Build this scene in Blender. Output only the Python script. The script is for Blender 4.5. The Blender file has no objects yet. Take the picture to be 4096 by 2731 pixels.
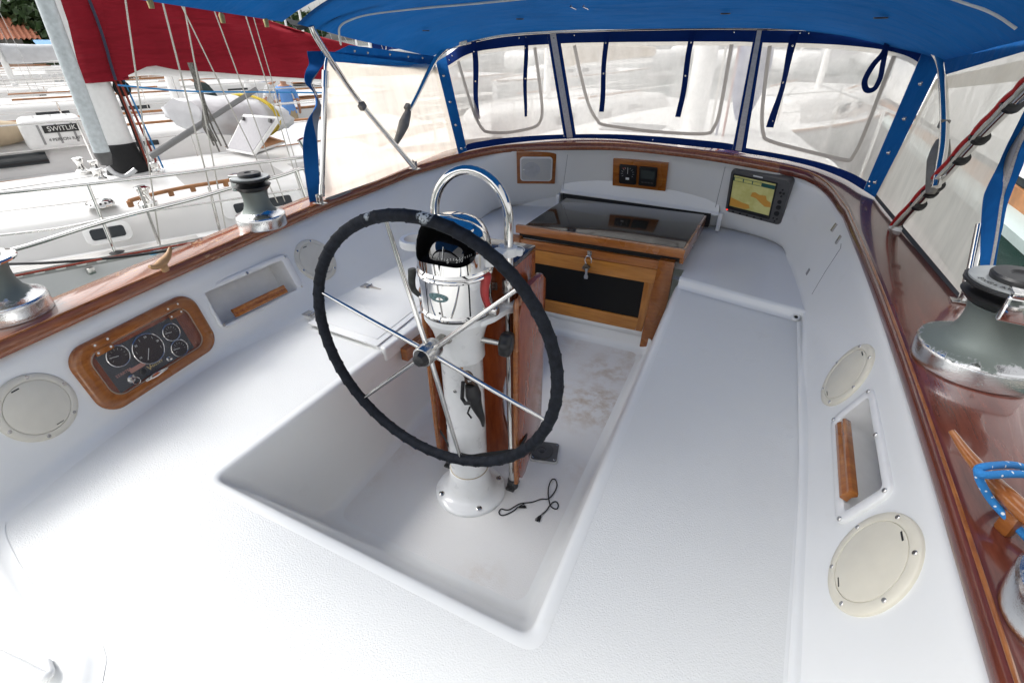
import bpy, bmesh, math, random
from mathutils import Vector, Matrix
from mathutils.bvhtree import BVHTree
random.seed(7)
R = math.radians
C = bpy.context.scene.collection
scene = bpy.context.scene
# ------------------------------------------------------------------ camera
CAMP = Vector((.6735, -1.0508, 1.4))
pit, rol, yaw = R(31.74), R(-.337), R(25.6)
_X = Vector((math.cos(yaw), 0, -math.sin(yaw))); _Y = Vector((math.sin(yaw), 0, math.cos(yaw))); _Z = Vector((0, -1, 0))
_M = Matrix((_X, _Y, _Z)).transposed()
_Rp = Matrix(((1, 0, 0), (0, math.cos(pit), -math.sin(pit)), (0, math.sin(pit), math.cos(pit))))
_Rr = Matrix(((math.cos(rol), -math.sin(rol), 0), (math.sin(rol), math.cos(rol), 0), (0, 0, 1)))
_M = _Rr @ _Rp @ _M
WC = _M.transposed()
cam_d = bpy.data.cameras.new('camera'); cam = bpy.data.objects.new('camera', cam_d); C.objects.link(cam)
cam_d.sensor_width = 36; cam_d.lens = 1954.1 / 4096 * 36; cam_d.clip_start = .02; cam_d.clip_end = 6000
cam.matrix_world = Matrix.Translation(CAMP) @ (WC @ Matrix(((1, 0, 0), (0, -1, 0), (0, 0, -1)))).to_4x4()
scene.camera = cam
# ------------------------------------------------------------------ light
SUN = Vector((-.80, -.22, 1.0)).normalized()
w = bpy.data.worlds.new('World'); scene.world = w; w.use_nodes = True
nt = w.node_tree; nt.nodes.clear()
sky = nt.nodes.new('ShaderNodeTexSky'); sky.sky_type = 'NISHITA'; sky.sun_disc = False
sky.sun_elevation = math.asin(SUN.z); sky.sun_rotation = math.atan2(SUN.x, SUN.y) % (2 * math.pi)
sky.air_density = 1.0; sky.dust_density = 5.0; sky.ozone_density = 1.0
bg = nt.nodes.new('ShaderNodeBackground'); bg.inputs['Strength'].default_value = .15
hs = nt.nodes.new('ShaderNodeHueSaturation'); hs.inputs['Saturation'].default_value = .08
out = nt.nodes.new('ShaderNodeOutputWorld')
nt.links.new(sky.outputs[0], hs.inputs['Color']); nt.links.new(hs.outputs[0], bg.inputs[0]); nt.links.new(bg.outputs[0], out.inputs[0])
sd = bpy.data.lights.new('sun', 'SUN'); sd.energy = .5; sd.angle = R(14); sd.color = (1, .96, .9)
so = bpy.data.objects.new('sun', sd); C.objects.link(so); so.rotation_euler = SUN.to_track_quat('Z', 'Y').to_euler()
scene.view_settings.view_transform = 'Standard'; scene.view_settings.look = 'None'
scene.view_settings.gamma = 1; scene.view_settings.exposure = 1.1
scene.cycles.max_bounces = 10; scene.cycles.transparent_max_bounces = 16
# ------------------------------------------------------------------ survey helpers: a sight line meets a plane of the place
def ray(px, py):
    S = 4096 / 2352
    return (WC @ Vector((px * S - 2048, py * S - 1365.5, 1954.1))).normalized()
def at(px, py, z=None, x=None, y=None, pl=None):
    d = ray(px, py)
    if z is not None: t = (z - CAMP.z) / d.z
    elif x is not None: t = (x - CAMP.x) / d.x
    elif y is not None: t = (y - CAMP.y) / d.y
    else: t = pl[1].dot(pl[0] - CAMP) / pl[1].dot(d)
    return CAMP + t * d
def zA(x, y): S = 4096 / 2352; return (1240 + x * .4464) / S, (820 + y * .4464) / S
def zB(x, y): S = 4096 / 2352; return (1380 + x * .4252) / S, (1300 + y * .4252) / S
# ------------------------------------------------------------------ mesh helpers
def bmn(): return bmesh.new()
def box(bm, c, s, rot=None, bev=0, seg=2, mi=0):
    M = Matrix.Translation(Vector(c)) @ (rot.to_4x4() if rot else Matrix()) @ Matrix.Diagonal((s[0], s[1], s[2], 1))
    t = bmesh.new(); bmesh.ops.create_cube(t, size=1, matrix=M)
    if bev: bmesh.ops.bevel(t, geom=t.edges[:], offset=bev, segments=seg, profile=.6, affect='EDGES')
    for f in t.faces: f.material_index = mi
    join(bm, t)
def join(bm, t):
    me = bpy.data.meshes.new('tmp'); t.to_mesh(me); t.free(); bm.from_mesh(me); bpy.data.meshes.remove(me)
def tri(bm, vs, mi=0):
    f = bm.faces.new([bm.verts.new(v) for v in vs]); f.material_index = mi; return f
def skin(bm, rings, close=True, cap=False, mi=0):
    vr = [[bm.verts.new(p) for p in r] for r in rings]
    for a, b in zip(vr, vr[1:]):
        n = len(a)
        for i in range(n if close else n - 1):
            j = (i + 1) % n
            try:
                f = bm.faces.new((a[i], a[j], b[j], b[i])); f.material_index = mi
            except ValueError: pass
    if cap:
        for r in (vr[0][::-1], vr[-1]):
            try: f = bm.faces.new(r); f.material_index = mi
            except ValueError: pass
    return vr
def frame_of(d):
    d = Vector(d).normalized(); u = d.orthogonal().normalized(); return u, d.cross(u)
def tube(bm, pts, r, seg=10, cap=True, mi=0, closed=False):
    pts = [Vector(p) for p in pts]; n = len(pts)
    rs = r if isinstance(r, (list, tuple)) else [r] * n
    d0 = (pts[1] - pts[0]).normalized(); u = d0.orthogonal().normalized(); rings = []
    for i in range(n):
        a = pts[i - 1] if (i or closed) else pts[i]; b = pts[(i + 1) % n] if (i < n - 1 or closed) else pts[i]
        d = (b - a).normalized(); u = (u - d * u.dot(d))
        u = u.normalized() if u.length > 1e-6 else d.orthogonal().normalized(); v = d.cross(u)
        rings.append([pts[i] + (u * math.cos(k * 2 * math.pi / seg) + v * math.sin(k * 2 * math.pi / seg)) * rs[i] for k in range(seg)])
    if closed: rings.append(rings[0])
    skin(bm, rings, cap=cap and not closed, mi=mi)
def spline(pts, n=8):
    pts = [Vector(p) for p in pts]
    if len(pts) < 3: return pts
    P = [pts[0] * 2 - pts[1]] + pts + [pts[-1] * 2 - pts[-2]]; o = []
    for i in range(1, len(P) - 2):
        for k in range(n):
            t = k / n; a, b, c, d = P[i - 1], P[i], P[i + 1], P[i + 2]
            o.append(.5 * ((2 * b) + (c - a) * t + (2 * a - 5 * b + 4 * c - d) * t * t + (3 * b - a - 3 * c + d) * t ** 3))
    o.append(pts[-1]); return o
def lathe(bm, prof, seg=40, mi=0, M=None, mis=None, cap=True):
    rings = []
    for r, z in prof:
        rings.append([Vector((r * math.cos(k * 2 * math.pi / seg), r * math.sin(k * 2 * math.pi / seg), z)) for k in range(seg)])
    if M: rings = [[M @ p for p in r] for r in rings]
    n0 = len(bm.faces); skin(bm, rings, cap=cap, mi=mi)
    if mis:
        bm.faces.ensure_lookup_table()
        for i, m in enumerate(mis):
            for k in range(seg): bm.faces[n0 + i * seg + k].material_index = m
def prism(bm, poly, d, bev=0, mi=0, seg=2):
    """polygon (list of 3D points) extruded along vector d"""
    t = bmesh.new(); f = t.faces.new([t.verts.new(p) for p in poly])
    r = bmesh.ops.extrude_face_region(t, geom=[f]); bmesh.ops.translate(t, vec=d, verts=[v for v in r['geom'] if isinstance(v, bmesh.types.BMVert)])
    bmesh.ops.recalc_face_normals(t, faces=t.faces[:])
    if bev: bmesh.ops.bevel(t, geom=t.edges[:], offset=bev, segments=seg, profile=.6, affect='EDGES')
    for f in t.faces: f.material_index = mi
    join(bm, t)
def rrect(w, h, r, n=6):
    o = []
    for cx, cy, a0 in ((w / 2 - r, h / 2 - r, 0), (-w / 2 + r, h / 2 - r, 90), (-w / 2 + r, -h / 2 + r, 180), (w / 2 - r, -h / 2 + r, 270)):
        for k in range(n + 1):
            a = R(a0 + 90 * k / n); o.append((cx + r * math.cos(a), cy + r * math.sin(a)))
    return o
def resample(pts, n):
    pts = [Vector(p) for p in pts]; L = [0]
    for a, b in zip(pts, pts[1:]): L.append(L[-1] + (b - a).length)
    o = []
    for k in range(n):
        s = L[-1] * k / (n - 1); i = 0
        while i < len(L) - 2 and L[i + 1] < s: i += 1
        t = (s - L[i]) / max(1e-9, L[i + 1] - L[i]); o.append(pts[i].lerp(pts[i + 1], min(1, t)))
    return o
def finish(name, bm, mats, smooth=35, T=None, world=True, thick=None):
    if T is not None and world:
        Mw = T.matrix_basis.copy(); q = T.parent
        while q: Mw = q.matrix_basis @ Mw; q = q.parent
        bm.transform(Mw.inverted())
    bmesh.ops.remove_doubles(bm, verts=bm.verts[:], dist=1e-6)
    bmesh.ops.recalc_face_normals(bm, faces=bm.faces[:])
    me = bpy.data.meshes.new(name); bm.to_mesh(me); bm.free()
    for m in (mats if isinstance(mats, (list, tuple)) else [mats]): me.materials.append(m)
    if smooth:
        me.shade_smooth(); me.set_sharp_from_angle(angle=R(smooth))
    o = bpy.data.objects.new(name, me); C.objects.link(o)
    if T is not None: o.parent = T
    return o
def tag(o, label=None, cat=None, group=None, kind=None):
    if label: o['label'] = label
    if cat: o['category'] = cat
    if group: o['group'] = group
    if kind: o['kind'] = kind
    return o
def thing(name, label, cat, loc=(0, 0, 0), rot=None, group=None):
    o = bpy.data.objects.new(name, None); C.objects.link(o); o.empty_display_size = .05
    M = Matrix.Translation(Vector(loc)) @ (rot.to_4x4() if rot else Matrix())
    o.matrix_basis = M
    return tag(o, label, cat, group)
def copy_tree(o, M=None, label=None, parent=None):
    c = o.copy(); C.objects.link(c)
    if parent: c.parent = parent
    if M is not None: c.matrix_basis = M
    if label: c['label'] = label
    for ch in [q for q in bpy.data.objects if q.parent == o]: copy_tree(ch, parent=c)
    return c
def text_bm(s, size, M, depth=.0004, mi=0, align='CENTER'):
    cu = bpy.data.curves.new('txt', 'FONT'); cu.body = s; cu.size = size; cu.extrude = depth; cu.align_x = align; cu.align_y = 'CENTER'
    to = bpy.data.objects.new('txt', cu); C.objects.link(to)
    me = bpy.data.meshes.new_from_object(to.evaluated_get(bpy.context.evaluated_depsgraph_get()))
    b = bmesh.new(); b.from_mesh(me); b.transform(M)
    for f in b.faces: f.material_index = mi
    bpy.data.objects.remove(to); bpy.data.curves.remove(cu); bpy.data.meshes.remove(me)
    return b
# ------------------------------------------------------------------ materials
def nmat(name):
    m = bpy.data.materials.new(name); m.use_nodes = True; t = m.node_tree
    return m, t, t.nodes['Principled BSDF']
def N(t, k, **kw):
    n = t.nodes.new(k)
    for a, v in kw.items():
        if a in n.inputs.keys(): n.inputs[a].default_value = v
        else: setattr(n, a, v)
    return n
def ramp(t, src, a, b, ca=(0, 0, 0, 1), cb=(1, 1, 1, 1)):
    r = t.nodes.new('ShaderNodeValToRGB'); r.color_ramp.elements[0].position = a; r.color_ramp.elements[1].position = b
    r.color_ramp.elements[0].color = ca; r.color_ramp.elements[1].color = cb; t.links.new(src, r.inputs[0]); return r.outputs[0]
def mix(t, f, a, b):
    m = t.nodes.new('ShaderNodeMix'); m.data_type = 'RGBA'
    for i, v in ((6, a), (7, b)):
        if isinstance(v, (tuple, list)): m.inputs[i].default_value = (*v[:3], 1)
        else: t.links.new(v, m.inputs[i])
    if isinstance(f, float): m.inputs[0].default_value = f
    else: t.links.new(f, m.inputs[0])
    return m.outputs[2]
def coords(t, scale=(1, 1, 1), rot=(0, 0, 0)):
    tc = t.nodes.new('ShaderNodeNewGeometry'); mp = t.nodes.new('ShaderNodeMapping')
    mp.inputs['Scale'].default_value = scale; mp.inputs['Rotation'].default_value = rot
    t.links.new(tc.outputs['Position'], mp.inputs[0]); return mp.outputs[0]
def ocoords(t, scale=(1, 1, 1)):
    tc = t.nodes.new('ShaderNodeTexCoord'); mp = t.nodes.new('ShaderNodeMapping'); mp.inputs['Scale'].default_value = scale
    t.links.new(tc.outputs['Object'], mp.inputs[0]); return mp.outputs[0]
def noise(t, co, sc, det=3, rough=.5):
    n = t.nodes.new('ShaderNodeTexNoise'); n.inputs['Scale'].default_value = sc; n.inputs['Detail'].default_value = det; n.inputs['Roughness'].default_value = rough
    t.links.new(co, n.inputs['Vector']); return n.outputs['Fac']
def bump(t, p, h, dist=.001, st=.5):
    b = t.nodes.new('ShaderNodeBump'); b.inputs['Distance'].default_value = dist; b.inputs['Strength'].default_value = st
    t.links.new(h, b.inputs['Height']); t.links.new(b.outputs[0], p.inputs['Normal']); return b
def plain(name, col, rough=.5, metal=0, var=.06, nsc=30, coat=0, bmp=0, bsc=200, spec=None):
    m, t, p = nmat(name); co = ocoords(t)
    if var:
        f = noise(t, co, nsc, 4); d = tuple(max(0, c * (1 - var * 2)) for c in col)
        t.links.new(mix(t, ramp(t, f, .3, .7), d, col), p.inputs['Base Color'])
        rr = N(t, 'ShaderNodeMapRange'); rr.inputs[3].default_value = rough * .85; rr.inputs[4].default_value = min(1, rough * 1.2); t.links.new(f, rr.inputs[0]); t.links.new(rr.outputs[0], p.inputs['Roughness'])
    else: p.inputs['Base Color'].default_value = (*col, 1); p.inputs['Roughness'].default_value = rough
    p.inputs['Metallic'].default_value = metal; p.inputs['Coat Weight'].default_value = coat; p.inputs['Coat Roughness'].default_value = .05
    if spec is not None: p.inputs['Specular IOR Level'].default_value = spec
    if bmp: bump(t, p, noise(t, co, bsc, 2), bmp, .6)
    return m
def gelcoat(name, col=(.79, .795, .78), nonskid=False, stain=0, rough=.32):
    m, t, p = nmat(name); co = coords(t)
    f = noise(t, co, 2.2, 5, .6); c = mix(t, ramp(t, f, .35, .75), tuple(q * .955 for q in col), col)
    f2 = noise(t, co, 9, 6, .65); c = mix(t, ramp(t, f2, .62, .78, (0, 0, 0, 1), (.16, .16, .16, 1)), c, (.50, .47, .42))
    f3 = noise(t, co, 60, 2, .5); c = mix(t, ramp(t, f3, .80, .83, (0, 0, 0, 1), (.35, .35, .35, 1)), c, (.25, .2, .17))
    if stain:
        g = t.nodes.new('ShaderNodeNewGeometry'); acc = None
        for (sx, sy, rad, amt) in stain:
            d = N(t, 'ShaderNodeVectorMath', operation='DISTANCE'); t.links.new(g.outputs['Position'], d.inputs[0]); d.inputs[1].default_value = (sx, sy, 0)
            mr = N(t, 'ShaderNodeMapRange'); mr.inputs[1].default_value = rad; mr.inputs[2].default_value = rad * .3; mr.inputs[3].default_value = 0; mr.inputs[4].default_value = amt
            t.links.new(d.outputs['Value'], mr.inputs[0])
            if acc is None: acc = mr.outputs[0]
            else:
                mx = N(t, 'ShaderNodeMath', operation='MAXIMUM'); t.links.new(acc, mx.inputs[0]); t.links.new(mr.outputs[0], mx.inputs[1]); acc = mx.outputs[0]
        ad = N(t, 'ShaderNodeMath', operation='MULTIPLY'); t.links.new(acc, ad.inputs[0]); t.links.new(ramp(t, noise(t, co, 14, 7, .66), .43, .64), ad.inputs[1])
        c = mix(t, ad.outputs[0], c, (.46, .34, .22))
    t.links.new(c, p.inputs['Base Color']); p.inputs['Roughness'].default_value = rough + (.18 if nonskid else 0)
    if nonskid:
        v = t.nodes.new('ShaderNodeTexVoronoi'); v.inputs['Scale'].default_value = 330; v.feature = 'SMOOTH_F1'; t.links.new(co, v.inputs['Vector'])
        n2 = noise(t, co, 260, 3, .6)
        mm = N(t, 'ShaderNodeMath', operation='ADD'); t.links.new(v.outputs['Distance'], mm.inputs[0]); t.links.new(n2, mm.inputs[1]); bump(t, p, mm.outputs[0], .0013, .45)
    else: bump(t, p, noise(t, co, 6, 2), .004, .12); p.inputs['Coat Weight'].default_value = .25; p.inputs['Coat Roughness'].default_value = .15
    return m
def wood(name, col, dark, rough=.22, coat=.8, scale=(6, 1.2, 6), wear=None, gsc=9, band=.55):
    m, t, p = nmat(name); co = coords(t, scale)
    f = noise(t, co, gsc, 6, .65); c = mix(t, ramp(t, f, .3, .7), dark, col)
    f2 = noise(t, coords(t), 3, 3); c = mix(t, ramp(t, f2, .3, .8, (0, 0, 0, 1), (band,) * 3 + (1,)), c, tuple(q * .55 for q in dark))
    ro = N(t, 'ShaderNodeMapRange'); ro.inputs[3].default_value = rough * .6; ro.inputs[4].default_value = rough * 1.6; t.links.new(f2, ro.inputs[0]); rsrc = ro.outputs[0]
    cw = coat
    if wear:
        g = t.nodes.new('ShaderNodeNewGeometry'); acc = None
        for (q, rad) in wear:
            d = N(t, 'ShaderNodeVectorMath', operation='DISTANCE'); t.links.new(g.outputs['Position'], d.inputs[0]); d.inputs[1].default_value = q
            mr = N(t, 'ShaderNodeMapRange'); mr.inputs[1].default_value = rad; mr.inputs[2].default_value = rad * .4; t.links.new(d.outputs['Value'], mr.inputs[0])
            if acc is None: acc = mr.outputs[0]
            else:
                mx = N(t, 'ShaderNodeMath', operation='MAXIMUM'); t.links.new(acc, mx.inputs[0]); t.links.new(mr.outputs[0], mx.inputs[1]); acc = mx.outputs[0]
        wn = noise(t, coords(t, (26, 9, 26)), 3, 6, .7); ml = N(t, 'ShaderNodeMath', operation='MULTIPLY'); t.links.new(acc, ml.inputs[0]); t.links.new(ramp(t, wn, .58, .61), ml.inputs[1])
        c = mix(t, ml.outputs[0], c, (.50, .30, .15))
        inv = N(t, 'ShaderNodeMath', operation='MULTIPLY_ADD'); t.links.new(ml.outputs[0], inv.inputs[0]); inv.inputs[1].default_value = -coat; inv.inputs[2].default_value = coat; t.links.new(inv.outputs[0], p.inputs['Coat Weight'])
    else: p.inputs['Coat Weight'].default_value = cw
    p.inputs['Coat Roughness'].default_value = .06
    t.links.new(c, p.inputs['Base Color']); t.links.new(rsrc, p.inputs['Roughness']); bump(t, p, f, .0006, .3)
    return m
def fabric(name, col, trans=.3, weave=900, rough=.9, var=.08, fold=.05, fsc=(1.5, 5, 3)):
    m, t, p = nmat(name); co = coords(t)
    f = noise(t, co, 4, 4); c = mix(t, ramp(t, f, .3, .7), tuple(q * (1 - var * 2) for q in col), col)
    t.links.new(c, p.inputs['Base Color']); p.inputs['Roughness'].default_value = rough; p.inputs['Specular IOR Level'].default_value = .2
    b1 = bump(t, p, noise(t, co, weave, 1), .0006, .5); b2 = t.nodes.new('ShaderNodeBump'); b2.inputs['Distance'].default_value = fold; b2.inputs['Strength'].default_value = .6; t.links.new(noise(t, coords(t, fsc, (0, R(25), 0) if fold > .1 else (0, 0, 0)), 2.2, 3, .5), b2.inputs['Height']); t.links.new(b2.outputs[0], b1.inputs['Normal'])
    tr = t.nodes.new('ShaderNodeBsdfTranslucent'); t.links.new(c, tr.inputs[0]); mx = t.nodes.new('ShaderNodeMixShader'); mx.inputs[0].default_value = trans
    o = t.nodes['Material Output']; t.links.new(p.outputs[0], mx.inputs[1]); t.links.new(tr.outputs[0], mx.inputs[2]); t.links.new(mx.outputs[0], o.inputs[0])
    return m
def vinyl(name, col, opac, rough=.18, streak=(3, 3, .6)):
    m, t, p = nmat(name); co = coords(t, streak)
    f = noise(t, co, 5, 5, .6)
    p.inputs['Base Color'].default_value = (*col, 1); p.inputs['Roughness'].default_value = rough
    bump(t, p, noise(t, co, 4, 2), .01, .35)
    tl = t.nodes.new('ShaderNodeBsdfTranslucent'); tl.inputs[0].default_value = (*col, 1)
    m1 = t.nodes.new('ShaderNodeMixShader'); m1.inputs[0].default_value = .9
    tr = t.nodes.new('ShaderNodeBsdfTransparent'); tr.inputs[0].default_value = (.97, .96, .94, 1); m2 = t.nodes.new('ShaderNodeMixShader')
    rr = N(t, 'ShaderNodeMapRange'); rr.inputs[1].default_value = .3; rr.inputs[2].default_value = .7; rr.inputs[3].default_value = max(0, opac - .12); rr.inputs[4].default_value = min(1, opac + .12)
    t.links.new(f, rr.inputs[0]); t.links.new(rr.outputs[0], m2.inputs[0])
    o = t.nodes['Material Output']; t.links.new(p.outputs[0], m1.inputs[1]); t.links.new(tl.outputs[0], m1.inputs[2]); t.links.new(tr.outputs[0], m2.inputs[1]); t.links.new(m1.outputs[0], m2.inputs[2]); t.links.new(m2.outputs[0], o.inputs[0])
    return m
def wornmetal(name):
    m, t, p = nmat(name); co = ocoords(t)
    f = noise(t, co, 14, 7, .7)
    g = t.nodes.new('ShaderNodeTexCoord'); sp = t.nodes.new('ShaderNodeSeparateXYZ'); t.links.new(g.outputs['Object'], sp.inputs[0])
    mr = N(t, 'ShaderNodeMapRange'); mr.inputs[1].default_value = .045; mr.inputs[2].default_value = .075; t.links.new(sp.outputs['Z'], mr.inputs[0])
    a = N(t, 'ShaderNodeMath', operation='MULTIPLY_ADD'); t.links.new(mr.outputs[0], a.inputs[0]); a.inputs[1].default_value = .40; t.links.new(f, a.inputs[2])
    k = ramp(t, a.outputs[0], .68, .74)
    t.links.new(mix(t, k, (.78, .78, .78), (.16, .185, .17)), p.inputs['Base Color'])
    me = N(t, 'ShaderNodeMapRange'); me.inputs[3].default_value = 1; me.inputs[4].default_value = .35; t.links.new(k, me.inputs[0]); t.links.new(me.outputs[0], p.inputs['Metallic'])
    ro = N(t, 'ShaderNodeMapRange'); ro.inputs[3].default_value = .1; ro.inputs[4].default_value = .55; t.links.new(k, ro.inputs[0]); t.links.new(ro.outputs[0], p.inputs['Roughness'])
    bump(t, p, noise(t, co, 160, 4, .7), .0012, .5)
    return m
MG = gelcoat('gelcoat'); MGN = gelcoat('nonskid', (.74, .745, .73), nonskid=True)
MSOLE = gelcoat('sole_nonskid', (.76, .75, .73), True, stain=[(.27, .66, .24, .85), (.26, .95, .2, .6), (-.38, .10, .16, .3), (.2, -.3, .1, .25), (.33, .25, .08, .25), (-.40, -.15, .12, .25), (.30, 1.12, .14, .5), (0, 1.1, .15, .25)])
MGS = gelcoat('gelcoat_fwd', (.70, .71, .73))
MCAP = wood('cap_varnish', (.36, .125, .05), (.19, .055, .022), .2, .85, (9, 1, 9), wear=[((-1.1, .02, .75), .13), ((-1.14, .5, .75), .10), ((-1.12, -.22, .75), .10), ((-1.17, .16, .75), .10)])  # tone lightened for the sky's reflection, plus real worn patches
MCAPR = wood('cap_varnish_less_sky', (.20, .05, .028), (.10, .022, .014), .2, .7, (9, 1, 9))  # same cap wood toned darker, without the sky reflection painted into the port side
MTEAK = wood('teak_varnish', (.42, .15, .028), (.23, .065, .014), .25, .7, (3, 3, 10))
MTEAKX = wood('teak_varnish_across', (.50, .18, .028), (.28, .08, .014), .25, .7, (1, 8, 8))
MTEAKG = wood('teak_golden', (.62, .27, .045), (.42, .15, .02), .28, .6, (1, 8, 8))
MMAH = wood('mahogany_varnish', (.36, .08, .02), (.19, .036, .010), .16, .6, (8, 8, 1.5))
MRAW = wood('teak_worn', (.55, .33, .16), (.38, .2, .08), .5, .1, (8, 2, 8))
MSS = plain('stainless', (.72, .71, .69), .09, 1, .03)
MSSB = plain('brushed_steel', (.6, .59, .57), .24, 1, .08)
MCHR = plain('chrome', (.8, .79, .77), .04, 1, .02)
MWORN = wornmetal('worn_chrome_bronze')
MWHITE = plain('white_paint', (.78, .78, .77), .3, 0, .03, coat=.3)
MPED = plain('pedestal_white', (.80, .81, .81), .28, 0, .02, coat=.4)
MBLK = plain('black_plastic', (.012, .012, .013), .42, 0, .1)
MBLKM = plain('black_matte', (.012, .012, .013), .8, 0, .1)
MGRYP = plain('grey_plastic', (.09, .09, .09), .4, 0, .1)
MIVORY = plain('ivory_plastic', (.70, .66, .55), .35, 0, .03)
MIVORG = plain('grey_ivory_plastic', (.64, .61, .53), .35, 0, .03)
MRED = plain('red_paint', (.42, .03, .03), .4, 0, .1)
MLEVER = plain('worn_black_paint', (.05, .055, .05), .45, 0, .4, 60)
MGLASSB = plain('smoked_glass', (.010, .009, .008), .10, 0, 0, coat=.1)
MPANE = plain('black_acrylic', (.006, .006, .006), .3, 0, 0, spec=.25)
MCOMP = plain('compass_glass', (.006, .006, .007), .05, 0, 0, coat=1)
MTXT = plain('white_ink', (.75, .75, .72), .6, 0, 0)
MTXB = plain('black_ink', (.02, .02, .02), .6, 0, 0)
MCAN = fabric('blue_canvas', (.007, .105, .34), .22)
MCAND = fabric('navy_blue_canvas', (.003, .025, .15), .1)
MGREYC = fabric('grey_canvas', (.045, .048, .05), .05)
MREDC = fabric('red_canvas', (.27, .012, .024), .12, fold=.30, fsc=(.5, .5, 3.2))
MSTITCH = plain('white_piping', (.75, .75, .7), .6, 0, .05)
MZIP = plain('grey_zip', (.50, .47, .45), .5, 0, .2, 200, bmp=.002, bsc=300)
MVIN = vinyl('clear_vinyl', (.90, .87, .83), .60, streak=(2, 2, 1.2))
MVINS = vinyl('clouded_vinyl', (.84, .77, .69), .78, .3)
MVINR = vinyl('clouded_grey_vinyl', (.80, .77, .72), .86, .3)
MROPEW = plain('white_rope', (.62, .60, .55), .8, 0, .3, 300)
MROPER = plain('red_rope', (.45, .07, .04), .8, 0, .5, 300)
MROPEB = plain('blue_rope', (.03, .22, .50), .8, 0, .1, 300)
MROPEK = plain('black_cord', (.012, .012, .014), .7, 0, .1)
MCABLE = plain('red_cable', (.5, .02, .02), .35, 0, .05)
MCABLW = plain('pale_cable', (.6, .58, .52), .4, 0, .05)
# ================================================================== OUR SAILBOAT
BOAT = thing('sailboat', 'white sailboat whose cockpit fills the foreground, with varnished coaming cap and navy dodger forward', 'sailboat', (0, 0, -.9))
ZS, ZB = .42, .46
# well: top loop and floor loop (corners, anticlockwise from aft port)
TOP = [Vector(p) for p in ((-.435, -.575, ZS), (.488, -.585, ZS), (.475, 1.19, ZS), (-.40, 1.19, ZS))]
BOT = [Vector(p) for p in ((-.400, -.345, 0), (.392, -.36, 0), (.392, 1.205, 0), (-.445, 1.205, 0))]
def rloop(P, r, off, z, n=7):
    o = []; m = len(P); c = sum(P, Vector()) / m
    for i in range(m):
        a, b, d = P[i - 1], P[i], P[(i + 1) % m]
        u = (a - b); u.z = 0; u.normalize(); v = (d - b); v.z = 0; v.normalize()
        bb = b - (u + v) * off; q0 = bb + u * r; q1 = bb + v * r
        for k in range(n + 1):
            t = k / n; q = q0 * (1 - t) ** 2 + bb * 2 * t * (1 - t) + q1 * t * t; o.append(Vector((q.x, q.y, z)))
    return o
def lerpP(t): return [a.lerp(b, t) for a, b in zip(TOP, BOT)]
LIP = [(0, .045, .026, ZS + .0003), (0, .044, .022, ZS + .001), (0, .040, .010, ZS + .0012), (0, .036, .002, ZS - .0005), (0, .032, -.005, ZS - .006), (0, .028, -.008, ZS - .016)]
rings = [rloop(lerpP(t), r, o, z) for t, r, o, z in LIP]
for t in (.2, .5, .8, .92): rings.append(rloop(lerpP(t), .03, -.008, ZS * (1 - t)))
rings += [rloop(lerpP(.97), .05, -.014, .014), rloop(BOT, .05, -.030, .004), rloop(BOT, .05, -.045, .001)]
b = bmn(); skin(b, rings)
bmesh.ops.delete(b, geom=[f for f in b.faces if all(v.co.y > 1.10 for v in f.verts) and f.calc_center_median().z > .06], context='FACES')
finish('cockpit_well', b, MG, 60, BOAT)
b = bmn(); tri(b, rloop(BOT, .05, -.040, .0006)); finish('cockpit_sole', b, MSOLE, 0, BOAT)
# coaming stations: B (foot) and T (under the cap)
def pz(L): return [at(x, y, z=z) for x, y, z in L]
Bp = pz([(350, 915, ZS), (500, 815, ZS), (700, 722, ZS), (836, 655, ZS), (968, 583, ZS)])
Bc = pz([(968, 583, ZS), (1113, 499, ZB), (1156, 474, ZB), (1266, 470, ZB)])
Bd = pz([(1266, 470, ZB), (1658, 524, ZB)])
Bs = pz([(1658, 524, ZB), (1784, 559, ZB), (1821, 602, ZB), (1851, 689, ZB)])
Bt = pz([(1851, 689, ZB), (1855, 900, ZS), (1858, 1100, ZS), (1850, 1300, ZS), (1840, 1560, ZS)])
Tp = pz([(0, 818, .72), (250, 703, .72), (500, 590, .72), (740, 483, .73), (850, 441, .745), (950, 400, .77)])
Tc = pz([(950, 400, .77), (1060, 368, .80), (1148, 350, .825), (1230, 345, .84), (1304, 344, .85)])
Td = pz([(1304, 344, .85), (1390, 344, .857), (1480, 350, .857), (1600, 364, .85), (1667, 374, .845)])
Tsd = pz([(1667, 374, .845), (1760, 391, .835), (1846, 410, .82), (1895, 440, .80), (1940, 500, .77)])
Tt = pz([(1940, 500, .77), (2000, 650, .74), (2060, 820, .72), (2150, 1100, .72), (2240, 1400, .72), (2290, 1568, .72)])
# aft ends, beyond the frame
B0 = at(15, 1170, z=ZS); AFT = pz([(230, 1568, ZS), (60, 1330, ZS)])
Bp = [Vector((-.77, -.93, ZS)), B0, at(160, 1050, z=ZS)] + Bp; Tp = [Vector((-.90, -1.02, .72)), Vector((-.93, -.84, .72))] + Tp
Bt = Bt + [Vector((.93, -1.1, ZS)), Vector((.90, -1.7, ZS))]; Tt = Tt + [Vector((1.07, -1.1, .72)), Vector((1.03, -1.7, .72))]
segs = [(Bp, Tp, 26), (Bc, Tc, 14), (Bd, Td, 12), (Bs, Tsd, 14), (Bt, Tt, 26)]
STB, STT = [], []
for Bq, Tq, n in segs:
    a = resample(Bq, n); c = resample(spline(Tq, 6), n)
    if STB: a, c = a[1:], c[1:]
    STB += a; STT += c
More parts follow.
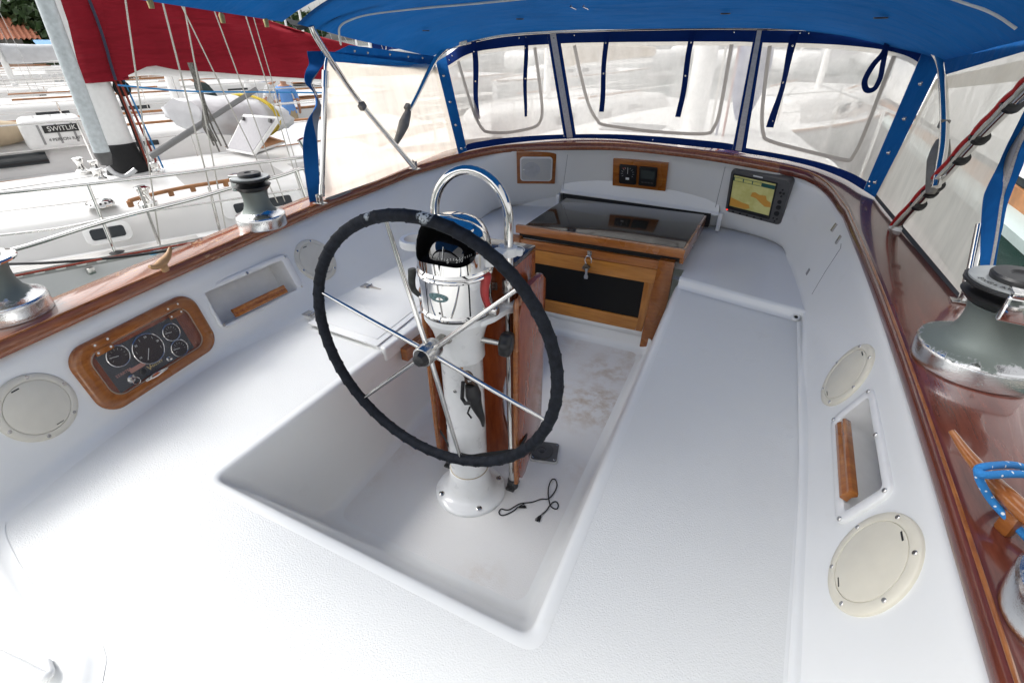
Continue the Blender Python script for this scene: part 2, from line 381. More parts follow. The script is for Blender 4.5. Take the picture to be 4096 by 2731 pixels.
# smooth foot line a little
for _ in range(2):
    STB = [STB[0]] + [(STB[i - 1] + STB[i] * 2 + STB[i + 1]) / 4 for i in range(1, len(STB) - 1)] + [STB[-1]]
CEN = Vector((0, .3, 0))
def prof(Bv, Tv):
    inn = Vector((-(Tv - CEN).x, -(Tv - CEN).y, 0)); 
    d = (Tv - Bv); h = Vector((d.x, d.y, 0))
    inn = -h.normalized() if h.length > .03 else inn.normalized()
    up = Vector((0, 0, 1)); o = []
    e = d.normalized()
    for k in range(6):
        t = k / 5; p0 = Bv + inn * .035; p2 = Bv + e * .045
        o.append(p0 * (1 - t) ** 2 + Bv * 2 * t * (1 - t) + p2 * t * t)
    for t in (.25, .4, .55, .7, .82, .88): o.append(Bv + d * t)
    o += [Bv + d * .93 - inn * .004, Bv + d * .97 - inn * .012, Tv - inn * .024 + up * .001]
    return o
NS = len(STB)
rings = [prof(Bv, Tv) for Bv, Tv in zip(STB, STT)]
b = bmn(); skin(b, rings, close=False)
COAM = b; COAM.normal_update()
# cubby openings are cut through the coaming skin
def coam_bvh(): return BVHTree.FromBMesh(COAM)
TREE = coam_bvh()
def on_coam(px, py):
    h = TREE.ray_cast(CAMP, ray(px, py)); n = h[1]
    if n.dot(CAMP - h[0]) < 0: n = -n
    return h[0], n
def cframe(px, py, along=None):
    p, n = on_coam(px, py); u = Vector((0, 0, 1)).cross(n).normalized(); v = n.cross(u)
    return p, Matrix((u, v, n)).transposed()      # u horizontal, v up the face, n out of the face
def uv(p, Rm, px, py, off=0):
    q = at(px, py, pl=(p + Rm.col[2] * off, Rm.col[2])); d = q - p; return Vector((d.dot(Rm.col[0]), d.dot(Rm.col[1])))
def cut_open(p, Rm, poly):
    us = [q.x for q in poly]; vs = [q.y for q in poly]; u0, u1, v0, v1 = min(us), max(us), min(vs), max(vs)
    for ax, val in ((0, u0), (0, u1), (1, v0), (1, v1)):
        fs = [f for f in COAM.faces if (f.calc_center_median() - p).length < .35]
        g = list(set(sum([[*f.verts, *f.edges] for f in fs], []))) + fs
        bmesh.ops.bisect_plane(COAM, geom=g, plane_co=p + Rm.col[ax] * val, plane_no=Rm.col[ax], dist=1e-5)
    dl = []
    for f in COAM.faces:
        d = f.calc_center_median() - p
        if abs(d.dot(Rm.col[2])) < .06 and u0 < d.dot(Rm.col[0]) < u1 and v0 < d.dot(Rm.col[1]) < v1: dl.append(f)
    bmesh.ops.delete(COAM, geom=dl, context='FACES')
CUB = []
for outer, inner in (
    ([(457, 668), (660, 575), (690, 660), (510, 768)], [(475, 682), (640, 590), (683, 660), (512, 754)]),
    ([(1998, 864), (2062, 1110), (1928, 1232), (1912, 1000)], [(1990, 900), (2035, 1102), (1944, 1196), (1930, 985)])):
    cx = sum(q[0] for q in inner) / 4; cy = sum(q[1] for q in inner) / 4
    p, Rm = cframe(cx, cy); pi = [uv(p, Rm, *q) for q in inner]; po = [uv(p, Rm, *q) for q in outer]
    def bb(L): return min(q.x for q in L), max(q.x for q in L), min(q.y for q in L), max(q.y for q in L)
    def avg(L):
        xs = sorted(q.x for q in L); ys = sorted(q.y for q in L); return (xs[0] + xs[1]) / 2, (xs[2] + xs[3]) / 2, (ys[0] + ys[1]) / 2, (ys[2] + ys[3]) / 2
    CUB.append((p, Rm, avg(pi), avg(po)))
for p, Rm, (u0, u1, v0, v1), _o in CUB: cut_open(p, Rm, [Vector((u0, v0)), Vector((u1, v1))])
COAMO = finish('coaming', COAM.copy(), MG, 50, BOAT)
# seat deck: outer loop = coaming foot, inner loop = well lip
def innB(i):
    return rings[i][0]
b = bmn()
iF0 = next(i for i in range(NS) if STB[i].z > ZS + .02 or STB[i].y > 1.12)
iF1 = next(i for i in range(NS - 1, 0, -1) if STB[i].y > 1.06 and STB[i].x > .5)
port = [Vector((q.x, q.y, ZS)) for q in [innB(i) for i in range(iF0)]]
star = [Vector((q.x, q.y, ZS)) for q in [innB(i) for i in range(iF1 + 1, NS)]]
FWL, FWR = at(1555, 658, z=ZS), at(1825, 735, z=ZS)
outer = port + [Vector((port[-1].x, 1.14, ZS)), Vector((-.47, 1.17, ZS)), Vector((-.47, 1.26, ZS)), Vector((.55, 1.26, ZS)), Vector((.55, 1.12, ZS)), FWR] + star
outer += [Vector((.9, -1.75, ZS)), Vector((-.2, -1.75, ZS)), AFT[0] + Vector((.25, -.4, 0)), AFT[0], AFT[1], at(12, 1230, z=ZS)]
inner = rloop(TOP, .045, .0255, ZS)
def fill_ring(bm, outer, inner, z):
    es = []
    for L in (outer, inner):
        vs = [bm.verts.new((q.x, q.y, z)) for q in L]
        for i in range(len(vs)):
            es.append(bm.edges.new((vs[i], vs[(i + 1) % len(vs)])))
    bmesh.ops.triangle_fill(bm, use_beauty=True, use_dissolve=False, edges=es)
fill_ring(b, outer, inner, ZS); finish('seat_deck', b, MGN, 0, BOAT)
# forward port seat locker section: slightly raised, moulded border, lid
ZL = ZS + .014
a1 = at(905, 808, z=ZL)
e1 = at(968, 733, z=ZL)
foot = [innB(i) for i in range(NS) if STB[i].x < -.5 and .10 < STB[i].y < 1.12]
j1 = at(689, 733, z=ZL)
poly = [Vector((-.402, a1.y, ZS - .045)), Vector((-.39, e1.y, ZS - .045)), Vector((-.385, 1.13, ZS - .045))] + [Vector((q.x - .02, q.y, ZS - .045)) for q in foot[::-1] if q.y > j1.y - .02]
b = bmn(); prism(b, poly, Vector((0, 0, ZL - ZS + .045)), .012, seg=3); finish('seat_locker', b, MG, 40, BOAT)
lid = [(707, 745), (862, 638), (965, 658), (1000, 690), (889, 775)]
LP = [at(x, y, z=ZL + .002) for x, y in lid]; LP[2] = Vector((-.42, LP[2].y, LP[0].z)); LP[3] = Vector((-.42, LP[3].y + .02, LP[0].z))
LP = [at(707, 745, z=ZL), at(862, 638, z=ZL)]; LP = [LP[0], LP[1], Vector((-.455, LP[1].y + .02, ZL)), Vector((-.435, LP[0].y - .02, ZL))]
b = bmn(); prism(b, [Vector((q.x, q.y, ZL + .001)) for q in LP], Vector((0, 0, .006)), .003); finish('locker_lid', b, MG, 40, BOAT)
cc = sum(LP, Vector()) / 4
b = bmn(); prism(b, [cc + (Vector((q.x, q.y, ZL)) - cc) * .86 + Vector((0, 0, .0072)) for q in LP], Vector((0, 0, .002)), .001); finish('nonskid_panel', b, MGN, 40, BOAT)
# bridge deck and riser
RT = [at(1565, 633, z=ZB), at(1850, 722, z=ZB)]
b = bmn()
bd = [Vector((q.x, q.y, ZB)) for q in [innB(i) for i in range(NS)] if True]
top = [Vector((innB(i).x, innB(i).y, ZB)) for i in range(iF0, iF1 + 1)]
poly = [Vector((top[0].x - .01, 1.165, ZB)), *top, Vector((FWR.x + .03, FWR.y + .012, ZB)), Vector((.482, 1.155, ZB)), Vector((.482, 1.25, ZB)), Vector((-.40, 1.25, ZB)), Vector((-.40, 1.165, ZB))]
tri(b, poly); bmesh.ops.triangulate(b, faces=b.faces[:])
finish('bridge_deck', b, MGS, 0, BOAT)
b = bmn()
for A_, B_ in ((Vector((.478, 1.142, ZS)), Vector((FWR.x + .03, FWR.y, ZS))), (Vector((-.92, 1.155, ZS)), Vector((-.40, 1.155, ZS)))):
    rr = []
    for (dy, z) in ((-.022, ZS + .0015), (-.008, ZS + .006), (0, ZS + .016), (.003, ZB - .010), (.010, ZB + .001), (.024, ZB + .0015)):
        rr.append([A_ + Vector((0, dy, z - ZS)), A_.lerp(B_, .5) + Vector((0, dy, z - ZS)), B_ + Vector((0, dy, z - ZS))])
    skin(b, rr, close=False); finish('bridge_riser', b, MG, 60, BOAT); b = bmn()
b.free()
# sill under the companionway
b = bmn(); box(b, (0, 1.222, .06), (.94, .03, .12), bev=.012); finish('companionway_sill', b, MG, 40, BOAT)
# seat back gutter on the starboard side (dark drain channel)
b = bmn()
for L in ([at(1838, 742, z=ZS + .002), at(1842, 900, z=ZS + .002), at(1846, 1100, z=ZS + .002), at(1838, 1330, z=ZS + .002), at(1826, 1568, z=ZS + .002), Vector((.90, -1.3, ZS + .002))],):
    L = spline(L, 5); rr = [[q + Vector((dx, 0, dz)) for q in L] for dx, dz in ((-.012, 0), (-.008, .006), (.0, .008), (.010, .0075), (.03, .008))]
    skin(b, rr, close=False)
finish('gutter_lip', b, MG, 60, BOAT)
# ---- cap rail
def outn(i):
    a = STT[max(0, i - 1)]; c = STT[min(NS - 1, i + 1)]; d = (c - a); d.z = 0; d.normalize(); n = Vector((d.y, -d.x, 0))
    if n.dot(STT[i] - CEN) < 0: n = -n
    return n
caps = []
for i in range(NS):
    q = STT[i]; n = outn(i)
    f = min(1, max(0, (q.x + 1) / 2.0)); w = .150 + .075 * f
    if q.y > 1.5: w = .17
    T0 = q - n * .006
    pr = [(0, -.004), (-.004, .004), (-.002, .026), (.006, .034), (.02, .0375), (w * .5, .039), (w - .015, .0365), (w - .003, .030), (w, .018), (w - .004, -.002), (.02, -.004)]
    caps.append([T0 + n * a + Vector((0, 0, c)) for a, c in pr])
half = NS // 2
capm = bmn(); vr = [[capm.verts.new(p) for p in r] for r in caps]
for i in range(NS - 1):
    for k in range(11):
        f = capm.faces.new((vr[i][k], vr[i][(k + 1) % 11], vr[i + 1][(k + 1) % 11], vr[i + 1][k]))
        f.material_index = 1 if (STT[i].x > .75) else 0
finish('cap_rail', capm, [MCAP, MCAPR], 50, BOAT)
# golden worn edge strip along the top inner edge of the cap (varnish rubbed off)
b = bmn()
tube(b, [caps[i][3] + Vector((0, 0, .001)) - outn(i) * -.001 for i in range(NS)], .0035, 6); finish('cap_edge_bead', b, MTEAK, 60, BOAT)
# ---- hull outside the cap
b = bmn(); rr = [[caps[i][8] + outn(i) * o + Vector((0, 0, dz)) for i in range(NS)] for o, dz in ((-.004, -.02), (.0, -.3), (-.02, -.8), (-.15, -1.8))]
skin(b, rr, close=False); finish('hull', b, MG, 60, BOAT)
# floor drain moulding at forward starboard corner
dr = at(1468, 822, z=.004)
b = bmn(); lathe(b, [(.001, .004), (.028, .004), (.042, .001)], 24, M=Matrix.Translation(dr + Vector((.02, .0, .001)))); lathe(b, [(.001, .012), (.012, .012), (.016, .004)], 16, M=Matrix.Translation(dr + Vector((.03, .01, .004)))); finish('floor_drain', b, MG, 50, BOAT)

# aft moulding beyond the seat at the lower left
b = bmn(); E0 = pz([(15, 1165, ZS), (8, 1200, ZS), (12, 1240, ZS), (60, 1330, ZS), (140, 1440, ZS), (230, 1568, ZS)]) ; E0.append(E0[-1] + Vector((.25, -.4, 0)))
E0 = [E0[0] + Vector((-.02, .10, 0))] + E0
E0 = spline(E0, 6)
def side(i):
    d = (E0[min(i + 1, len(E0) - 1)] - E0[max(i - 1, 0)]).normalized(); n = Vector((-d.y, d.x, 0)); return -n if n.dot(Vector((-1, -.8, 0))) < 0 else n
rr = []
for o_, z in ((-.004, .0012), (.006, .002), (.018, .007), (.024, .011), (.036, .013), (.05, .011), (.062, .005), (.075, .003), (.10, .003), (.112, .008), (.122, .017), (.135, .021), (.150, .019), (.165, .012), (.19, .010), (.6, .010)):
    rr.append([E0[i] + side(i) * o_ + Vector((0, 0, z)) for i in range(len(E0))])
skin(b, rr, close=False); finish('aft_moulding', b, MG, 60, BOAT)
b = bmn(); L = [at(-60, 1468, z=ZS + .06), at(20, 1505, z=ZS + .055), at(80, 1535, z=ZS + .05), at(96, 1530, z=ZS + .045), at(90, 1505, z=ZS + .04)]
tube(b, [q - Vector((0, 0, .025)) for q in spline(L, 6)], .008, 12); finish('moulded_grip', b, MG, 70, BOAT)
# ================================================================== FIXTURES IN THE COCKPIT
I3 = Matrix.Identity(3)
def RZ(a): return Matrix.Rotation(R(a), 3, 'Z')
def RX(a): return Matrix.Rotation(R(a), 3, 'X')
def RY(a): return Matrix.Rotation(R(a), 3, 'Y')
def TM(p, rot=None): return Matrix.Translation(Vector(p)) @ (rot.to_4x4() if rot else Matrix())
def screw(T, M, r=.004, name='screw', mat=None, slot=True):
    b = bmn(); lathe(b, [(r, 0), (r, r * .25), (r * .7, r * .45), (.0001, r * .5)], 12, M=M)
    o = finish(name, b, [mat or MSSB, MBLKM], 40, T)
    if slot:
        b = bmn(); box(b, M @ Vector((0, 0, r * .52)), (r * 1.5, r * .28, r * .1), rot=M.to_3x3() @ RZ(random.uniform(0, 90))); finish('screw_slot', b, MBLKM, 0, o)
    return o
# ---- steering pedestal
T = thing('steering_pedestal', 'white steering pedestal with chrome compass binnacle standing in the cockpit well', 'pedestal', (0, 0, 0))
b = bmn(); lathe(b, [(.126, 0), (.127, .006), (.122, .012), (.110, .016), (.095, .020), (.083, .030), (.077, .05), (.0715, .09), (.0695, .118), (.067, .120)], 56)
finish('flange', b, MPED, 50, T)
for a in (45, 135, 225, 315): screw(T, TM((.107 * math.cos(R(a)), .107 * math.sin(R(a)), .0165), RZ(a * 1.3)), .0105, 'bolt')
b = bmn(); lathe(b, [(.066, .112), (.0645, .122), (.064, .30), (.0645, .302), (.0645, .305), (.064, .307), (.064, .585), (.066, .588), (.072, .592), (.0715, .62), (.071, .655), (.080, .69), (.090, .712), (.096, .724), (.0965, .727), (.0985, .729), (.099, .757), (.097, .76)], 56)
finish('column', b, MPED, 40, T)
b = bmn(); lathe(b, [(.0655, .1195), (.0675, .121), (.0655, .1225)], 56); finish('sealant_bead', b, plain('old_sealant', (.45, .38, .26), .7), 60, T)
b = bmn(); lathe(b, [(.0995, .752), (.1035, .756), (.104, .762), (.1015, .766), (.1, .768), (.100, .862), (.103, .864), (.1045, .868), (.103, .872), (.101, .874), (.103, .876), (.1045, .880), (.103, .884), (.101, .887), (.1, .889)], 64)
BIN = finish('binnacle', b, MCHR, 35, T)
b = bmn(); lathe(b, [(.099, .748), (.1012, .750), (.099, .753)], 64); finish('gasket', b, MBLK, 60, BIN)
# hood: lathed shell with inner black face, opening cut by a rounded cutter
b = bmn()
outp = [(.1005, .886), (.1005, .93), (.0985, .95), (.092, .972), (.080, .992), (.062, 1.006), (.038, 1.014), (.0005, 1.017)]
inp = [(max(.0004, r - .003), z - .0025) for r, z in outp][::-1]
lathe(b, outp + inp, 64, mis=[0] * 7 + [1] + [1] * 7)
hood = finish('hood', b, [MCHR, MBLKM], 40)
b = bmn(); prism(b, [TM((0, -.03, .944), RX(68)) @ Vector((x, y, 0)) for x, y in rrect(.182, .100, .042, 8)], RX(68) @ Vector((0, 0, .2)))
cut = finish('cutter', b, MBLKM, 0)
mod = hood.modifiers.new('b', 'BOOLEAN'); mod.object = cut; mod.operation = 'DIFFERENCE'; mod.solver = 'EXACT'
me = bpy.data.meshes.new_from_object(hood.evaluated_get(bpy.context.evaluated_depsgraph_get())); hood.modifiers.clear(); hood.data = me; bpy.data.objects.remove(cut)
me.shade_smooth(); me.set_sharp_from_angle(angle=R(40)); hood.parent = BIN
b = bmn(); lathe(b, [(.094, .890), (.094, .893), (.07, .897)], 48); finish('card_base', b, MBLKM, 40, BIN)
b = bmn(); M = TM((0, -.012, .905)); lathe(b, [(.066 * math.cos(R(a)), .066 * math.sin(R(a))) for a in range(-12, 90, 6)] + [(.0003, .066)], 48, M=M)
CO = finish('compass', b, MCOMP, 60, BIN)
for i, (s, ang) in enumerate((('S', -68), ('210', -42), ('', -90))):
    a = R(ang); n = Vector((math.cos(a), math.sin(a), .12)).normalized(); u = Vector((-math.sin(a), math.cos(a), 0)); v = n.cross(u)
    if s:
        M = Matrix((u, v, n)).transposed().to_4x4(); M.translation = Vector((0, -.012, .912)) + n * .0665
        t = text_bm(s, .013, M, .0002); o = finish('card_figure', t, MTXT, 0, CO)
b = bmn()
for k in range(-110, 0, 7):
    a = R(k); n = Vector((math.cos(a), math.sin(a), .25)).normalized(); box(b, Vector((0, -.012, .905)) + n * .0662 + Vector((0, 0, .004)), (.0008, .0008, .006), rot=RZ(k))
finish('card_ticks', b, MTXT, 0, CO)
b = bmn(); tube(b, [(.012, -.078, .925), (.010, -.066, .955)], .0008, 6); finish('lubber_line', b, MTXT, 0, CO)
# badge on the binnacle
b = bmn(); ba = R(-88); pc = Vector((.1005 * math.cos(ba), .1005 * math.sin(ba), .826))
rr = []
for s_, dz in ((1, 0), (.9, .001)):
    rr.append([Vector(((.1008 + dz) * math.cos(ba + s_ * .30 * math.cos(q * math.pi / 12)), (.1008 + dz) * math.sin(ba + s_ * .30 * math.cos(q * math.pi / 12)), .826 + s_ * .0125 * math.sin(q * math.pi / 12))) for q in range(24)])
skin(b, rr, cap=True); finish('badge', b, plain('verdigris_badge', (.22, .36, .37), .6, .3, .4, 200), 40, BIN)
b = bmn(); lathe(b, [(.0035, 0), (.0025, .0008), (.0001, .0008)], 12, M=TM((.1 * math.cos(R(-87)), .1 * math.sin(R(-87)), .78), Matrix((Vector((-math.sin(R(-87)), math.cos(R(-87)), 0)), Vector((0, 0, 1)), Vector((math.cos(R(-87)), math.sin(R(-87)), 0)))).transposed())); finish('vent_hole', b, MBLKM, 0, BIN)
# levers
def lever(name, px, mat, label):
    b = bmn(); L = [at(*q, y=yy) for q, yy in px]
    rs = [.011, .0125, .0085, .0070, .0080, .0085, .008][:len(L)]
    pts = spline(L, 5); rr = resample([Vector((r, 0, 0)) for r in rs], len(pts)); tube(b, pts, [q.x for q in rr], 14)
    o = finish(name, b, mat, 60, T); tag(o, label)
    b = bmn(); lathe(b, [(.012, -.014), (.014, -.012), (.014, .012), (.011, .015)], 20, M=TM(L[-1], RY(90))); finish('hub', b, MSSB, 40, o)
lever('throttle_lever', [(zA(910, 572), -.01), (zA(915, 600), -.01), (zA(912, 680), -.01), (zA(925, 750), -.01), (zA(970, 800), -.005), (zA(1030, 835), 0)], MLEVER, 'worn dark control lever')
lever('shift_lever', [(zA(1584, 618), -.01), (zA(1584, 645), -.01), (zA(1570, 740), -.02), (zA(1574, 820), -.02), (zA(1598, 890), -.01), (zA(1640, 945), 0)], MRED, 'red control lever')
# brake knob
b = bmn(); k0 = at(*zA(1530, 1205), y=0); k1 = k0 + Vector((.062, .01, -.002)); tube(b, [k0 - Vector((.01, 0, 0)), k1], .0085, 14); bk = finish('brake_shaft', b, MSSB, 50, T)
b = bmn(); d = (k1 - k0).normalized(); u = frame_of(d); Mk = Matrix((u[0], u[1], d)).transposed().to_4x4(); Mk.translation = k1
n = 60; rg = []
for r0, z in ((.6, -.004), (.92, 0), (1, .008), (1, .022), (.93, .030), (.55, .034)):
    rg.append([Mk @ Vector((.036 * r0 * (1 + .05 * math.cos(6 * q * 2 * math.pi / n)) * math.cos(q * 2 * math.pi / n), .036 * r0 * (1 + .05 * math.cos(6 * q * 2 * math.pi / n)) * math.sin(q * 2 * math.pi / n), z)) for q in range(n)])
skin(b, rg, cap=True); finish('brake_knob', b, MBLK, 60, T)
# torn orange sticker with a few letters
MSTK = plain('faded_orange', (.72, .30, .05), .6, 0, .15, 80)
b = bmn(); stp = [(1205, 1380), (1240, 1400), (1300, 1415), (1370, 1412), (1372, 1478), (1330, 1478), (1290, 1462), (1240, 1440)]
def oncol(x, y, r=.0643):
    d = ray(*zA(x, y)); a = d.x ** 2 + d.y ** 2; bb = CAMP.x * d.x + CAMP.y * d.y; c_ = CAMP.x ** 2 + CAMP.y ** 2 - r * r; D = bb * bb - a * c_
    t = (-bb - math.sqrt(max(0, D))) / a; return CAMP + d * t
def lerp2(a, c, t): return (a[0] * (1 - t) + c[0] * t, a[1] * (1 - t) + c[1] * t)
up_ = [(1205, 1378), (1240, 1392), (1290, 1410), (1330, 1412), (1370, 1410)]; dn_ = [(1208, 1400), (1240, 1430), (1290, 1460), (1330, 1478), (1372, 1480)]
skin(b, [[oncol(*q) for q in up_], [oncol(*lerp2(p_, q, .5)) for p_, q in zip(up_, dn_)], [oncol(*q) for q in dn_]], close=False); finish('torn_sticker', b, MSTK, 60, T)
pp = oncol(1322, 1450, .0652); n = Vector((pp.x, pp.y, 0)).normalized(); u = Vector((0, 0, 1)).cross(n)
Mx = Matrix((u, Vector((0, 0, 1)), n)).transposed().to_4x4(); Mx.translation = pp
finish('sticker_letters', text_bm('en', .026, Mx, .0003), plain('dark_green_ink', (.03, .08, .07), .6, 0, 0), 0, T)
pp = oncol(1248, 1405, .0652); n = Vector((pp.x, pp.y, 0)).normalized(); u = Vector((0, 0, 1)).cross(n); Mx = Matrix((u, Vector((0, 0, 1)), n)).transposed().to_4x4(); Mx.translation = pp
# column rings and screw
pc = oncol(*[(( (1380 + 1035 * .4252) - 1240) / .4464), (((1300 + 622 * .4252) - 820) / .4464)]); n = Vector((pc.x, pc.y, 0)).normalized(); u = Vector((0, 0, 1)).cross(n)
Mx = Matrix((u, Vector((0, 0, 1)), n)).transposed().to_4x4(); Mx.translation = pc; screw(T, Mx, .006)
# ---- rescue knife in a black sheath on a perforated strap, fixed to the column
K = [at(*zB(*q), y=-.075) for q in ((1160, 470), (1185, 560), (1205, 640), (1225, 720), (1255, 800), (1290, 880), (1300, 950))]
T2 = thing('sheath_knife', 'small black sheathed knife strapped to the white pedestal column', 'knife', K[3])
b = bmn(); d = (K[2] - K[0]); dn = d.normalized(); sd_ = dn.cross(Vector((0, -1, 0))).normalized(); nn = sd_.cross(dn)
Mq = Matrix((sd_, dn, nn)).transposed().to_4x4(); Mq.translation = K[0]
Ld = d.length
for i in range(7):
    y0 = Ld * i / 6.
    ring = [Mq @ Vector((x, y, 0)) for x, y in [(.017 * math.cos(k * math.pi / 8), y0 + .016 * math.sin(k * math.pi / 8)) for k in range(16)]]
    hole = [Mq @ Vector((.008 * math.cos(k * math.pi / 8), y0 + .008 * math.sin(k * math.pi / 8), 0)) for k in range(16)]
    skin(b, [ring, hole, [q + nn * .003 for q in hole], [q + nn * .003 for q in ring], ring]) if i % 2 == 0 else None
tube(b, [Mq @ Vector((-.013, 0, 0)), Mq @ Vector((-.013, Ld, 0))], .003, 6); tube(b, [Mq @ Vector((.013, 0, 0)), Mq @ Vector((.013, Ld, 0))], .003, 6)
finish('strap', b, plain('brown_webbing', (.10, .06, .04), .6, 0, .3), 40, T2)
b = bmn(); pts = spline(K[1:], 5); rs = resample([Vector((q, 0, 0)) for q in (.018, .022, .024, .022, .017, .004)], len(pts)); tube(b, pts, [q.x for q in rs], 12); finish('sheath', b, MBLK, 50, T2)
b = bmn(); q = K[1]; tube(b, [q + Vector((-.02, -.01, .01)), q + Vector((-.026, -.012, -.05)), q + Vector((-.012, -.018, -.06)), q + Vector((.012, -.018, -.05))], .006, 8); finish('buckle', b, MBLK, 50, T2)
b = bmn(); q = K[4]; tube(b, [q + Vector((-.024, -.008, .01)), q + Vector((-.032, -.01, -.015)), q + Vector((-.018, -.012, -.028))], .003, 8); finish('clip', b, MBLKM, 50, T2)
# ---- wheel
HC = Vector((.0, -.165, .692)); RW = .368
T = thing('steering_wheel', 'large steering wheel with rim wrapped in black leather and six steel spokes', 'wheel', HC)
b = bmn(); n = 480; rings = []
for k in range(n):
    a = 2 * math.pi * k / n; rr = []
    for j in range(14):
        c = 2 * math.pi * j / 14; ph = (k / n * 54 + .35 * math.sin(c)) % 1.0
        r = .0150 * (1 + .16 * (ph ** 5) + .02 * math.sin(k * .7)); rad = RW + .0 + r * math.cos(c)
        rr.append(HC + Vector((rad * math.cos(a), -r * math.sin(c), rad * math.sin(a))))
    rings.append(rr)
rings.append(rings[0]); skin(b, rings)
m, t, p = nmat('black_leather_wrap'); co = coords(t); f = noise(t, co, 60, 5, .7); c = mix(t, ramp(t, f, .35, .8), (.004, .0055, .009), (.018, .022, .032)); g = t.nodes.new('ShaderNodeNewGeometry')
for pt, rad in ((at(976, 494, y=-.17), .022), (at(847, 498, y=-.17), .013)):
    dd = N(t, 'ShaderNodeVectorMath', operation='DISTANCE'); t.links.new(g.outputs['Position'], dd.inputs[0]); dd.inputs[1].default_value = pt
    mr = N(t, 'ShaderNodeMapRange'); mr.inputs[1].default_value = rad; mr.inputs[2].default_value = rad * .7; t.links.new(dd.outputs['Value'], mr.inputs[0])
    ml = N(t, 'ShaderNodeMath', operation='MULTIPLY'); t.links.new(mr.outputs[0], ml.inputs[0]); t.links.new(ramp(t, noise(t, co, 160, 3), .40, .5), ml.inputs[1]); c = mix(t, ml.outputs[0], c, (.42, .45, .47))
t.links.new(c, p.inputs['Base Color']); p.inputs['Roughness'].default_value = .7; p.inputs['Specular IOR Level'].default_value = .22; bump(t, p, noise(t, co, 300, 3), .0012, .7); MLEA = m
finish('rim', b, MLEA, 70, T)
for k in range(6):
    a = R(102.35 + 60 * k); d = Vector((math.cos(a), 0, math.sin(a))); b = bmn(); tube(b, [HC + d * .02 + Vector((0, .004, 0)), HC + d * .2, HC + d * .30, HC + d * (RW - .012)], [.0068, .0064, .0055, .0048], 14); finish('spoke', b, MSS, 60, T)
b = bmn(); MH = TM(HC, RX(90)); lathe(b, [(.0275, -.034), (.0285, -.030), (.0285, .026), (.0265, .029), (.024, .0295), (.022, .028)], 40, M=MH); hub = finish('hub', b, MSSB, 40, T)
b = bmn(); lathe(b, [(.0225, .024), (.023, .030), (.021, .038), (.0175, .045), (.010, .049), (.0003, .050)], 8, M=MH); finish('hub_cap', b, MBLK, 20, hub)
b = bmn(); tube(b, [HC + Vector((0, .03, 0)), HC + Vector((0, .105, 0))], .0165, 20); tube(b, [HC + Vector((0, .088, 0)), HC + Vector((0, .094, 0))], .022, 20); finish('shaft', b, plain('pitted_steel', (.5, .47, .42), .35, .9, .3, 90), 50, T)
# ---- pedestal guard
T = thing('pedestal_guard', 'tall stainless hoop guard arching over the compass binnacle', 'guard rail', (0, .09, 0))
gp = [Vector((.1315, .078, .03)), Vector((.124, .083, .4)), Vector((.118, .09, .72)), Vector((.1165, .095, .95))]
arc = [Vector((.1165 * math.cos(R(a)), .095 + .01 * math.sin(R(a)), .985 + .122 * math.sin(R(a)))) for a in range(0, 181, 9)]
gl = [Vector((-q.x, q.y, q.z)) for q in gp[::-1]]
b = bmn(); tube(b, spline(gp, 3)[:-1] + arc + spline(gl, 3)[1:], .0128, 20); finish('hoop', b, MSS, 70, T)
for s in (1, -1):
    b = bmn(); c0 = Vector((.1315 * s, .078, 0)); lathe(b, [(.021, 0), (.021, .008), (.0185, .012), (.0175, .034), (.0135, .037)], 20, M=TM(c0)); box(b, c0 + Vector((0, 0, .005)), (.034, .058, .01), bev=.004); finish('foot', b, plain('weathered_aluminium', (.16, .16, .16), .45, .6, .4, 80), 40, T)
    b = bmn(); c0 = Vector((.118 * s, .09, .737)); prism(b, [TM((0, 0, .728)) @ Vector((x, y, 0)) for x, y in ((.085 * s, -.03), (.10 * s, .02), (.095 * s, .075), (.12 * s, .118), (.14 * s, .108), (.142 * s, .085), (.128 * s, .05), (.118 * s, .0), (.098 * s, -.045))], Vector((0, 0, .018)), .004); lathe(b, [(.0135, -.012), (.024, -.012), (.024, .012), (.0135, .012)], 24, M=TM(c0)); finish('bracket', b, MPED, 40, T)
b = bmn(); lathe(b, [(.0175, -.022), (.0185, -.02), (.0185, .02), (.0175, .022)], 20, M=TM((.1175, .091, .80))); box(b, (.150, .092, .80), (.05, .006, .032), bev=.002); finish('tube_clamp', b, MSSB, 40, T)
# ---- drink holders
def holder(cx, cy, z, r, a0, a1, lab):
    T = thing('drink_holder', lab, 'drink holder', (cx, cy, z), group='white drink holders on the pedestal guard'); b = bmn(); rr = []
    for k in range(29):
        a = R(a0 + (a1 - a0) * k / 28); d = Vector((math.cos(a), math.sin(a), 0)); c = Vector((cx, cy, z))
        rr.append([c + d * (r - .006) + Vector((0, 0, -.011)), c + d * (r + .007) + Vector((0, 0, -.011)), c + d * (r + .009) + Vector((0, 0, 0)), c + d * (r + .006) + Vector((0, 0, .011)), c + d * (r - .006) + Vector((0, 0, .011))])
    skin(b, rr, cap=True); finish('ring', b, MWHITE, 40, T); return T
hl = at(*zA(925, 320), y=.06); T = holder(-.175, .075, .893, .043, 40, 300, 'white open ring drink holder at the left leg of the hoop guard')
b = bmn(); box(b, (-.137, .085, .893), (.03, .035, .02), bev=.005); lathe(b, [(.0135, -.012), (.021, -.012), (.021, .012), (.0135, .012)], 20, M=TM((-.1165, .094, .893))); finish('arm', b, MWHITE, 40, T)
T = holder(.088, .03, .905, .034, -170, 175, 'white ring drink holder clamped on the right leg of the hoop guard')
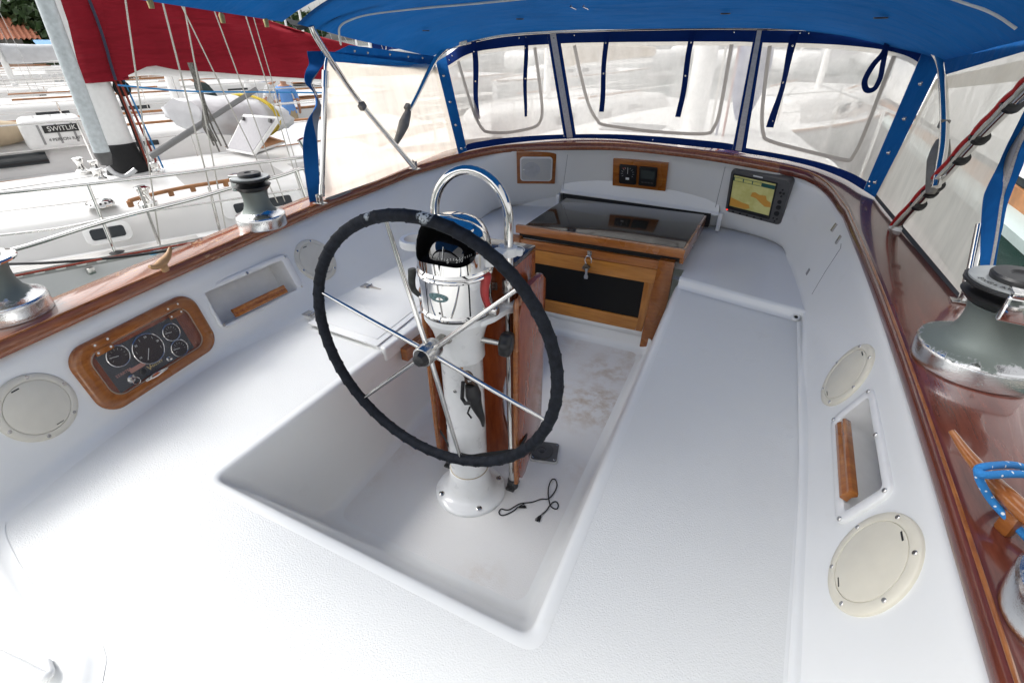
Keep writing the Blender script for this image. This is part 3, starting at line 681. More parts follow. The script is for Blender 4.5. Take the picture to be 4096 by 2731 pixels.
b = bmn(); lathe(b, [(.0135, -.012), (.024, -.012), (.024, .012), (.0135, .012)], 20, M=TM((.1165, .094, .905))); box(b, (.104, .070, .905), (.04, .03, .021), bev=.004); box(b, (.138, .098, .905), (.036, .018, .021), bev=.006); box(b, (.092, .108, .905), (.022, .02, .021), bev=.005); finish('clamp', b, MWHITE, 40, T)
b = bmn(); lathe(b, [(.038, -.08), (.042, -.078), (.0425, -.01)], 28, M=TM((.088, .03, .905))); 
b.free()
# ---- cockpit table folded round the guard
T = thing('cockpit_table', 'varnished mahogany drop-leaf table folded down just ahead of the steering pedestal', 'table', (0, .17, .1))
b = bmn(); box(b, (-.121, .172, .60), (.018, .145, .50), bev=.003); finish('side_panel', b, MMAH, 40, T)
b = bmn(); box(b, (.121, .182, .66), (.018, .145, .40), bev=.003); finish('side_panel', b, MMAH, 40, T)
b = bmn(); box(b, (0, .245, .66), (.224, .014, .40), bev=.002); finish('back_panel', b, MMAH, 40, T)
# face board with the arch cut out
b = bmn(); P = [(-.112, .06), (-.112, .85), (.112, .85), (.112, .50), (.10, .49), (.088, .45), (.078, .40), (.074, .34), (.078, .28), (.092, .22), (.105, .18), (.112, .16), (.112, .06)]
prism(b, [Vector((x, .118, z)) for x, z in P], Vector((0, .016, 0)), .002); finish('face_board', b, MMAH, 40, T)
b = bmn(); box(b, (0, .178, .862), (.262, .150, .016), bev=.004); top = finish('top', b, plain('dark_table_top', (.035, .018, .014), .18, 0, .1, coat=.6), 40, T)
b = bmn(); lathe(b, [(.034, .8705), (.037, .8715), (.036, .8725), (.033, .8715)], 32, M=TM((.085, .185, 0)), cap=False); finish('cup_ring', b, MSTITCH, 40, top)
b = bmn(); lathe(b, [(.0005, .8704), (.033, .8706)], 32, M=TM((.085, .185, 0))); finish('cup_hole', b, MBLKM, 40, top)
for s in (1, -1):
    b = bmn(); x0 = .150 * s
    y0, y1 = .045, .245
    P = [(y0 + .01, .085), (y0, .11), (y0, .72), (y0 + .02, .765), (y0 + .06, .80), (y1 - .03, .80), (y1, .77), (y1, .20), (y0 + .06, .065), (y0 + .03, .06)]
    if s < 0: P = [(y + .005, z - .02) for y, z in P]
    prism(b, [Vector((x0, y, z)) for y, z in P], Vector((.022 * s, 0, 0)), .005); lf = finish('leaf', b, MMAH, 40, T)
    b = bmn(); tube(b, spline([Vector((x0 + .011 * s, P[k][0] - .0005, P[k][1])) for k in (0, 1, 2, 3, 4)], 4), .0085, 10); finish('edge_moulding', b, MTEAK, 60, lf)
for z in (.80, .70):
    b = bmn(); box(b, (.045, .112, z - .02), (.05, .004, .026), bev=.002); finish('hinge_plate', b, MSSB, 40, T)
# black strap round the leaves
b = bmn(); SP = [at(*zB(*q), y=yy) for q, yy in (((1800, 800), .24), ((1780, 900), .2), ((1640, 1160), .03), ((1560, 1190), -.02), ((1300, 1225), -.08), ((1180, 1240), -.09), ((1060, 1210), -.06), ((1000, 1170), 0), ((930, 1050), .04), ((850, 930), .07), ((845, 880), .10))]
S_ = spline(SP, 6); rr = []
for i, q in enumerate(S_): rr.append([q + Vector((0, 0, .012)), q + Vector((0, -.002, 0)), q + Vector((0, 0, -.012)), q + Vector((0, .002, 0))])
skin(b, rr, cap=True); T = thing('retaining_strap', 'thin black strap looped round the pedestal to hold the folded table leaves', 'strap', SP[4]); finish('webbing', b, MBLKM, 60, T)
# ---- sliding hatch
hz = .573
fl, fr, bl, br = at(1183, 518, z=hz), at(1573, 577, z=hz), at(1296.8, 456.9, z=hz), at(1617.8, 494, z=hz)
fl.y = fr.y = 1.205; bl.y = br.y = 1.795
T = thing('sliding_hatch', 'smoked acrylic sliding hatch with teak front rail sitting over the companionway', 'hatch', (0.05, 1.5, hz))
b = bmn(); prism(b, [Vector((fl.x + .045, 1.232, hz)), Vector((fr.x - .012, 1.232, hz)), Vector((br.x + .0, 1.80, hz)), Vector((bl.x, 1.80, hz))], Vector((0, 0, -.012)), .003); finish('pane', b, MGLASSB, 40, T)
b = bmn(); prism(b, [Vector((fl.x, 1.205, hz)), Vector((fr.x, 1.205, hz)), Vector((fr.x, 1.231, hz)), Vector((fl.x, 1.231, hz))], Vector((0, 0, -.042)), .004); finish('front_rail', b, MTEAKX, 40, T)
for xa, xb, nm in ((fr.x, br.x + .012, 1),):
    b = bmn(); prism(b, [Vector((xa - .02, 1.233, hz - .004)), Vector((xa, 1.233, hz - .004)), Vector((xb, 1.80, hz - .004)), Vector((xb - .02, 1.80, hz - .004))], Vector((0, 0, -.075)), .003); finish('side_rail', b, MTEAK, 40, T)
b = bmn(); box(b, (.046, 1.245, hz - .058), (.84, .02, .03)); finish('front_seal', b, MBLKM, 0, T)
# black block: shade of the gap below the dash lip put in as colour
b = bmn(); prism(b, [Vector((-.375, 1.885, .48)), Vector((.515, 1.885, .48)), Vector((.515, 1.885, .556)), Vector((-.375, 1.885, .572))], Vector((0, .1, 0))); finish('hatch_garage_shade', b, MBLKM, 0, BOAT)
dl = [at(1288, 441, y=1.90), at(1470, 466, y=1.90), at(1650, 494, y=1.90)]
dt = [at(1305, 349, y=1.955), at(1480, 355, y=1.955), at(1664, 379, y=1.945)]
dl_ = spline(dl, 6); dt_ = spline(dt, 6); b = bmn(); rr = []
for f_, off_ in ((1, (0, 0, 0)), (.5, (0, 0, .0)), (.08, (0, .001, .002)), (.0, (0, .001, .012)), (0, (0, -.004, .008)), (0, (0, -.006, .002)), (0, (0, -.006, -.005)), (0, (0, .0, -.009)), (0, (0, .02, -.009))):
    rr.append([p_.lerp(q, f_) + Vector(off_) for p_, q in zip(dl_, dt_)])
skin(b, rr, close=False)
for i, sg in ((0, -1), (-1, 1)): tri(b, [rr[0][i], rr[3][i], Vector((rr[3][i].x + .01 * sg, 2.0, rr[3][i].z)), Vector((rr[0][i].x, 2.02, rr[0][i].z))])
b.normal_update(); PANB = b.copy(); finish('dash_panel', b, MG, 60, BOAT)
for q in (dl[0], dl[2]):
    b = bmn(); box(b, (q.x + (-.012 if q.x < 0 else .012), 1.905, .515), (.024, .06, .10), bev=.006); finish('dash_jamb', b, MG, 40, BOAT)
# ---- companionway
yF = 1.205
def cw(px, py, y=yF): return at(px, py, y=y)
def z8(x, y): S = 4096 / 2352; return (1950 + x * .4252) / S, (700 + y * .4252) / S
T = thing('companionway_boards', 'teak companionway with golden framed black drop board and padlock hasp below the sliding hatch', 'companionway', (.05, yF, .05))
tl, tr, brr, bll = cw(*z8(455, 705)), cw(*z8(1595, 895)), cw(*z8(1450, 1475)), cw(*z8(590, 1290))
tl = Vector((-.27, yF, tr.z)); bll = Vector((-.235, yF, brr.z))
def ins(P, a):  # inset quad
    c = sum(P, Vector()) / 4; return P
gl = [cw(*z8(455, 820)), cw(*z8(1475, 1010)), cw(*z8(1415, 1350)), cw(*z8(530, 1165))]
gtl = Vector((-.26, yF, gl[1].z)); gbl = Vector((-.235, yF, gl[2].z)); gtr = gl[1]; gbr = gl[2]
def slab(P, d, mat, name, par=T, bev=.002):
    b = bmn(); prism(b, P, Vector((0, d, 0)), bev); return finish(name, b, mat, 40, par)
tlw = tl + Vector((-.05, 0, 0)); blw = bll + Vector((-.05, 0, 0))
fr_ = slab([tlw, tr, Vector((tr.x, yF, gtr.z)), Vector((tlw.x, yF, gtr.z))], .02, MTEAKG, 'board_frame')
b = bmn(); prism(b, [Vector((blw.x, yF, gbl.z)), gbr + Vector((.003, 0, 0)), brr + Vector((-.035, 0, 0)), blw], Vector((0, .02, 0)), .002); finish('bottom_rail', b, MTEAKG, 40, T)
b = bmn(); prism(b, [gtr, Vector((tr.x, yF, gtr.z)), brr, brr + Vector((-.034, 0, 0)), Vector((gbr.x, yF, gbr.z))], Vector((0, .019, 0)), .002); finish('stile', b, wood('teak_golden_upright', (.52, .22, .04), (.34, .12, .02), .3, .6, (9, 9, 1)), 40, T)
b = bmn(); prism(b, [Vector((-.33, yF + .008, gtr.z + .005)), gtr + Vector((.005, .008, .005)), gbr + Vector((.005, .008, -.005)), Vector((-.30, yF + .008, gbr.z - .005))], Vector((0, .006, 0)), 0); finish('black_pane', b, MPANE, 0, T)
b = bmn(); prism(b, [Vector((-.37, yF - .004, tr.z + .004)), Vector((tr.x + .003, yF - .004, tr.z + .004)), Vector((tr.x + .005, yF - .004, hz - .07)), Vector((-.38, yF - .004, hz - .07))], Vector((0, .024, 0)), .003); finish('top_rail', b, MTEAKX, 40, T)
# posts
pt = [cw(*z8(1615, 805), y=yF - .02), cw(*z8(1785, 830), y=yF - .02)]
pzt = hz - .062
b = bmn(); prism(b, [Vector((tr.x + .004, yF - .012, pzt)), Vector((tr.x + .075, yF - .012, pzt)), Vector((tr.x + .075, yF - .012, .3)), Vector((brr.x + .060, yF - .012, .0)), Vector((brr.x + .0, yF - .012, .0)), Vector((brr.x + .004, yF - .012, brr.z))], Vector((0, .05, 0)), .004); finish('post', b, MTEAK, 40, T)
b = bmn(); prism(b, [Vector((-.43, yF - .012, pzt)), Vector((-.355, yF - .012, pzt)), Vector((-.31, yF - .012, .02)), Vector((-.39, yF - .012, .02))], Vector((0, .05, 0)), .004); finish('post', b, MTEAK, 40, T)
# hasp and padlock
h0 = cw(*z8(962, 735), y=yF - .006); b = bmn(); box(b, h0 + Vector((0, -.004, 0)), (.022, .004, .026), bev=.001); tube(b, [h0 + Vector((-.006, -.006, -.008)), h0 + Vector((-.006, -.02, -.012)), h0 + Vector((.006, -.02, -.012)), h0 + Vector((.006, -.006, -.008))], .002, 8); finish('hasp', b, MSSB, 40, T)
T = thing('padlock', 'open padlock with keys hanging from the companionway hasp', 'padlock', h0)
b = bmn(); q = h0 + Vector((0, -.014, -.02)); tube(b, spline([q + Vector((-.010, 0, -.035)), q + Vector((-.018, 0, -.012)), q + Vector((-.008, 0, .008)), q + Vector((.008, 0, .008)), q + Vector((.017, -.004, -.010)), q + Vector((.016, -.004, -.022))], 5), .0032, 8); finish('shackle', b, MSS, 60, T)
b = bmn(); box(b, q + Vector((-.008, -.002, -.052)), (.034, .014, .032), rot=RY(28), bev=.003); finish('body', b, plain('tarnished_brass', (.22, .19, .15), .4, .8, .3, 80), 40, T)
b = bmn(); kq = q + Vector((-.004, -.008, -.085)); prism(b, [kq + Vector(v) for v in ((-.005, 0, .03), (.006, 0, .03), (.007, 0, 0), (.012, 0, -.012), (.010, 0, -.026), (-.008, 0, -.026), (-.010, 0, -.012), (-.005, 0, 0))], Vector((0, -.002, 0))); finish('key', b, MSS, 0, T)
# ---- dash fittings (placed on the dash skin)
_me = bpy.data.meshes.new('t'); PANB.to_mesh(_me); COAM.from_mesh(_me); COAM.normal_update(); TREE = BVHTree.FromBMesh(COAM)
def panel_thing(name, label, cat, corners):
    cx = sum(q[0] for q in corners) / 4; cy = sum(q[1] for q in corners) / 4
    p, Rm = cframe(cx, cy); q = [uv(p, Rm, *c) for c in corners]
    w = ((q[1] - q[0]).length + (q[2] - q[3]).length) / 2; h = ((q[3] - q[0]).length + (q[2] - q[1]).length) / 2
    T = thing(name, label, cat, p, Rm); return T, w, h, q
def loc_slab(T, name, poly, z0, z1, mat, bev=.002, par=None, smooth=40):
    b = bmn(); prism(b, [Vector((x, y, z0)) for x, y in poly], Vector((0, 0, z1 - z0)), bev); o = finish(name, b, mat, smooth, T, world=False)
    if par: o.parent = par
    return o
def rect(cx, cy, w, h): return [(cx - w / 2, cy - h / 2), (cx + w / 2, cy - h / 2), (cx + w / 2, cy + h / 2), (cx - w / 2, cy + h / 2)]
def off(P, x, y): return [(a + x, c + y) for a, c in P]
def ltext(T, s, x, y, z, size, mat, par=None, name='lettering', rot=0, align='CENTER'):
    o = finish(name, text_bm(s, size, TM((x, y, z), RZ(rot)), .0003, align=align), mat, 0, T, world=False)
    if par: o.parent = par
    return o
S = 4096 / 2352
def zs(x, y): return (2000 + x * .5782) / S, (480 + y * .5782) / S
T, w, h, _q = panel_thing('cockpit_speaker', 'white speaker grille in a square teak frame on the forward cockpit wall', 'speaker', [zs(117, 228), zs(387, 220), zs(382, 420), zs(117, 426)])
h = w * .93
fr = loc_slab(T, 'frame', rect(0, 0, w, h), -.004, .020, MTEAKX, .004)
gr = loc_slab(T, 'grille', rrect(w * .83, h * .76, .022), .0205, .030, MWHITE, .005)
m, t, p = nmat('grille_slots'); co = ocoords(t, (1, 1, 1)); wv = t.nodes.new('ShaderNodeTexWave'); wv.bands_direction = 'Y'; wv.inputs['Scale'].default_value = 62; t.links.new(co, wv.inputs['Vector']); t.links.new(mix(t, wv.outputs['Fac'], (.34, .34, .33), (.74, .74, .71)), p.inputs['Base Color']); bump(t, p, wv.outputs['Fac'], .002, .8); p.inputs['Roughness'].default_value = .5
loc_slab(T, 'mesh', rrect(w * .76, h * .69, .018), .0302, .0308, m, 0, gr)
b = bmn(); lathe(b, [(w * .22, .0309), (w * .215, .0312), (.0003, .0312)], 32, M=TM((-w * .12, 0, 0))); finish('woofer', b, plain('grille_grey', (.45, .46, .48), .6, 0, .1), 0, T, world=False).parent = gr
loc_slab(T, 'emblem', rect(-w * .32, 0, .012, .008), .0314, .0322, MTXT, 0, gr)
T, w, h, _q = panel_thing('instrument_panel', 'teak panel with two square black instruments, centred on the forward cockpit wall', 'instrument panel', [zs(797, 264), zs(1172, 292), zs(1140, 480), zs(770, 444)])
loc_slab(T, 'backboard', rect(0, 0, w, h), -.004, .022, MTEAKX, .004)
for x, kind in ((-w * .205, 'dial'), (w * .165, 'digital')):
    s = .115
    it = loc_slab(T, 'gauge', rrect(s * .88, s, .008), .022, .034, MBLK, .003)
    it.data.transform(Matrix.Translation((x, 0, 0)))
    if kind == 'dial':
        for k in range(-120, 121, 24):
            a = R(90 - k); o = ltext(T, '|', x + .034 * math.cos(a), .010 + .034 * math.sin(a), .0345, .012, MTXT, it, 'tick', rot=-k)
        loc_slab(T, 'needle', off(rect(0, 0, .002, .036), x, .026), .0345, .036, MTXT, 0, it); loc_slab(T, 'counter', off(rect(0, 0, .020, .014), x, -.022), .0345, .0353, MTXT, 0, it)
        loc_slab(T, 'red_zone', off(rect(0, 0, .018, .003), x - .022, .040), .0345, .0349, MRED, 0, it)
    else:
        loc_slab(T, 'display', off(rrect(.078, .052, .004), x, .014), .0345, .0353, plain('lcd', (.055, .065, .062), .15, 0, 0), 0, it)
        for k in range(4): loc_slab(T, 'button', off(rrect(.014, .006, .002), x - .027 + k * .018, -.034), .0343, .0362, MGRYP, .001, it)
# chartplotter
T, w, h, _q = panel_thing('chartplotter', 'grey chartplotter showing a yellow and orange chart at the starboard end of the dash', 'chartplotter', [zs(1640, 326), zs(2062, 415), zs(1930, 712), zs(1528, 612)])
q = [((a - _q[0]).x, (a - _q[0]).y) for a in _q]
# the unit stands proud of the dash, turned a little; build in its own plane through the four corners
Rm = T.matrix_basis.to_3x3(); pp = T.matrix_basis.translation.copy()
tilt = Rm @ RZ(math.degrees(math.atan2((_q[1] - _q[0]).y, (_q[1] - _q[0]).x)) * .9)
T.matrix_basis = TM(pp + Rm.col[2] * .01, tilt)
w, h = w * .97, h * .97
loc_slab(T, 'housing', rrect(w, h, .025), -.03, .022, MGRYP, .008)
sx, sy = -w * .075, .0; sw, shh = w * .70, h * .76
loc_slab(T, 'screen_bezel', off(rrect(sw + .016, shh + .016, .006), sx, sy), .0222, .0242, MBLK, .001)
m, t, p = nmat('chart_screen'); co = ocoords(t); 
f = noise(t, co, 9, 4, .6); sp = t.nodes.new('ShaderNodeSeparateXYZ'); t.links.new(co, sp.inputs[0])
cc_ = mix(t, ramp(t, noise(t, co, 22, 3), .4, .6), (.36, .35, .13), (.42, .41, .17))
t.links.new(cc_, p.inputs['Base Color']); t.links.new(cc_, p.inputs['Emission Color']); p.inputs['Emission Strength'].default_value = .1; p.inputs['Roughness'].default_value = .25
sc_ = loc_slab(T, 'screen', off(rect(0, 0, sw, shh), sx, sy), .0243, .0250, m, 0)
m, t, p = nmat('chart_land'); p.inputs['Base Color'].default_value = (.36, .19, .04, 1); p.inputs['Emission Color'].default_value = (.55, .27, .03, 1); p.inputs['Emission Strength'].default_value = .08
loc_slab(T, 'chart_land', off([(-.07, -.5), (.5, -.5), (.5, -.44), (.3, -.42), (.1, -.38), (.0, -.36), (-.1, -.32), (-.3, -.30), (-.5, -.26), (-.5, -.40), (-.3, -.44)] and [(x * sw, y * shh) for x, y in ((-.5, -.42), (-.1, -.42), (.02, -.36), (-.02, -.26), (-.2, -.24), (-.35, -.20), (-.5, -.16))], sx, sy), .0251, .0254, m, 0, sc_)
loc_slab(T, 'chart_land', off([(x * sw, y * shh) for x, y in ((.0, .12), (.08, .15), (.18, .10), (.34, .12), (.38, .0), (.48, -.04), (.5, -.18), (.36, -.20), (.22, -.10), (.12, -.02), (-.02, .0))], sx, sy), .0251, .0254, m, 0, sc_)
loc_slab(T, 'data_bar', off(rect(0, 0, sw, shh * .11), sx, sy + shh * .40), .0251, .0255, plain('dark_teal', (.02, .09, .08), .3, 0, 0), 0, sc_)
for k in range(3): loc_slab(T, 'data_box', off(rect(0, 0, sw * .20, shh * .085), sx - sw * .37 + k * sw * .225, sy + shh * .40), .0256, .0259, plain('pale_yellow_box', (.62, .60, .2), .4, 0, 0), 0, sc_)
loc_slab(T, 'soft_key_bar', off(rect(0, 0, sw, shh * .07), sx, sy - shh * .465), .0251, .0255, MBLK, 0, sc_)
loc_slab(T, 'nameplate', off(rrect(w * .16, h * .028, .002), -.01, h * .45), .0222, .0230, MTXT, .0003)
for k in range(5): 
    loc_slab(T, 'key', off(rrect(.010, .010, .004), sx - sw * .38 + k * sw * .18, -h * .455), .0222, .0262, MBLK, .001)
for k, (a, c, r) in enumerate(((.375, .22, .012), (.43, .22, .012), (.40, .29, .009), (.40, .15, .009), (.395, .02, .020), (.40, -.10, .024), (.395, -.24, .026), (.36, -.36, .009), (.42, -.36, .009), (.39, -.42, .008))):
    loc_slab(T, 'key', off(rrect(r, r, r * .45), a * w, c * h), .0222, .0262, MBLK, .001)
m, t, p = nmat('red_led'); p.inputs['Emission Color'].default_value = (1, .03, .02, 1); p.inputs['Emission Strength'].default_value = 2; p.inputs['Base Color'].default_value = (.6, .02, .02, 1)
loc_slab(T, 'power_light', off(rrect(.007, .004, .0015), -w * .46, -h * .44), .0222, .0235, m, 0)
# dash seams
for x0, x1 in ((at(*zs(468, 240), y=2.0), at(*zs(435, 480), y=1.93)), (at(*zs(1558, 325), y=1.97), at(*zs(1490, 605), y=1.93))):
    h0_ = TREE.ray_cast(CAMP, (x0 - CAMP).normalized())[0]; h1_ = TREE.ray_cast(CAMP, (x1 - CAMP).normalized())[0]
    L = [TREE.ray_cast(CAMP, ((h0_.lerp(h1_, k / 8)) - CAMP).normalized())[0] for k in range(9)]
    b = bmn(); tube(b, L, .0016, 6); finish('dash_seam', b, plain('seam_grey', (.35, .35, .36), .6, 0, 0), 60, BOAT)  # thin grey line along each side seam of the dash
# ---- engine gauge panel
T, w, h, _q = panel_thing('engine_panel', 'engine gauges behind clear cover in a rounded teak frame on the left coaming', 'gauge panel', [(147, 800), (405, 672), (497, 800), (248, 956)])
w = uv(T.matrix_basis.translation, T.matrix_basis.to_3x3(), 480, 735).x - uv(T.matrix_basis.translation, T.matrix_basis.to_3x3(), 165, 885).x
p0 = T.matrix_basis.translation.copy(); R0 = T.matrix_basis.to_3x3()
def lz(x, y): return uv(p0, R0, (200 + x * .338) / S, (1150 + y * .338) / S)
L_ = [lz(155, 880), lz(1975, 640), lz(1500, 100), lz(720, 1500)]
u0, u1 = L_[0].x, L_[1].x; v1, v0 = L_[2].y, L_[3].y
w, h = u1 - u0, v1 - v0; cx, cy = (u0 + u1) / 2, (v0 + v1) / 2
T.matrix_basis = TM(p0 + R0 @ Vector((cx, cy, 0)), R0); p0 = T.matrix_basis.translation.copy()
rO = rrect(w, h, h * .27, 10); iw, ih = w * .79, h * .70; rI = rrect(iw, ih, h * .17, 10)
b = bmn(); rg = [[Vector((x, y, z)) for x, y in P] for P, z in ((rO, -.006), (rO, .010), (rrect(w - .006, h - .006, h * .26, 10), .0145), (rrect(w - .02, h - .02, h * .25, 10), .016), (rrect(iw + .008, ih + .008, h * .18, 10), .016), (rI, .0145), (rI, -.006))]
skin(b, rg); fr = finish('frame', b, MTEAK, 60, T, world=False)
loc_slab(T, 'backboard', rrect(iw + .01, ih + .01, h * .17, 8), -.002, .0045, MMAH, 0)
pl = [lz(*q) for q in ((525, 800), (1480, 335), (1690, 740), (790, 1240))]
gx0, gx1, gy0, gy1 = (pl[0].x + pl[3].x) / 2, (pl[1].x + pl[2].x) / 2, (pl[3].y + pl[2].y) / 2, (pl[0].y + pl[1].y) / 2
gp_ = loc_slab(T, 'gauge_plate', rect((gx0 + gx1) / 2, (gy0 + gy1) / 2, gx1 - gx0, gy1 - gy0), .0046, .006, plain('blueblack_plate', (.03, .035, .045), .35, 0, .1), .0008)
for (x, y), r, nums in (((785, 812), .034, 6), ((1145, 725), .050, 5), ((1415, 530), .030, 6), ((1512, 718), .030, 6)):
    c = lz(x, y); rr_ = (lz(x + r * 3500, y) - c).length
    b = bmn(); lathe(b, [(r, 0), (r, .004), (r - .002, .005), (r - .003, .004)], 36, M=TM((c.x, c.y, .0062)), cap=False); g = finish('gauge', b, MSS, 40, T, world=False)
    b = bmn(); lathe(b, [(.0002, .0025), (r - .003, .0025)], 36, M=TM((c.x, c.y, .0062))); o = finish('dial', b, plain('dial_maroon_black', (.03, .017, .02), .4, 0, 0), 0, T, world=False); o.parent = g
    for k in range(nums + 3):
        a = R(200 - 220 * k / (nums + 2)); o = ltext(T, ('10', '20', '30', '40', '50')[k % 5] if r > .04 and k % 2 == 0 else '|', c.x + (r - .012) * math.cos(a), c.y + (r - .012) * math.sin(a), .0094, .009 if r > .04 else .006, MTXT, g, 'figure', rot=0 if r > .04 else math.degrees(a) - 90)
    a = R(235 if r > .04 else 165); b = bmn(); box(b, (c.x + (r * .35) * math.cos(a), c.y + (r * .35) * math.sin(a), .0098), (r * .75, .0016, .0008), rot=RZ(math.degrees(a))); o = finish('needle', b, MTXT, 0, T, world=False); o.parent = g
MGOLD = plain('gold_ink', (.62, .48, .18), .5, 0, 0); MPNK = plain('salmon_label', (.55, .26, .20), .6, 0, .1)
c = lz(1020, 945); loc_slab(T, 'blank_label', off(rrect(.050, .014, .004), c.x, c.y), .0061, .0066, MPNK, 0)
c = lz(860, 1010); ltext(T, 'STARTER', c.x, c.y, .0064, .0125, MPNK, gp_)
c = lz(1250, 900); ltext(T, 'MASTRY', c.x, c.y, .0064, .0115, MGOLD, gp_)
c = lz(1172, 960); ltext(T, 'V', c.x, c.y + .003, .0064, .024, MGOLD, gp_, 'emblem')
c = lz(1075, 995); b = bmn(); lathe(b, [(.010, 0), (.010, .006), (.007, .008), (.0003, .008)], 20, M=TM((c.x, c.y, .0062))); finish('starter_button', b, MBLK, 40, T, world=False)
c = lz(1385, 845); b = bmn(); lathe(b, [(.008, 0), (.008, .003), (.005, .004), (.004, .014), (.0003, .015)], 16, M=TM((c.x, c.y, .0062))); finish('toggle_switch', b, MSS, 40, T, world=False)
c = lz(945, 1080); b = bmn(); lathe(b, [(.013, 0), (.013, .004), (.010, .006), (.006, .007)], 20, M=TM((c.x, c.y, .0062))); kx = finish('key_switch', b, MSSB, 40, T, world=False)
b = bmn(); tube(b, [Vector((c.x + .006 + .011 * math.cos(a_ * .5), c.y - .012 + .011 * math.sin(a_ * .5), .014)) for a_ in range(13)], .0012, 6); finish('key_ring', b, MSS, 40, T, world=False).parent = kx
k1_, k2_ = lz(1085, 1110), lz(1345, 950)
b = bmn(); d = Vector((k2_.x - k1_.x, k2_.y - k1_.y, 0)); nn = Vector((-d.y, d.x, 0)).normalized(); A0 = Vector((k1_.x, k1_.y, .0165))
prism(b, [A0 - nn * .003, A0 + d * .5 - nn * .007, A0 + d - nn * .002, A0 + d + nn * .003, A0 + d * .5 + nn * .009, A0 + nn * .005], Vector((0, 0, .006)), .002); finish('pull_handle', b, MSS, 50, T, world=False)
m, t, p = nmat('clear_acrylic'); o = t.nodes['Material Output']; tr = t.nodes.new('ShaderNodeBsdfTransparent'); tr.inputs[0].default_value = (.93, .93, .93, 1); mx = t.nodes.new('ShaderNodeMixShader'); mx.inputs[0].default_value = .10
p.inputs['Base Color'].default_value = (.5, .47, .45, 1); p.inputs['Roughness'].default_value = .12; t.links.new(tr.outputs[0], mx.inputs[1]); t.links.new(p.outputs[0], mx.inputs[2]); t.links.new(mx.outputs[0], o.inputs[0])
b = bmn(); tri(b, [Vector((x, y, .0135)) for x, y in rrect(iw, ih, h * .17, 10)]); finish('clear_cover', b, m, 0, T, world=False)
b = bmn(); rg = [[Vector((x, y, z)) for x, y in rrect(iw + a_, ih + a_, h * .17, 10)] for a_, z in ((-.001, .0136), (-.004, .0155), (-.007, .0136))]; skin(b, rg); finish('cover_edge', b, plain('pale_edge', (.35, .26, .19), .3, 0, 0), 60, T, world=False)
for q in ((560, 650), (1410, 230)):
    c1 = lz(*q); c2 = lz(q[0] + 45, q[1] + 90)
    for cc2, zz in ((c1, .0165), (c2, .0150)):
        b = bmn(); box(b, (cc2.x, cc2.y, zz + .0015), (.052, .017, .003), bev=.001); hg = finish('hinge_leaf', b, MTEAK, 40, T, world=False)
        for sx_ in (-.019, .019):
            b = bmn(); lathe(b, [(.0034, 0), (.0028, .0009), (.0002, .0009)], 12, M=TM((cc2.x + sx_, cc2.y, zz + .003))); finish('screw', b, MTXT, 40, T, world=False).parent = hg
# ---- cubbies: moulded rim, sunk box, teak fiddle
for i, (p, Rm, inn_, out_) in enumerate(CUB):
    lab = ('open white storage cubby with teak fiddle beside the engine panel, left coaming', 'open white storage cubby with teak fiddle in the right coaming, between two round plates')[i]
    T = thing('storage_cubby', lab, 'cubby', p, Rm, 'cubbies in the cockpit coamings')
    u0, u1, v0, v1 = inn_; U0, U1, V0, V1 = out_
    def rr4(a0, a1, c0, c1, r, z): return [Vector((x + (a0 + a1) / 2, y + (c0 + c1) / 2, z)) for x, y in rrect(a1 - a0, c1 - c0, r, 6)]
    b = bmn(); skin(b, [rr4(U0, U1, V0, V1, .03, -.004), rr4(U0, U1, V0, V1, .03, .005), rr4(U0 + .003, U1 - .003, V0 + .003, V1 - .003, .028, .008), rr4(u0 - .005, u1 + .005, v0 - .005, v1 + .005, .014, .008), rr4(u0, u1, v0, v1, .012, .004), rr4(u0 + .002, u1 - .002, v0 + .002, v1 - .002, .012, -.10)])
    b.faces.new([b.verts.new(q) for q in rr4(u0 + .002, u1 - .002, v0 + .002, v1 - .002, .012, -.0995)])
    finish('moulded_box', b, MWHITE, 50, T, world=False)
    b = bmn(); Lx = (u1 - u0) * (.68 if i == 0 else .80); yy = v0 + (v1 - v0) * .17; cxx = (u0 + u1) / 2
    P = [(-.006, -.014), (.012, -.014), (.014, -.004), (.010, .004), (.013, .012), (.009, .017), (-.005, .017), (-.010, .010), (-.004, 0)]
    for aa, bb_ in (((cxx - Lx / 2), (cxx + Lx / 2)),): prism(b, [Vector((aa, yy + y * 1.1, z + .004)) for z, y in P], Vector((bb_ - aa, 0, 0)), .0015)
    finish('fiddle', b, MTEAKX, 35, T, world=False)
    for (x, y) in ((U0 + .014, V1 - .014), (U1 - .014, V1 - .014), (U0 + .014, V0 + .014), (U1 - .014, V0 + .014), ((U0 + U1) / 2, V1 - .014)):
        b = bmn(); lathe(b, [(.006, .0085), (.0045, .0105), (.0002, .0105)], 14, M=TM((x, y, 0))); finish('screw_cover', b, MSSB, 40, T, world=False)
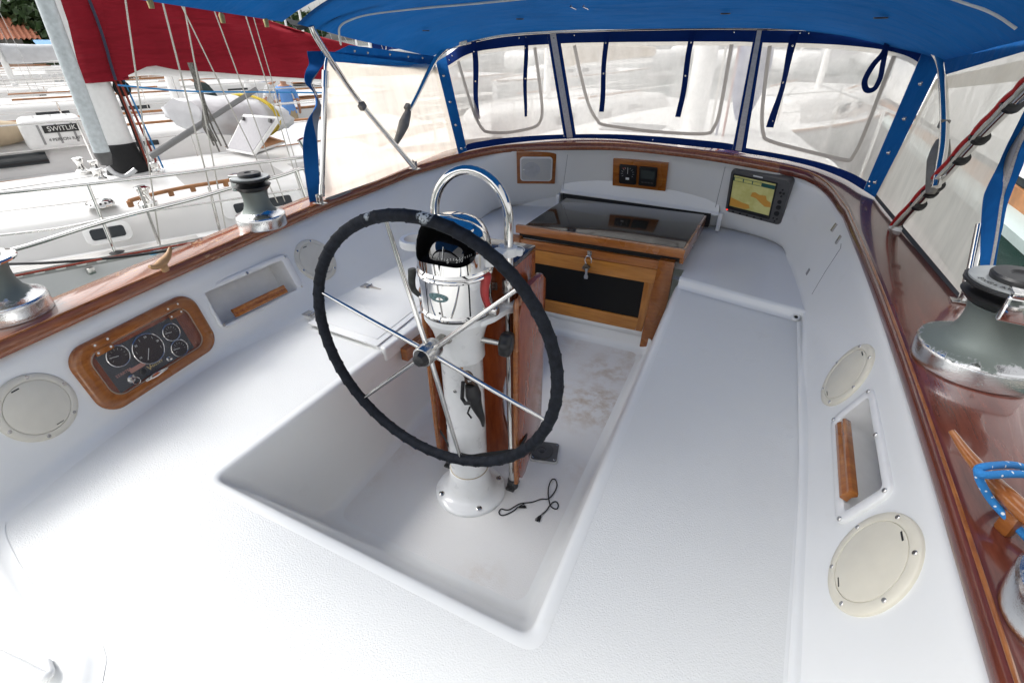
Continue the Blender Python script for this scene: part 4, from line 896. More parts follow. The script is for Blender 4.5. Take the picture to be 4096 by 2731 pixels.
# ---- round deck plates
def plate(px, r, lab, mat, squash=1):
    p, Rm = cframe(*px); T = thing('deck_plate', lab, 'deck plate', p, Rm, 'round plates in the coamings')
    b = bmn(); lathe(b, [(r, -.003), (r, .004), (r - .003, .007), (r * .83, .0085), (r * .80, .008), (r * .79, .0055)], 56); finish('ring', b, mat, 50, T, world=False)
    b = bmn(); lathe(b, [(r * .785, .0055), (r * .78, .0078), (r * .76, .0085), (.0005, .0088)], 56); lidp = finish('lid', b, mat, 50, T, world=False)
    b = bmn(); box(b, (-.15 * r, .70 * r, .0086), (.2 * r, .035 * r, .001)); box(b, (.15 * r, -.70 * r, .0086), (.2 * r, .02 * r, .001)); finish('slot', b, MBLKM, 0, T, world=False).parent = lidp
    for k in range(6):
        a = R(12 + 60 * k); b = bmn(); lathe(b, [(.0052, .0075), (.004, .0092), (.0002, .0092)], 12, M=TM((.9 * r * math.cos(a), .9 * r * math.sin(a), 0))); finish('screw', b, MSSB, 40, T, world=False)
def prad(px, edge):
    p, Rm = cframe(*px); return uv(p, Rm, *edge).length
plate((84, 935), prad((84, 935), (178, 935)), 'large off-white round deck plate on the left coaming below the aft winch', MIVORG)
plate((725, 598), prad((725, 598), (770, 598)), 'small off-white round deck plate on the left coaming, seen through the wheel rim', MIVORG)
plate((1946, 862), prad((1946, 862), (1968, 798)), 'cream round deck plate on the right coaming under the big winch', MIVORY)
plate((2006, 1292), prad((2006, 1292), (2052, 1178)), 'largest cream round deck plate, lowest on the right coaming', MIVORY)
# flush coaming door, starboard
ps = [on_coam(*q)[0] for q in ((1925, 545), (1930, 575), (1858, 688), (1852, 660))]
# seam: a fine groove line following the skin
def skin_line(pts, r, name, mat, par):
    L = []
    for a, c in zip(pts, pts[1:]):
        for k in range(6): t = k / 6; L.append(on_coam(a[0] * (1 - t) + c[0] * t, a[1] * (1 - t) + c[1] * t)[0])
    b = bmn(); tube(b, L, r, 6); return finish(name, b, mat, 60, par)
MSEAM = plain('dark_seam', (.10, .10, .10), .7, 0, 0)
T = thing('coaming_door', 'flush white locker door with two small hinges on the inner starboard coaming', 'locker door', ps[0])
skin_line([(1932, 560), (1931, 570), (1895, 625), (1859, 686)], .0012, 'gap', MSEAM, T)
for q in ((1917, 523), (1927, 551)):
    p, Rm = cframe(*q); b = bmn(); box(b, p + Rm.col[2] * .003, (.02, .035, .006), rot=Rm, bev=.002); finish('hinge', b, MSSB, 40, T)
p, Rm = cframe(1856, 624); b = bmn(); box(b, p + Rm.col[2] * .001, (.022, .028, .002), rot=Rm, bev=.0005); finish('latch_label', b, plain('label_grey', (.35, .35, .35), .5, 0, .3, 300), 40, T)
# gutter drain ring
q = at(1828, 729, z=ZS + .012); b = bmn(); lathe(b, [(.017, 0), (.017, .006), (.012, .009), (.008, .007), (.007, .001)], 24, M=TM(q, RX(35))); T = thing('drain_eye', 'small white drain eye at the forward corner of the starboard seat', 'drain', q); finish('rim', b, MWHITE, 50, T)
b = bmn(); lathe(b, [(.0001, .003), (.0075, .003)], 20, M=TM(q, RX(35))); finish('hole', b, MBLKM, 0, T)
# lid hinges on port locker
for k, q in enumerate(((853, 660), (722, 724))):
    c = at(*q, z=ZL + .010); T = thing('lid_hinge', ('polished strap hinge at the forward corner of the port seat lid', 'polished strap hinge at the aft corner of the port seat lid, beside the wheel rim')[k], 'hinge', c)
    b = bmn(); prism(b, [c + Vector(v) for v in ((-.05, -.02, 0), (-.015, -.018, 0), (-.012, -.008, 0), (.05, -.004, 0), (.055, .002, 0), (-.012, .008, 0), (-.015, .018, 0), (-.05, .02, 0))], Vector((0, 0, .004)), .001); finish('leaf', b, MSSB, 40, T)
    b = bmn(); tube(b, [c + Vector((-.013, -.02, .004)), c + Vector((-.013, .02, .004))], .004, 8); finish('pin', b, MSSB, 40, T)
# teak cleat block under the port seat edge
a_ = at(*zA(800, 1400), x=-.395); c_ = at(*zA(1000, 1200), x=-.395)
T = thing('filler_board_ledge', 'teak ledge block screwed under the edge of the port locker', 'ledge', a_)
b = bmn(); yb = a_.y; box(b, (-.385, yb + .20, a_.z + .02), (.03, .36, .055), bev=.004); finish('block', b, MTEAK, 40, T)
# floor pump plate
c = at(1252, 1040, z=.0)
T = thing('floor_plate', 'grey square-cornered floor plate with round cap, on the sole right of the pedestal', 'floor fitting', c)
b = bmn(); prism(b, [c + RZ(14) @ Vector((x, y, .001)) for x, y in rrect(.112, .112, .014)], Vector((0, 0, .007)), .003); finish('base', b, plain('sealant_white', (.65, .65, .63), .6), 40, T)
b = bmn(); prism(b, [c + RZ(14) @ Vector((x, y, .008)) for x, y in rrect(.102, .102, .012)], Vector((0, 0, .005)), .002); finish('plate', b, plain('dark_grey_plate', (.12, .12, .12), .45, .4, .2), 40, T)
b = bmn(); lathe(b, [(.046, .012), (.046, .017), (.043, .018), (.018, .016), (.016, .012), (.011, .013), (.010, .018), (.0003, .019)], 36, M=TM(c + Vector((-.012, -.006, 0)))); finish('cap', b, plain('darker_rubber', (.06, .06, .06), .5, 0, .1), 40, T)
for sx_, sy_ in ((1, 1), (1, -1), (-1, 1), (-1, -1)): screw(T, TM(c + RZ(14) @ Vector((.042 * sx_, .042 * sy_, .013))), .005)
# black cord on the sole
def z7(x, y): return (1200 + x * .5808) / S, (1400 + y * .5808) / S
cord = [(1500, 1080), (1470, 1105), (1420, 1130), (1385, 1135), (1370, 1115), (1385, 1093), (1410, 1098), (1440, 1098), (1480, 1075), (1520, 1055), (1600, 1045), (1660, 1025), (1710, 1022), (1750, 980), (1770, 930), (1760, 893), (1742, 888), (1722, 915), (1710, 960), (1712, 1020), (1722, 1065), (1745, 1088), (1768, 1092), (1779, 1070), (1768, 1045), (1745, 1045), (1720, 1070), (1695, 1105), (1665, 1130)]
T = thing('tasselled_cord', 'thin black cord with two small tassels lying on the white sole', 'cord', at(*z7(1700, 1020), z=0))
b = bmn(); cp = spline([at(*z7(*q), z=.0035) for q in cord], 5); cp = [q + Vector((0, 0, .003 if 80 < i < 100 else 0)) for i, q in enumerate(cp)]; tube(b, cp, .0022, 7); finish('cord', b, MROPEK, 60, T)
for a_, c_ in (((1500, 1082), (1550, 1070)), ((1662, 1132), (1632, 1172))):
    b = bmn(); A0, B0_ = at(*z7(*a_), z=.005), at(*z7(*c_), z=.004); d = B0_ - A0; sdd = Vector((-d.y, d.x, 0)).normalized()
    for k in range(16): o_ = random.uniform(-1, 1); tube(b, [A0, A0.lerp(B0_, .4) + sdd * .006 * o_, B0_ + sdd * .011 * o_ + d * random.uniform(-.15, .15)], .0012, 5)
    finish('tassel', b, MROPEK, 0, T)
# ---- winches
def winch(name, c, s, lab, tailer=True, mat=None, open_top=False):
    T = thing('sheet_winch', lab, 'winch', c, RZ(random.uniform(0, 40)), 'sheet winches on the cap rail')
    b = bmn(); lathe(b, [(.098 * s, 0), (.1005 * s, .004 * s), (.102 * s, .04 * s), (.1 * s, .046 * s), (.1015 * s, .048 * s), (.099 * s, .053 * s), (.09 * s, .057 * s), (.074 * s, .064 * s), (.060 * s, .078 * s), (.053 * s, .097 * s), (.051 * s, .115 * s), (.051 * s, .13 * s), (.054 * s, .150 * s), (.057 * s, .156 * s)], 56)
    finish('drum', b, MWORN, 28, T, world=False)
    if tailer:
        b = bmn(); lathe(b, [(.05 * s, .1540 * s), (.062 * s, .1600 * s), (.074 * s, .1760 * s), (.058 * s, .1810 * s), (.052 * s, .1870 * s), (.056 * s, .1920 * s), (.078 * s, .2000 * s), (.078 * s, .2060 * s), (.05 * s, .2090 * s)], 48); jw = finish('self_tailing_jaws', b, MBLK, 35, T, world=False)
        b = bmn(); lathe(b, [(.048 * s, .2080 * s), (.073 * s, .2075 * s), (.073 * s, .2115 * s), (.048 * s, .2125 * s)], 48); rg = finish('top_ring', b, plain('pale_grey_ring', (.42, .44, .44), .35, .5, .1), 40, T, world=False)
        b = bmn(); lathe(b, [(.044 * s, .2100 * s), (.046 * s, .2220 * s), (.043 * s, .2270 * s), (.020 * s, .2280 * s), (.016 * s, .2240 * s), (.0003, .2240 * s)], 40); finish('cap', b, MBLK, 40, T, world=False)
        b = bmn(); box(b, (.066 * s, 0, .1800 * s), (.03 * s, .05 * s, .055 * s), bev=.006 * s, seg=3); box(b, (.055 * s, 0, .2130 * s), (.06 * s, .045 * s, .012 * s), bev=.004 * s); finish('stripper_arm', b, MCHR, 40, T, world=False)
    else:
        b = bmn(); lathe(b, [(.057 * s, .1560 * s), (.080 * s, .1640 * s), (.083 * s, .1700 * s), (.080 * s, .1740 * s), (.040 * s, .1780 * s), (.02 * s, .1760 * s), (.0003, .1700 * s)], 48); cp_ = finish('top_flange', b, MCHR, 40, T, world=False)
        b = bmn(); lathe(b, [(.0003, .1775 * s), (.018 * s, .1785 * s)], 8); finish('handle_socket', b, MBLKM, 0, T, world=False).parent = cp_
    return T
capz = lambda: .7585
w1 = winch('w', (-1.085, .272, .757), .92, 'worn self-tailing winch with black jaws on the left cap rail, nearest the dodger')
w1.matrix_basis = TM((-1.085, .272, .757), RZ(200))
w2 = winch('w', (-1.095, -.572, .757), .95, 'plain-topped worn winch at the left edge of the photo, on the cap rail', tailer=False)
w3 = winch('w', (1.222, .238, .757), 1.16, 'big chrome winch with grey ring top on the dark right cap rail')
w3.matrix_basis = TM((1.226, .238, .757), RZ(-98)) @ Matrix.Diagonal((1, 1, .86, 1))
w4 = winch('w', (1.203, -.452, .757), 1.08, 'winch cut off by the lower right corner of the photo', tailer=False)
# engraved word on the big winch ring
for k, ch in enumerate('ENGLAND'):
    a = R(-165 + k * 10); M = TM((1.222 + .070 * math.cos(a), .238 + .070 * math.sin(a), .757 + (.2127 * 1.16 + .0008) * .86), RZ(math.degrees(a) - 90 + 180))
    o = finish('lettering', text_bm(ch, .015, M, .0002), MTXB, 0, w3)
# ---- cleats
def cleat(lab, A0, B0_, h, mat, wdt):
    c = (A0 + B0_) / 2; T = thing('horn_cleat', lab, 'cleat', (c.x, c.y, .757)); d = (B0_ - A0); L = d.length; d.normalize()
    b = bmn(); pts = [A0, A0.lerp(B0_, .15) - Vector((0, 0, .012)), A0.lerp(B0_, .35) - Vector((0, 0, .018)), A0.lerp(B0_, .65) - Vector((0, 0, .018)), A0.lerp(B0_, .85) - Vector((0, 0, .012)), B0_]
    S1 = spline(pts, 5); rs = resample([Vector((q, 0, 0)) for q in (.4, .75, 1.15, 1.15, .75, .4)], len(S1)); tube(b, S1, [q.x * wdt for q in rs], 14); finish('horn', b, mat, 60, T)
    b = bmn(); box(b, (c.x, c.y, .757 + h * .35), (wdt * 1.9, wdt * 1.2, h * .7), rot=RZ(math.degrees(math.atan2(d.y, d.x))), bev=.006); 
    finish('base', b, mat, 40, T); return T
cleat('pale worn teak horn cleat on the left cap rail between two winches', at(391, 569, z=.818), at(343, 612, z=.80), .05, MRAW, .0125)
cr = cleat('varnished teak horn cleat with blue rope on the dark right cap rail', at(2186, 990, z=.83), at(2186, 990, z=.83) + Vector((.125, -.26, -.004)), .06, MTEAK, .0125)
# blue rope on the starboard cleat
T = thing('blue_rope', 'blue rope with white flecks turned round the starboard teak cleat', 'rope', (1.13, -.25, .76))
rp = [at(2390, 1085, z=.80), at(2330, 1068, z=.82), at(2270, 1070, z=.85), at(2246, 1078, z=.85), at(2262, 1090, z=.85), at(2320, 1088, z=.845), at(2400, 1090, z=.83)]
rp2 = [at(2246, 1080, z=.84), at(2252, 1105, z=.825), at(2275, 1145, z=.80), at(2310, 1185, z=.785), at(2350, 1225, z=.775), at(2420, 1300, z=.77)]
m, t, p = nmat('blue_fleck_rope'); co = coords(t); v = t.nodes.new('ShaderNodeTexVoronoi'); v.inputs['Scale'].default_value = 75; t.links.new(co, v.inputs['Vector'])
t.links.new(mix(t, ramp(t, v.outputs['Distance'], .18, .2, (1, 1, 1, 1), (0, 0, 0, 1)), (.02, .20, .52), (.75, .78, .80)), p.inputs['Base Color']); p.inputs['Roughness'].default_value = .8; bump(t, p, noise(t, co, 300, 2), .002, .6)
for L in (rp, rp2):
    b = bmn(); tube(b, spline(L, 8), .0058, 12); finish('turn', b, m, 70, T)
# ================================================================== DODGER
XP, XS = -1.12, 1.21
MWELT = fabric('grey_translucent_welt', (.50, .47, .44), .55)
DG = thing('dodger', 'blue canvas dodger with clear vinyl windows over the forward end of the cockpit', 'dodger', (0, 1.6, .8))
cols = [  # bottom px, bottom z, top px, top y or x
    ((1053, 355), .835, (1001, 143), dict(x=XP)), ((1073, 347), .845, (1024, 130), dict(x=-1.07)),
    ((1125, 337), .862, (1062, 104), dict(y=1.74)), ((1195, 327), .878, (1150, 84), dict(y=1.77)),
    ((1296, 319), .892, (1256, 75), dict(y=1.79)), ((1324, 318), .895, (1284, 73), dict(y=1.80)),
    ((1420, 320), .900, (1400, 69), dict(y=1.81)), ((1500, 327), .900, (1500, 67), dict(y=1.81)), ((1600, 337), .897, (1620, 65), dict(y=1.81)),
    ((1682, 346), .892, (1735, 65), dict(y=1.80)), ((1712, 352), .890, (1757, 66), dict(y=1.80)),
    ((1780, 363), .882, (1850, 66), dict(y=1.79)), ((1870, 384), .868, (1960, 70), dict(y=1.76)), ((1940, 411), .852, (2050, 80), dict(y=1.70)),
    ((1984, 437), .838, (2125, 106), dict(y=1.56)), ((2012, 455), .825, (2162, 150), dict(x=XS))]
CB = [at(*c[0], z=c[1]) for c in cols]; CT = [at(*c[2], **c[3]) for c in cols]
def scur(P, s):
    i = min(len(P) - 2, max(0, int(s))); t = s - i; b_, c = P[i], P[i + 1]; L = (c - b_).length
    def tg(j):
        if j <= 0: return (P[1] - P[0]).normalized()
        if j >= len(P) - 1: return (P[-1] - P[-2]).normalized()
        u, v = P[j] - P[j - 1], P[j + 1] - P[j]; return (u.normalized() * v.length + v.normalized() * u.length).normalized()
    m0, m1 = tg(i) * L, tg(i + 1) * L
    return b_ * (2 * t ** 3 - 3 * t * t + 1) + m0 * (t ** 3 - 2 * t * t + t) + c * (3 * t * t - 2 * t ** 3) + m1 * (t ** 3 - t * t)
def WS(s, t, off=0):
    p = scur(CB, s).lerp(scur(CT, s), t)
    if off:
        du = scur(CB, min(s + .05, 15)) .lerp(scur(CT, min(s + .05, 15)), t) - scur(CB, max(s - .05, 0)).lerp(scur(CT, max(s - .05, 0)), t)
        n = du.cross(scur(CT, s) - scur(CB, s)).normalized()
        if n.dot(CAMP - p) < 0: n = -n
        p = p + n * off
    return p
def sheet(bm, s0, s1, t0, t1, ns, nt, off=0, mi=0):
    rr = [[WS(s0 + (s1 - s0) * i / ns, (t0(s0 + (s1 - s0) * i / ns) if callable(t0) else t0) + ((t1(s0 + (s1 - s0) * i / ns) if callable(t1) else t1) - (t0(s0 + (s1 - s0) * i / ns) if callable(t0) else t0)) * j / nt, off) for i in range(ns + 1)] for j in range(nt + 1)]
    skin(bm, rr, close=False, mi=mi)
def strip(name, s0, s1, t0, t1, mat, off=.0015, ns=10, nt=10):
    b = bmn(); sheet(b, s0, s1, t0, t1, ns, nt, off); return finish(name, b, mat, 60, DG)
strip('corner_band', 0, 1, 0, 1, MCAN); strip('corner_band', 14, 15, 0, 1, MCAN)
for s0, s1 in ((4, 5), (9, 10)):
    strip('mullion', s0, s1, 0, 1, MCAND); strip('mullion_zip', s0 + .24, s0 + .72, .01, .985, plain('pale_zip_tape', (.62, .61, .60), .6, 0, .1, 100), .0035)
for s0, s1 in ((1, 4), (5, 9), (10, 14)):
    w_ = strip('clear_window', s0, s1, .0, 1, MVIN, 0, 24, 16)
    strip('top_band', s0, s1, .90, 1.0, MCAND, .002, 24, 3)
    strip('bottom_band', s0, s1, 0, lambda s: .055 + .012 * math.sin(s), MCAND, .002, 24, 2)
    strip('grey_hem', s0, s1, .87, .905, MVINR, .001, 24, 2)
    # stitched U shaped seam
    i0, i1 = (.40, .30) if s0 == 1 else ((.32, .42) if s0 == 5 else (.25, .75))
    a0, a1 = s0 + i0 * (1 if s0 > 1 else 1.6), s1 - i1; L = []
    sb = .13
    L = [(a0 - .05, .88), (a0, .6), (a0 + .08, .35), (a0 + .22, .20), (a0 + .45, sb + .01), ((a0 + a1) / 2, sb - .02), (a1 - .40, sb), (a1 - .16, .20), (a1 - .06, .38), (a1, .88)]
    LL = spline([Vector((x, y, 0)) for x, y in L], 8); b = bmn(); rr = []
    for k, q in enumerate(LL):
        d = (LL[min(k + 1, len(LL) - 1)] - LL[max(0, k - 1)])
        pa = WS(q.x, q.y, .003); pb = WS(q.x + d.x * .01, q.y + d.y * .01, .003); dd = (pb - pa).normalized(); nn = dd.cross((CAMP - pa).normalized()).normalized()
        vn = nn.cross(dd); rr.append([pa - nn * .0085, pa - nn * .004 + vn * .0015, pa + nn * .004 + vn * .0015, pa + nn * .0085])
    skin(b, rr, close=False); finish('welt_seam', b, MWELT, 60, DG)
# roll-up straps inside the windows
for k, (x0, y0, x1, y1, w_, yy, lab) in enumerate(((1088, 96, 1097, 273, .016, 1.70, 'wide flat navy strap hanging at the left end of the left window'), (1207, 88, 1207, 268, .011, 1.75, 'twisted thin navy strap in the right half of the left window'), (1393, 76, 1381, 257, .013, 1.78, 'navy strap hanging in the left half of the middle window'), (1592, 73, 1558, 269, .013, 1.78, 'navy strap hanging in the right half of the middle window'), (1828, 78, 1770, 293, .016, 1.76, 'long tapering navy strap hanging in the left half of the right window'))):
    A0, B0_ = at(x0, y0, y=yy), at(x1, y1, y=yy - .02); T = thing('window_strap', lab, 'strap', A0, group='navy roll-up straps inside the dodger windows'); b = bmn(); rr = []; n = 24
    for i in range(n + 1):
        t = i / n; c = A0.lerp(B0_, t) + Vector((.004 * math.sin(t * 7 + k), .004 * math.sin(t * 5), 0)); tw = {1: t * 1.35, 4: .9 * math.sin(t * 3.1)}.get(k, .15 * math.sin(t * 6 + k)); u = Vector((math.cos(tw), math.sin(tw), 0)); v = Vector((-math.sin(tw), math.cos(tw), 0))
        rr.append([c - u * w_ - v * .001, c + u * w_ - v * .001, c + u * w_ + v * .001, c - u * w_ + v * .001])
    skin(b, rr, cap=True); st = finish('webbing', b, MCAND, 40, T)
    for t in (.12, .5, .93):
        c = A0.lerp(B0_, t) + Vector((0, -.002, 0)); b = bmn(); lathe(b, [(.005, 0), (.0045, .002), (.0002, .0025)], 12, M=TM(c, RX(90))); finish('snap', b, MSSB, 40, T)
T = thing('window_strap', 'looped navy strap hanging at the right end of the right window', 'strap', at(2040, 85, y=1.66), group='navy roll-up straps inside the dodger windows'); b = bmn(); rr = []
lp = spline([at(2043, 80, y=1.66), at(2030, 120, y=1.66), at(2005, 150, y=1.65), at(1986, 185, y=1.64), at(1990, 207, y=1.63), at(2008, 205, y=1.64), at(2022, 180, y=1.65), at(2028, 150, y=1.66), at(2036, 110, y=1.67)], 6)
for i, q in enumerate(lp):
    d = (lp[min(i + 1, len(lp) - 1)] - lp[max(0, i - 1)]).normalized(); nn = d.cross(Vector((0, 1, 0))).normalized(); u = (Vector((.35, .9, 0)) * .6 + nn * .55).normalized(); rr.append([q - u * .013, q + u * .013, q + u * .013 + nn * .0015, q - u * .013 + nn * .0015])
skin(b, rr, cap=True); finish('webbing', b, MCAND, 50, T)
# ---- roof
def zside(y, s): return (1.312 + (1.68 - y) * (.142 if s < 0 else .105)) if s < 0 else (1.32 + (1.5 - y) * .10)
def roof(x, y, lift=0):
    c = (XP + XS) / 2; hw = (XS - XP) / 2; u = (x - c) / hw; zs_ = zside(y, u); zc = 1.432 + max(0, 1.82 - y) * .15
    return Vector((x, y, zs_ + (zc - zs_) * (1 - abs(u) ** 4.2) + lift))
YF = lambda u: 1.815 - .16 * abs(u) ** 3
def roofgrid(y0, ysp, nx, ny, lift=0):
    c = (XP + XS) / 2; hw = (XS - XP) / 2; rr = []
    for j in range(ny + 1):
        t = j / ny; row = []
        for i in range(nx + 1):
            u = -1 + 2 * i / nx; u = math.copysign(1 - (1 - abs(u)) ** 1.5, u); yf = YF(u); y = y0(u) * t + yf * (1 - t) if ysp is None else ysp(u, t)
            q = roof(c + u * hw, y, lift); q.z += .004 * math.sin(9 * y + 5 * u) * t; row.append(q)
        rr.append(row)
    return rr
YA = lambda u: .70 if u < .0 else .70 - .9 * u * u
b = bmn(); skin(b, roofgrid(YA, None, 48, 16), close=False); bmesh.ops.solidify(b, geom=b.faces[:], thickness=-.002); RO = finish('canopy', b, MCAN, 60, DG)
# piping seam across the roof
def roofat(px, py):
    d = ray(px, py); t = .4
    while t < 6:
        q = CAMP + d * t
        if q.z > roof(min(XS, max(XP, q.x)), q.y).z - .004: return q
        t += .004
    return CAMP + d * 2
L = [(783, 103), (779, 80), (781, 62), (800, 48), (850, 33), (960, 20), (1100, 8), (1240, -6)]
b = bmn(); tube(b, spline([roofat(*q) for q in L], 4), .0045, 8); finish('piping', b, MSTITCH, 60, DG)
L = [(2180, -6), (2220, 8), (2262, 22), (2298, 40), (2320, 55), (2335, 66)]
b = bmn(); tube(b, spline([roofat(*q) for q in L], 4), .0045, 8); finish('piping', b, MSTITCH, 60, DG)
for x, y, rx in ((978, 68, .016), (1194, 41, .017), (1667, 28, .018), (2025, 37, .020)):
    q = roofat(x, y); b = bmn(); lathe(b, [(rx + .002, .0), (rx, -.004), (rx - .004, -.004), (rx - .005, 0)], 24, M=TM(q + Vector((0, 0, -.004)))); lathe(b, [(rx - .005, -.002), (.0003, -.002)], 20, M=TM(q + Vector((0, 0, -.004)))); finish('eyelet', b, plain('dull_bronze', (.07, .06, .05), .4, .5, .2), 40, DG)
for x in (1312, 1341):
    q = roofat(x, 12); b = bmn(); tube(b, [q + Vector((0, 0, -.002)), q + Vector((0, -.01, -.006)), q + Vector((0, .06, -.012))], .0025, 6); finish('zip_pull', b, MSSB, 60, DG)
# ---- bows and braces
def bow(name, P, r=.0125, mat=None):
    b = bmn(); tube(b, spline(P, 7), r, 16); return finish(name, b, mat or MSS, 70, DG)
A_low, A_mid, A_hi = at(952, 386, z=.822), at(830, 240, x=-1.045), at(728, 88, x=-1.03)
bow('brace', [A_low, A_mid, at(770, 155, x=-1.035), A_hi, at(715, 60, x=-1.03)])
C_low = at(2060, 522, z=.805)
bow('brace', [C_low, at(2150, 425, x=1.215), at(2250, 315, x=1.225), at(2352, 213, x=1.23), at(2420, 150, x=1.23)], .0135)
bp = [at(912, 305, x=-1.045), at(955, 225, x=-1.045), at(999, 140, x=-1.055), at(1030, 110, x=-1.03)] + [scur(CT, s) + Vector((0, -.018, .004)) for s in (2, 3, 4, 6, 7, 8, 10, 12, 13)] + [at(2100, 85, y=1.60), at(2140, 112, y=1.50), at(2160, 150, x=1.20), at(2168, 230, x=1.20), at(2168, 330, x=1.20), at(2150, 430, x=1.205)]
bow('forward_bow', bp)
b = bmn(); s0_, s1_ = at(739, 452, z=.80), at(748, 150, x=-1.035)
tube(b, [s0_, s0_.lerp(s1_, .10)], .0135, 14); tube(b, [s0_.lerp(s1_, .08), s0_.lerp(s1_, .86)], .0115, 14); tube(b, [s0_.lerp(s1_, .84), s0_.lerp(s1_, .96)], .0145, 14); tube(b, [s0_.lerp(s1_, .95), s1_, at(752, 128, x=-1.035)], .007, 8); finish('strut', b, MSS, 60, DG)
b = bmn(); s0_, s1_ = at(2222, 665, z=.80), at(2253, 515, x=1.275)
tube(b, [s0_, s0_.lerp(s1_, .30)], .0145, 14); tube(b, [s0_.lerp(s1_, .28), s1_], .0115, 14); finish('strut', b, MSS, 60, DG)
for q in (at(736, 468, z=.772), at(953, 389, z=.812), at(2212, 694, z=.770)):
    b = bmn(); box(b, q + Vector((0, 0, .003)), (.06, .03, .005), bev=.0015); box(b, q + Vector((-.009, 0, .022)), (.004, .018, .04), bev=.001); box(b, q + Vector((.009, 0, .022)), (.004, .018, .04), bev=.001); tube(b, [q + Vector((-.014, 0, .03)), q + Vector((.014, 0, .03))], .004, 8); finish('deck_hinge', b, MSSB, 40, DG)
for q, rz in ((at(1066, 94, y=1.69), 20), (at(2045, 70, y=1.66), -10)):
    b = bmn(); box(b, q + Vector((0, -.012, 0)), (.045, .018, .045), rot=RZ(rz), bev=.004); finish('bow_clip', b, MSSB, 40, DG)
# chafe sleeves
MSLV = plain('grey_chafe_sleeve', (.22, .21, .19), .7, 0, .15, 40)
for P, rs in (([(938, 255), (931, 275), (922, 300), (911, 325), (908, 333)], (.016, .028, .025, .016, .006)), ([(2166, 322), (2160, 345), (2152, 385), (2143, 425), (2137, 445)], (.018, .030, .027, .024, .012))):
    xx = -1.03 if P[0][0] < 1500 else 1.205; pts = spline([at(*q, x=xx + (.0 if xx < 0 else .0)) for q in P], 5); r_ = resample([Vector((q, 0, 0)) for q in rs], len(pts)); b = bmn(); tube(b, pts, [q.x for q in r_], 14); finish('chafe_sleeve', b, MSLV, 60, DG)
for q, xx in (((832, 244), -1.035), ((936, 247), -1.035), ((2168, 285), 1.20)):
    p_ = at(*q, x=xx); b = bmn(); box(b, p_, (.024, .034, .028), rot=RX(35 if xx < 0 else 0), bev=.004); finish('tube_clip', b, MSLV, 40, DG)
# ---- side curtains
def quad_sheet(name, P00, P10, P11, P01, mat, nu=24, nv=14, wr=.0, off=None, par=None):
    b = bmn(); rr = []
    for j in range(nv + 1):
        v = j / nv; rr.append([])
        for i in range(nu + 1):
            u = i / nu; q = P00.lerp(P10, u).lerp(P01.lerp(P11, u), v)
            q = q + Vector((wr * math.sin(u * 11 + v * 4) * math.sin(math.pi * v) * math.sin(math.pi * u), 0, 0)) + (off or Vector())
            rr[-1].append(q)
    skin(b, rr, close=False); return finish(name, b, mat, 60, par or DG)
pbl, pbr, ptr_, ptl = at(746, 466, z=.757), at(1053, 356, z=.795), CT[0], at(744, 138, x=-1.115)
quad_sheet('port_curtain', pbl, pbr, ptr_, ptl, MVINS, wr=.012)
def bl(P, u, v): return P[0].lerp(P[1], u).lerp(P[3].lerp(P[2], u), v)
PC = (pbl, pbr, ptr_, ptl)
def sub(name, P, u0, u1, v0, v1, mat, off, nu=16, nv=3):
    return quad_sheet(name, bl(P, u0, v0), bl(P, u1, v0), bl(P, u1, v1), bl(P, u0, v1), mat, nu, nv, 0, off)
e_ = Vector((.004, 0, 0))
quad_sheet('header_band', at(738, 140, x=-1.11), ptr_ + Vector((0, -.02, -.04)), ptr_ + Vector((.004, 0, .02)), at(736, 118, x=-1.105), MCAN, 16, 3)
quad_sheet('header_band', at(762, 122, x=-1.11), at(996, 150, x=-1.11), at(1000, 130, x=-1.11), at(800, 104, x=-1.11), MCAN, 16, 3, 0, Vector((.005, 0, 0)))
sub('hem', PC, .0, 1, .88, .95, MVINR, e_); sub('hem', PC, 0, 1, 0, .035, plain('grey_hem_tape', (.20, .20, .20), .7), e_); sub('hem', PC, .95, 1.0, .03, .93, MVINR, e_, 3, 12)
sbl, sbr, str_, stl = CB[15], at(2203, 690, z=.765), at(2440, 60, x=1.27), CT[15] + Vector((.01, 0, .0))
SC = (sbl, sbr, str_, stl)
quad_sheet('starboard_curtain', sbl, sbr, str_, stl, MVINR, wr=.015)
e2 = Vector((-.005, 0, 0))
sub('hem', SC, 0, 1, .83, .91, MVINR, e2); sub('hem', SC, 0, 1, 0, .03, plain('dark_hem_tape', (.05, .06, .07), .6), e2); sub('hem', SC, 0, .045, .03, .9, MVINR, e2, 3, 12)
quad_sheet('header_band', at(2172, 172, x=1.205), at(2400, 105, x=1.22), at(2400, 60, x=1.22), at(2166, 125, x=1.205), MCAN, 16, 4)
for (x, y) in ((848, 122), (930, 130)) : pass
for x, y in ((812, 117), (842, 121), (893, 125), (935, 130), (968, 133), (1009, 182), (1025, 244), (1039, 299), (1051, 347)):
    p_ = at(x, y, x=-1.112) if x < 1000 else WS(.35, {182: .83, 244: .55, 299: .3, 347: .05}[y], .004)
    b = bmn(); lathe(b, [(.0075, 0), (.0075, .001), (.0045, .002), (.0035, .0035), (.0002, .004)], 14, M=TM(p_ + Vector((.006, -.002, 0)), (CAMP - p_).to_track_quat('Z', 'Y').to_matrix())); finish('snap_stud', b, MSSB, 40, DG)
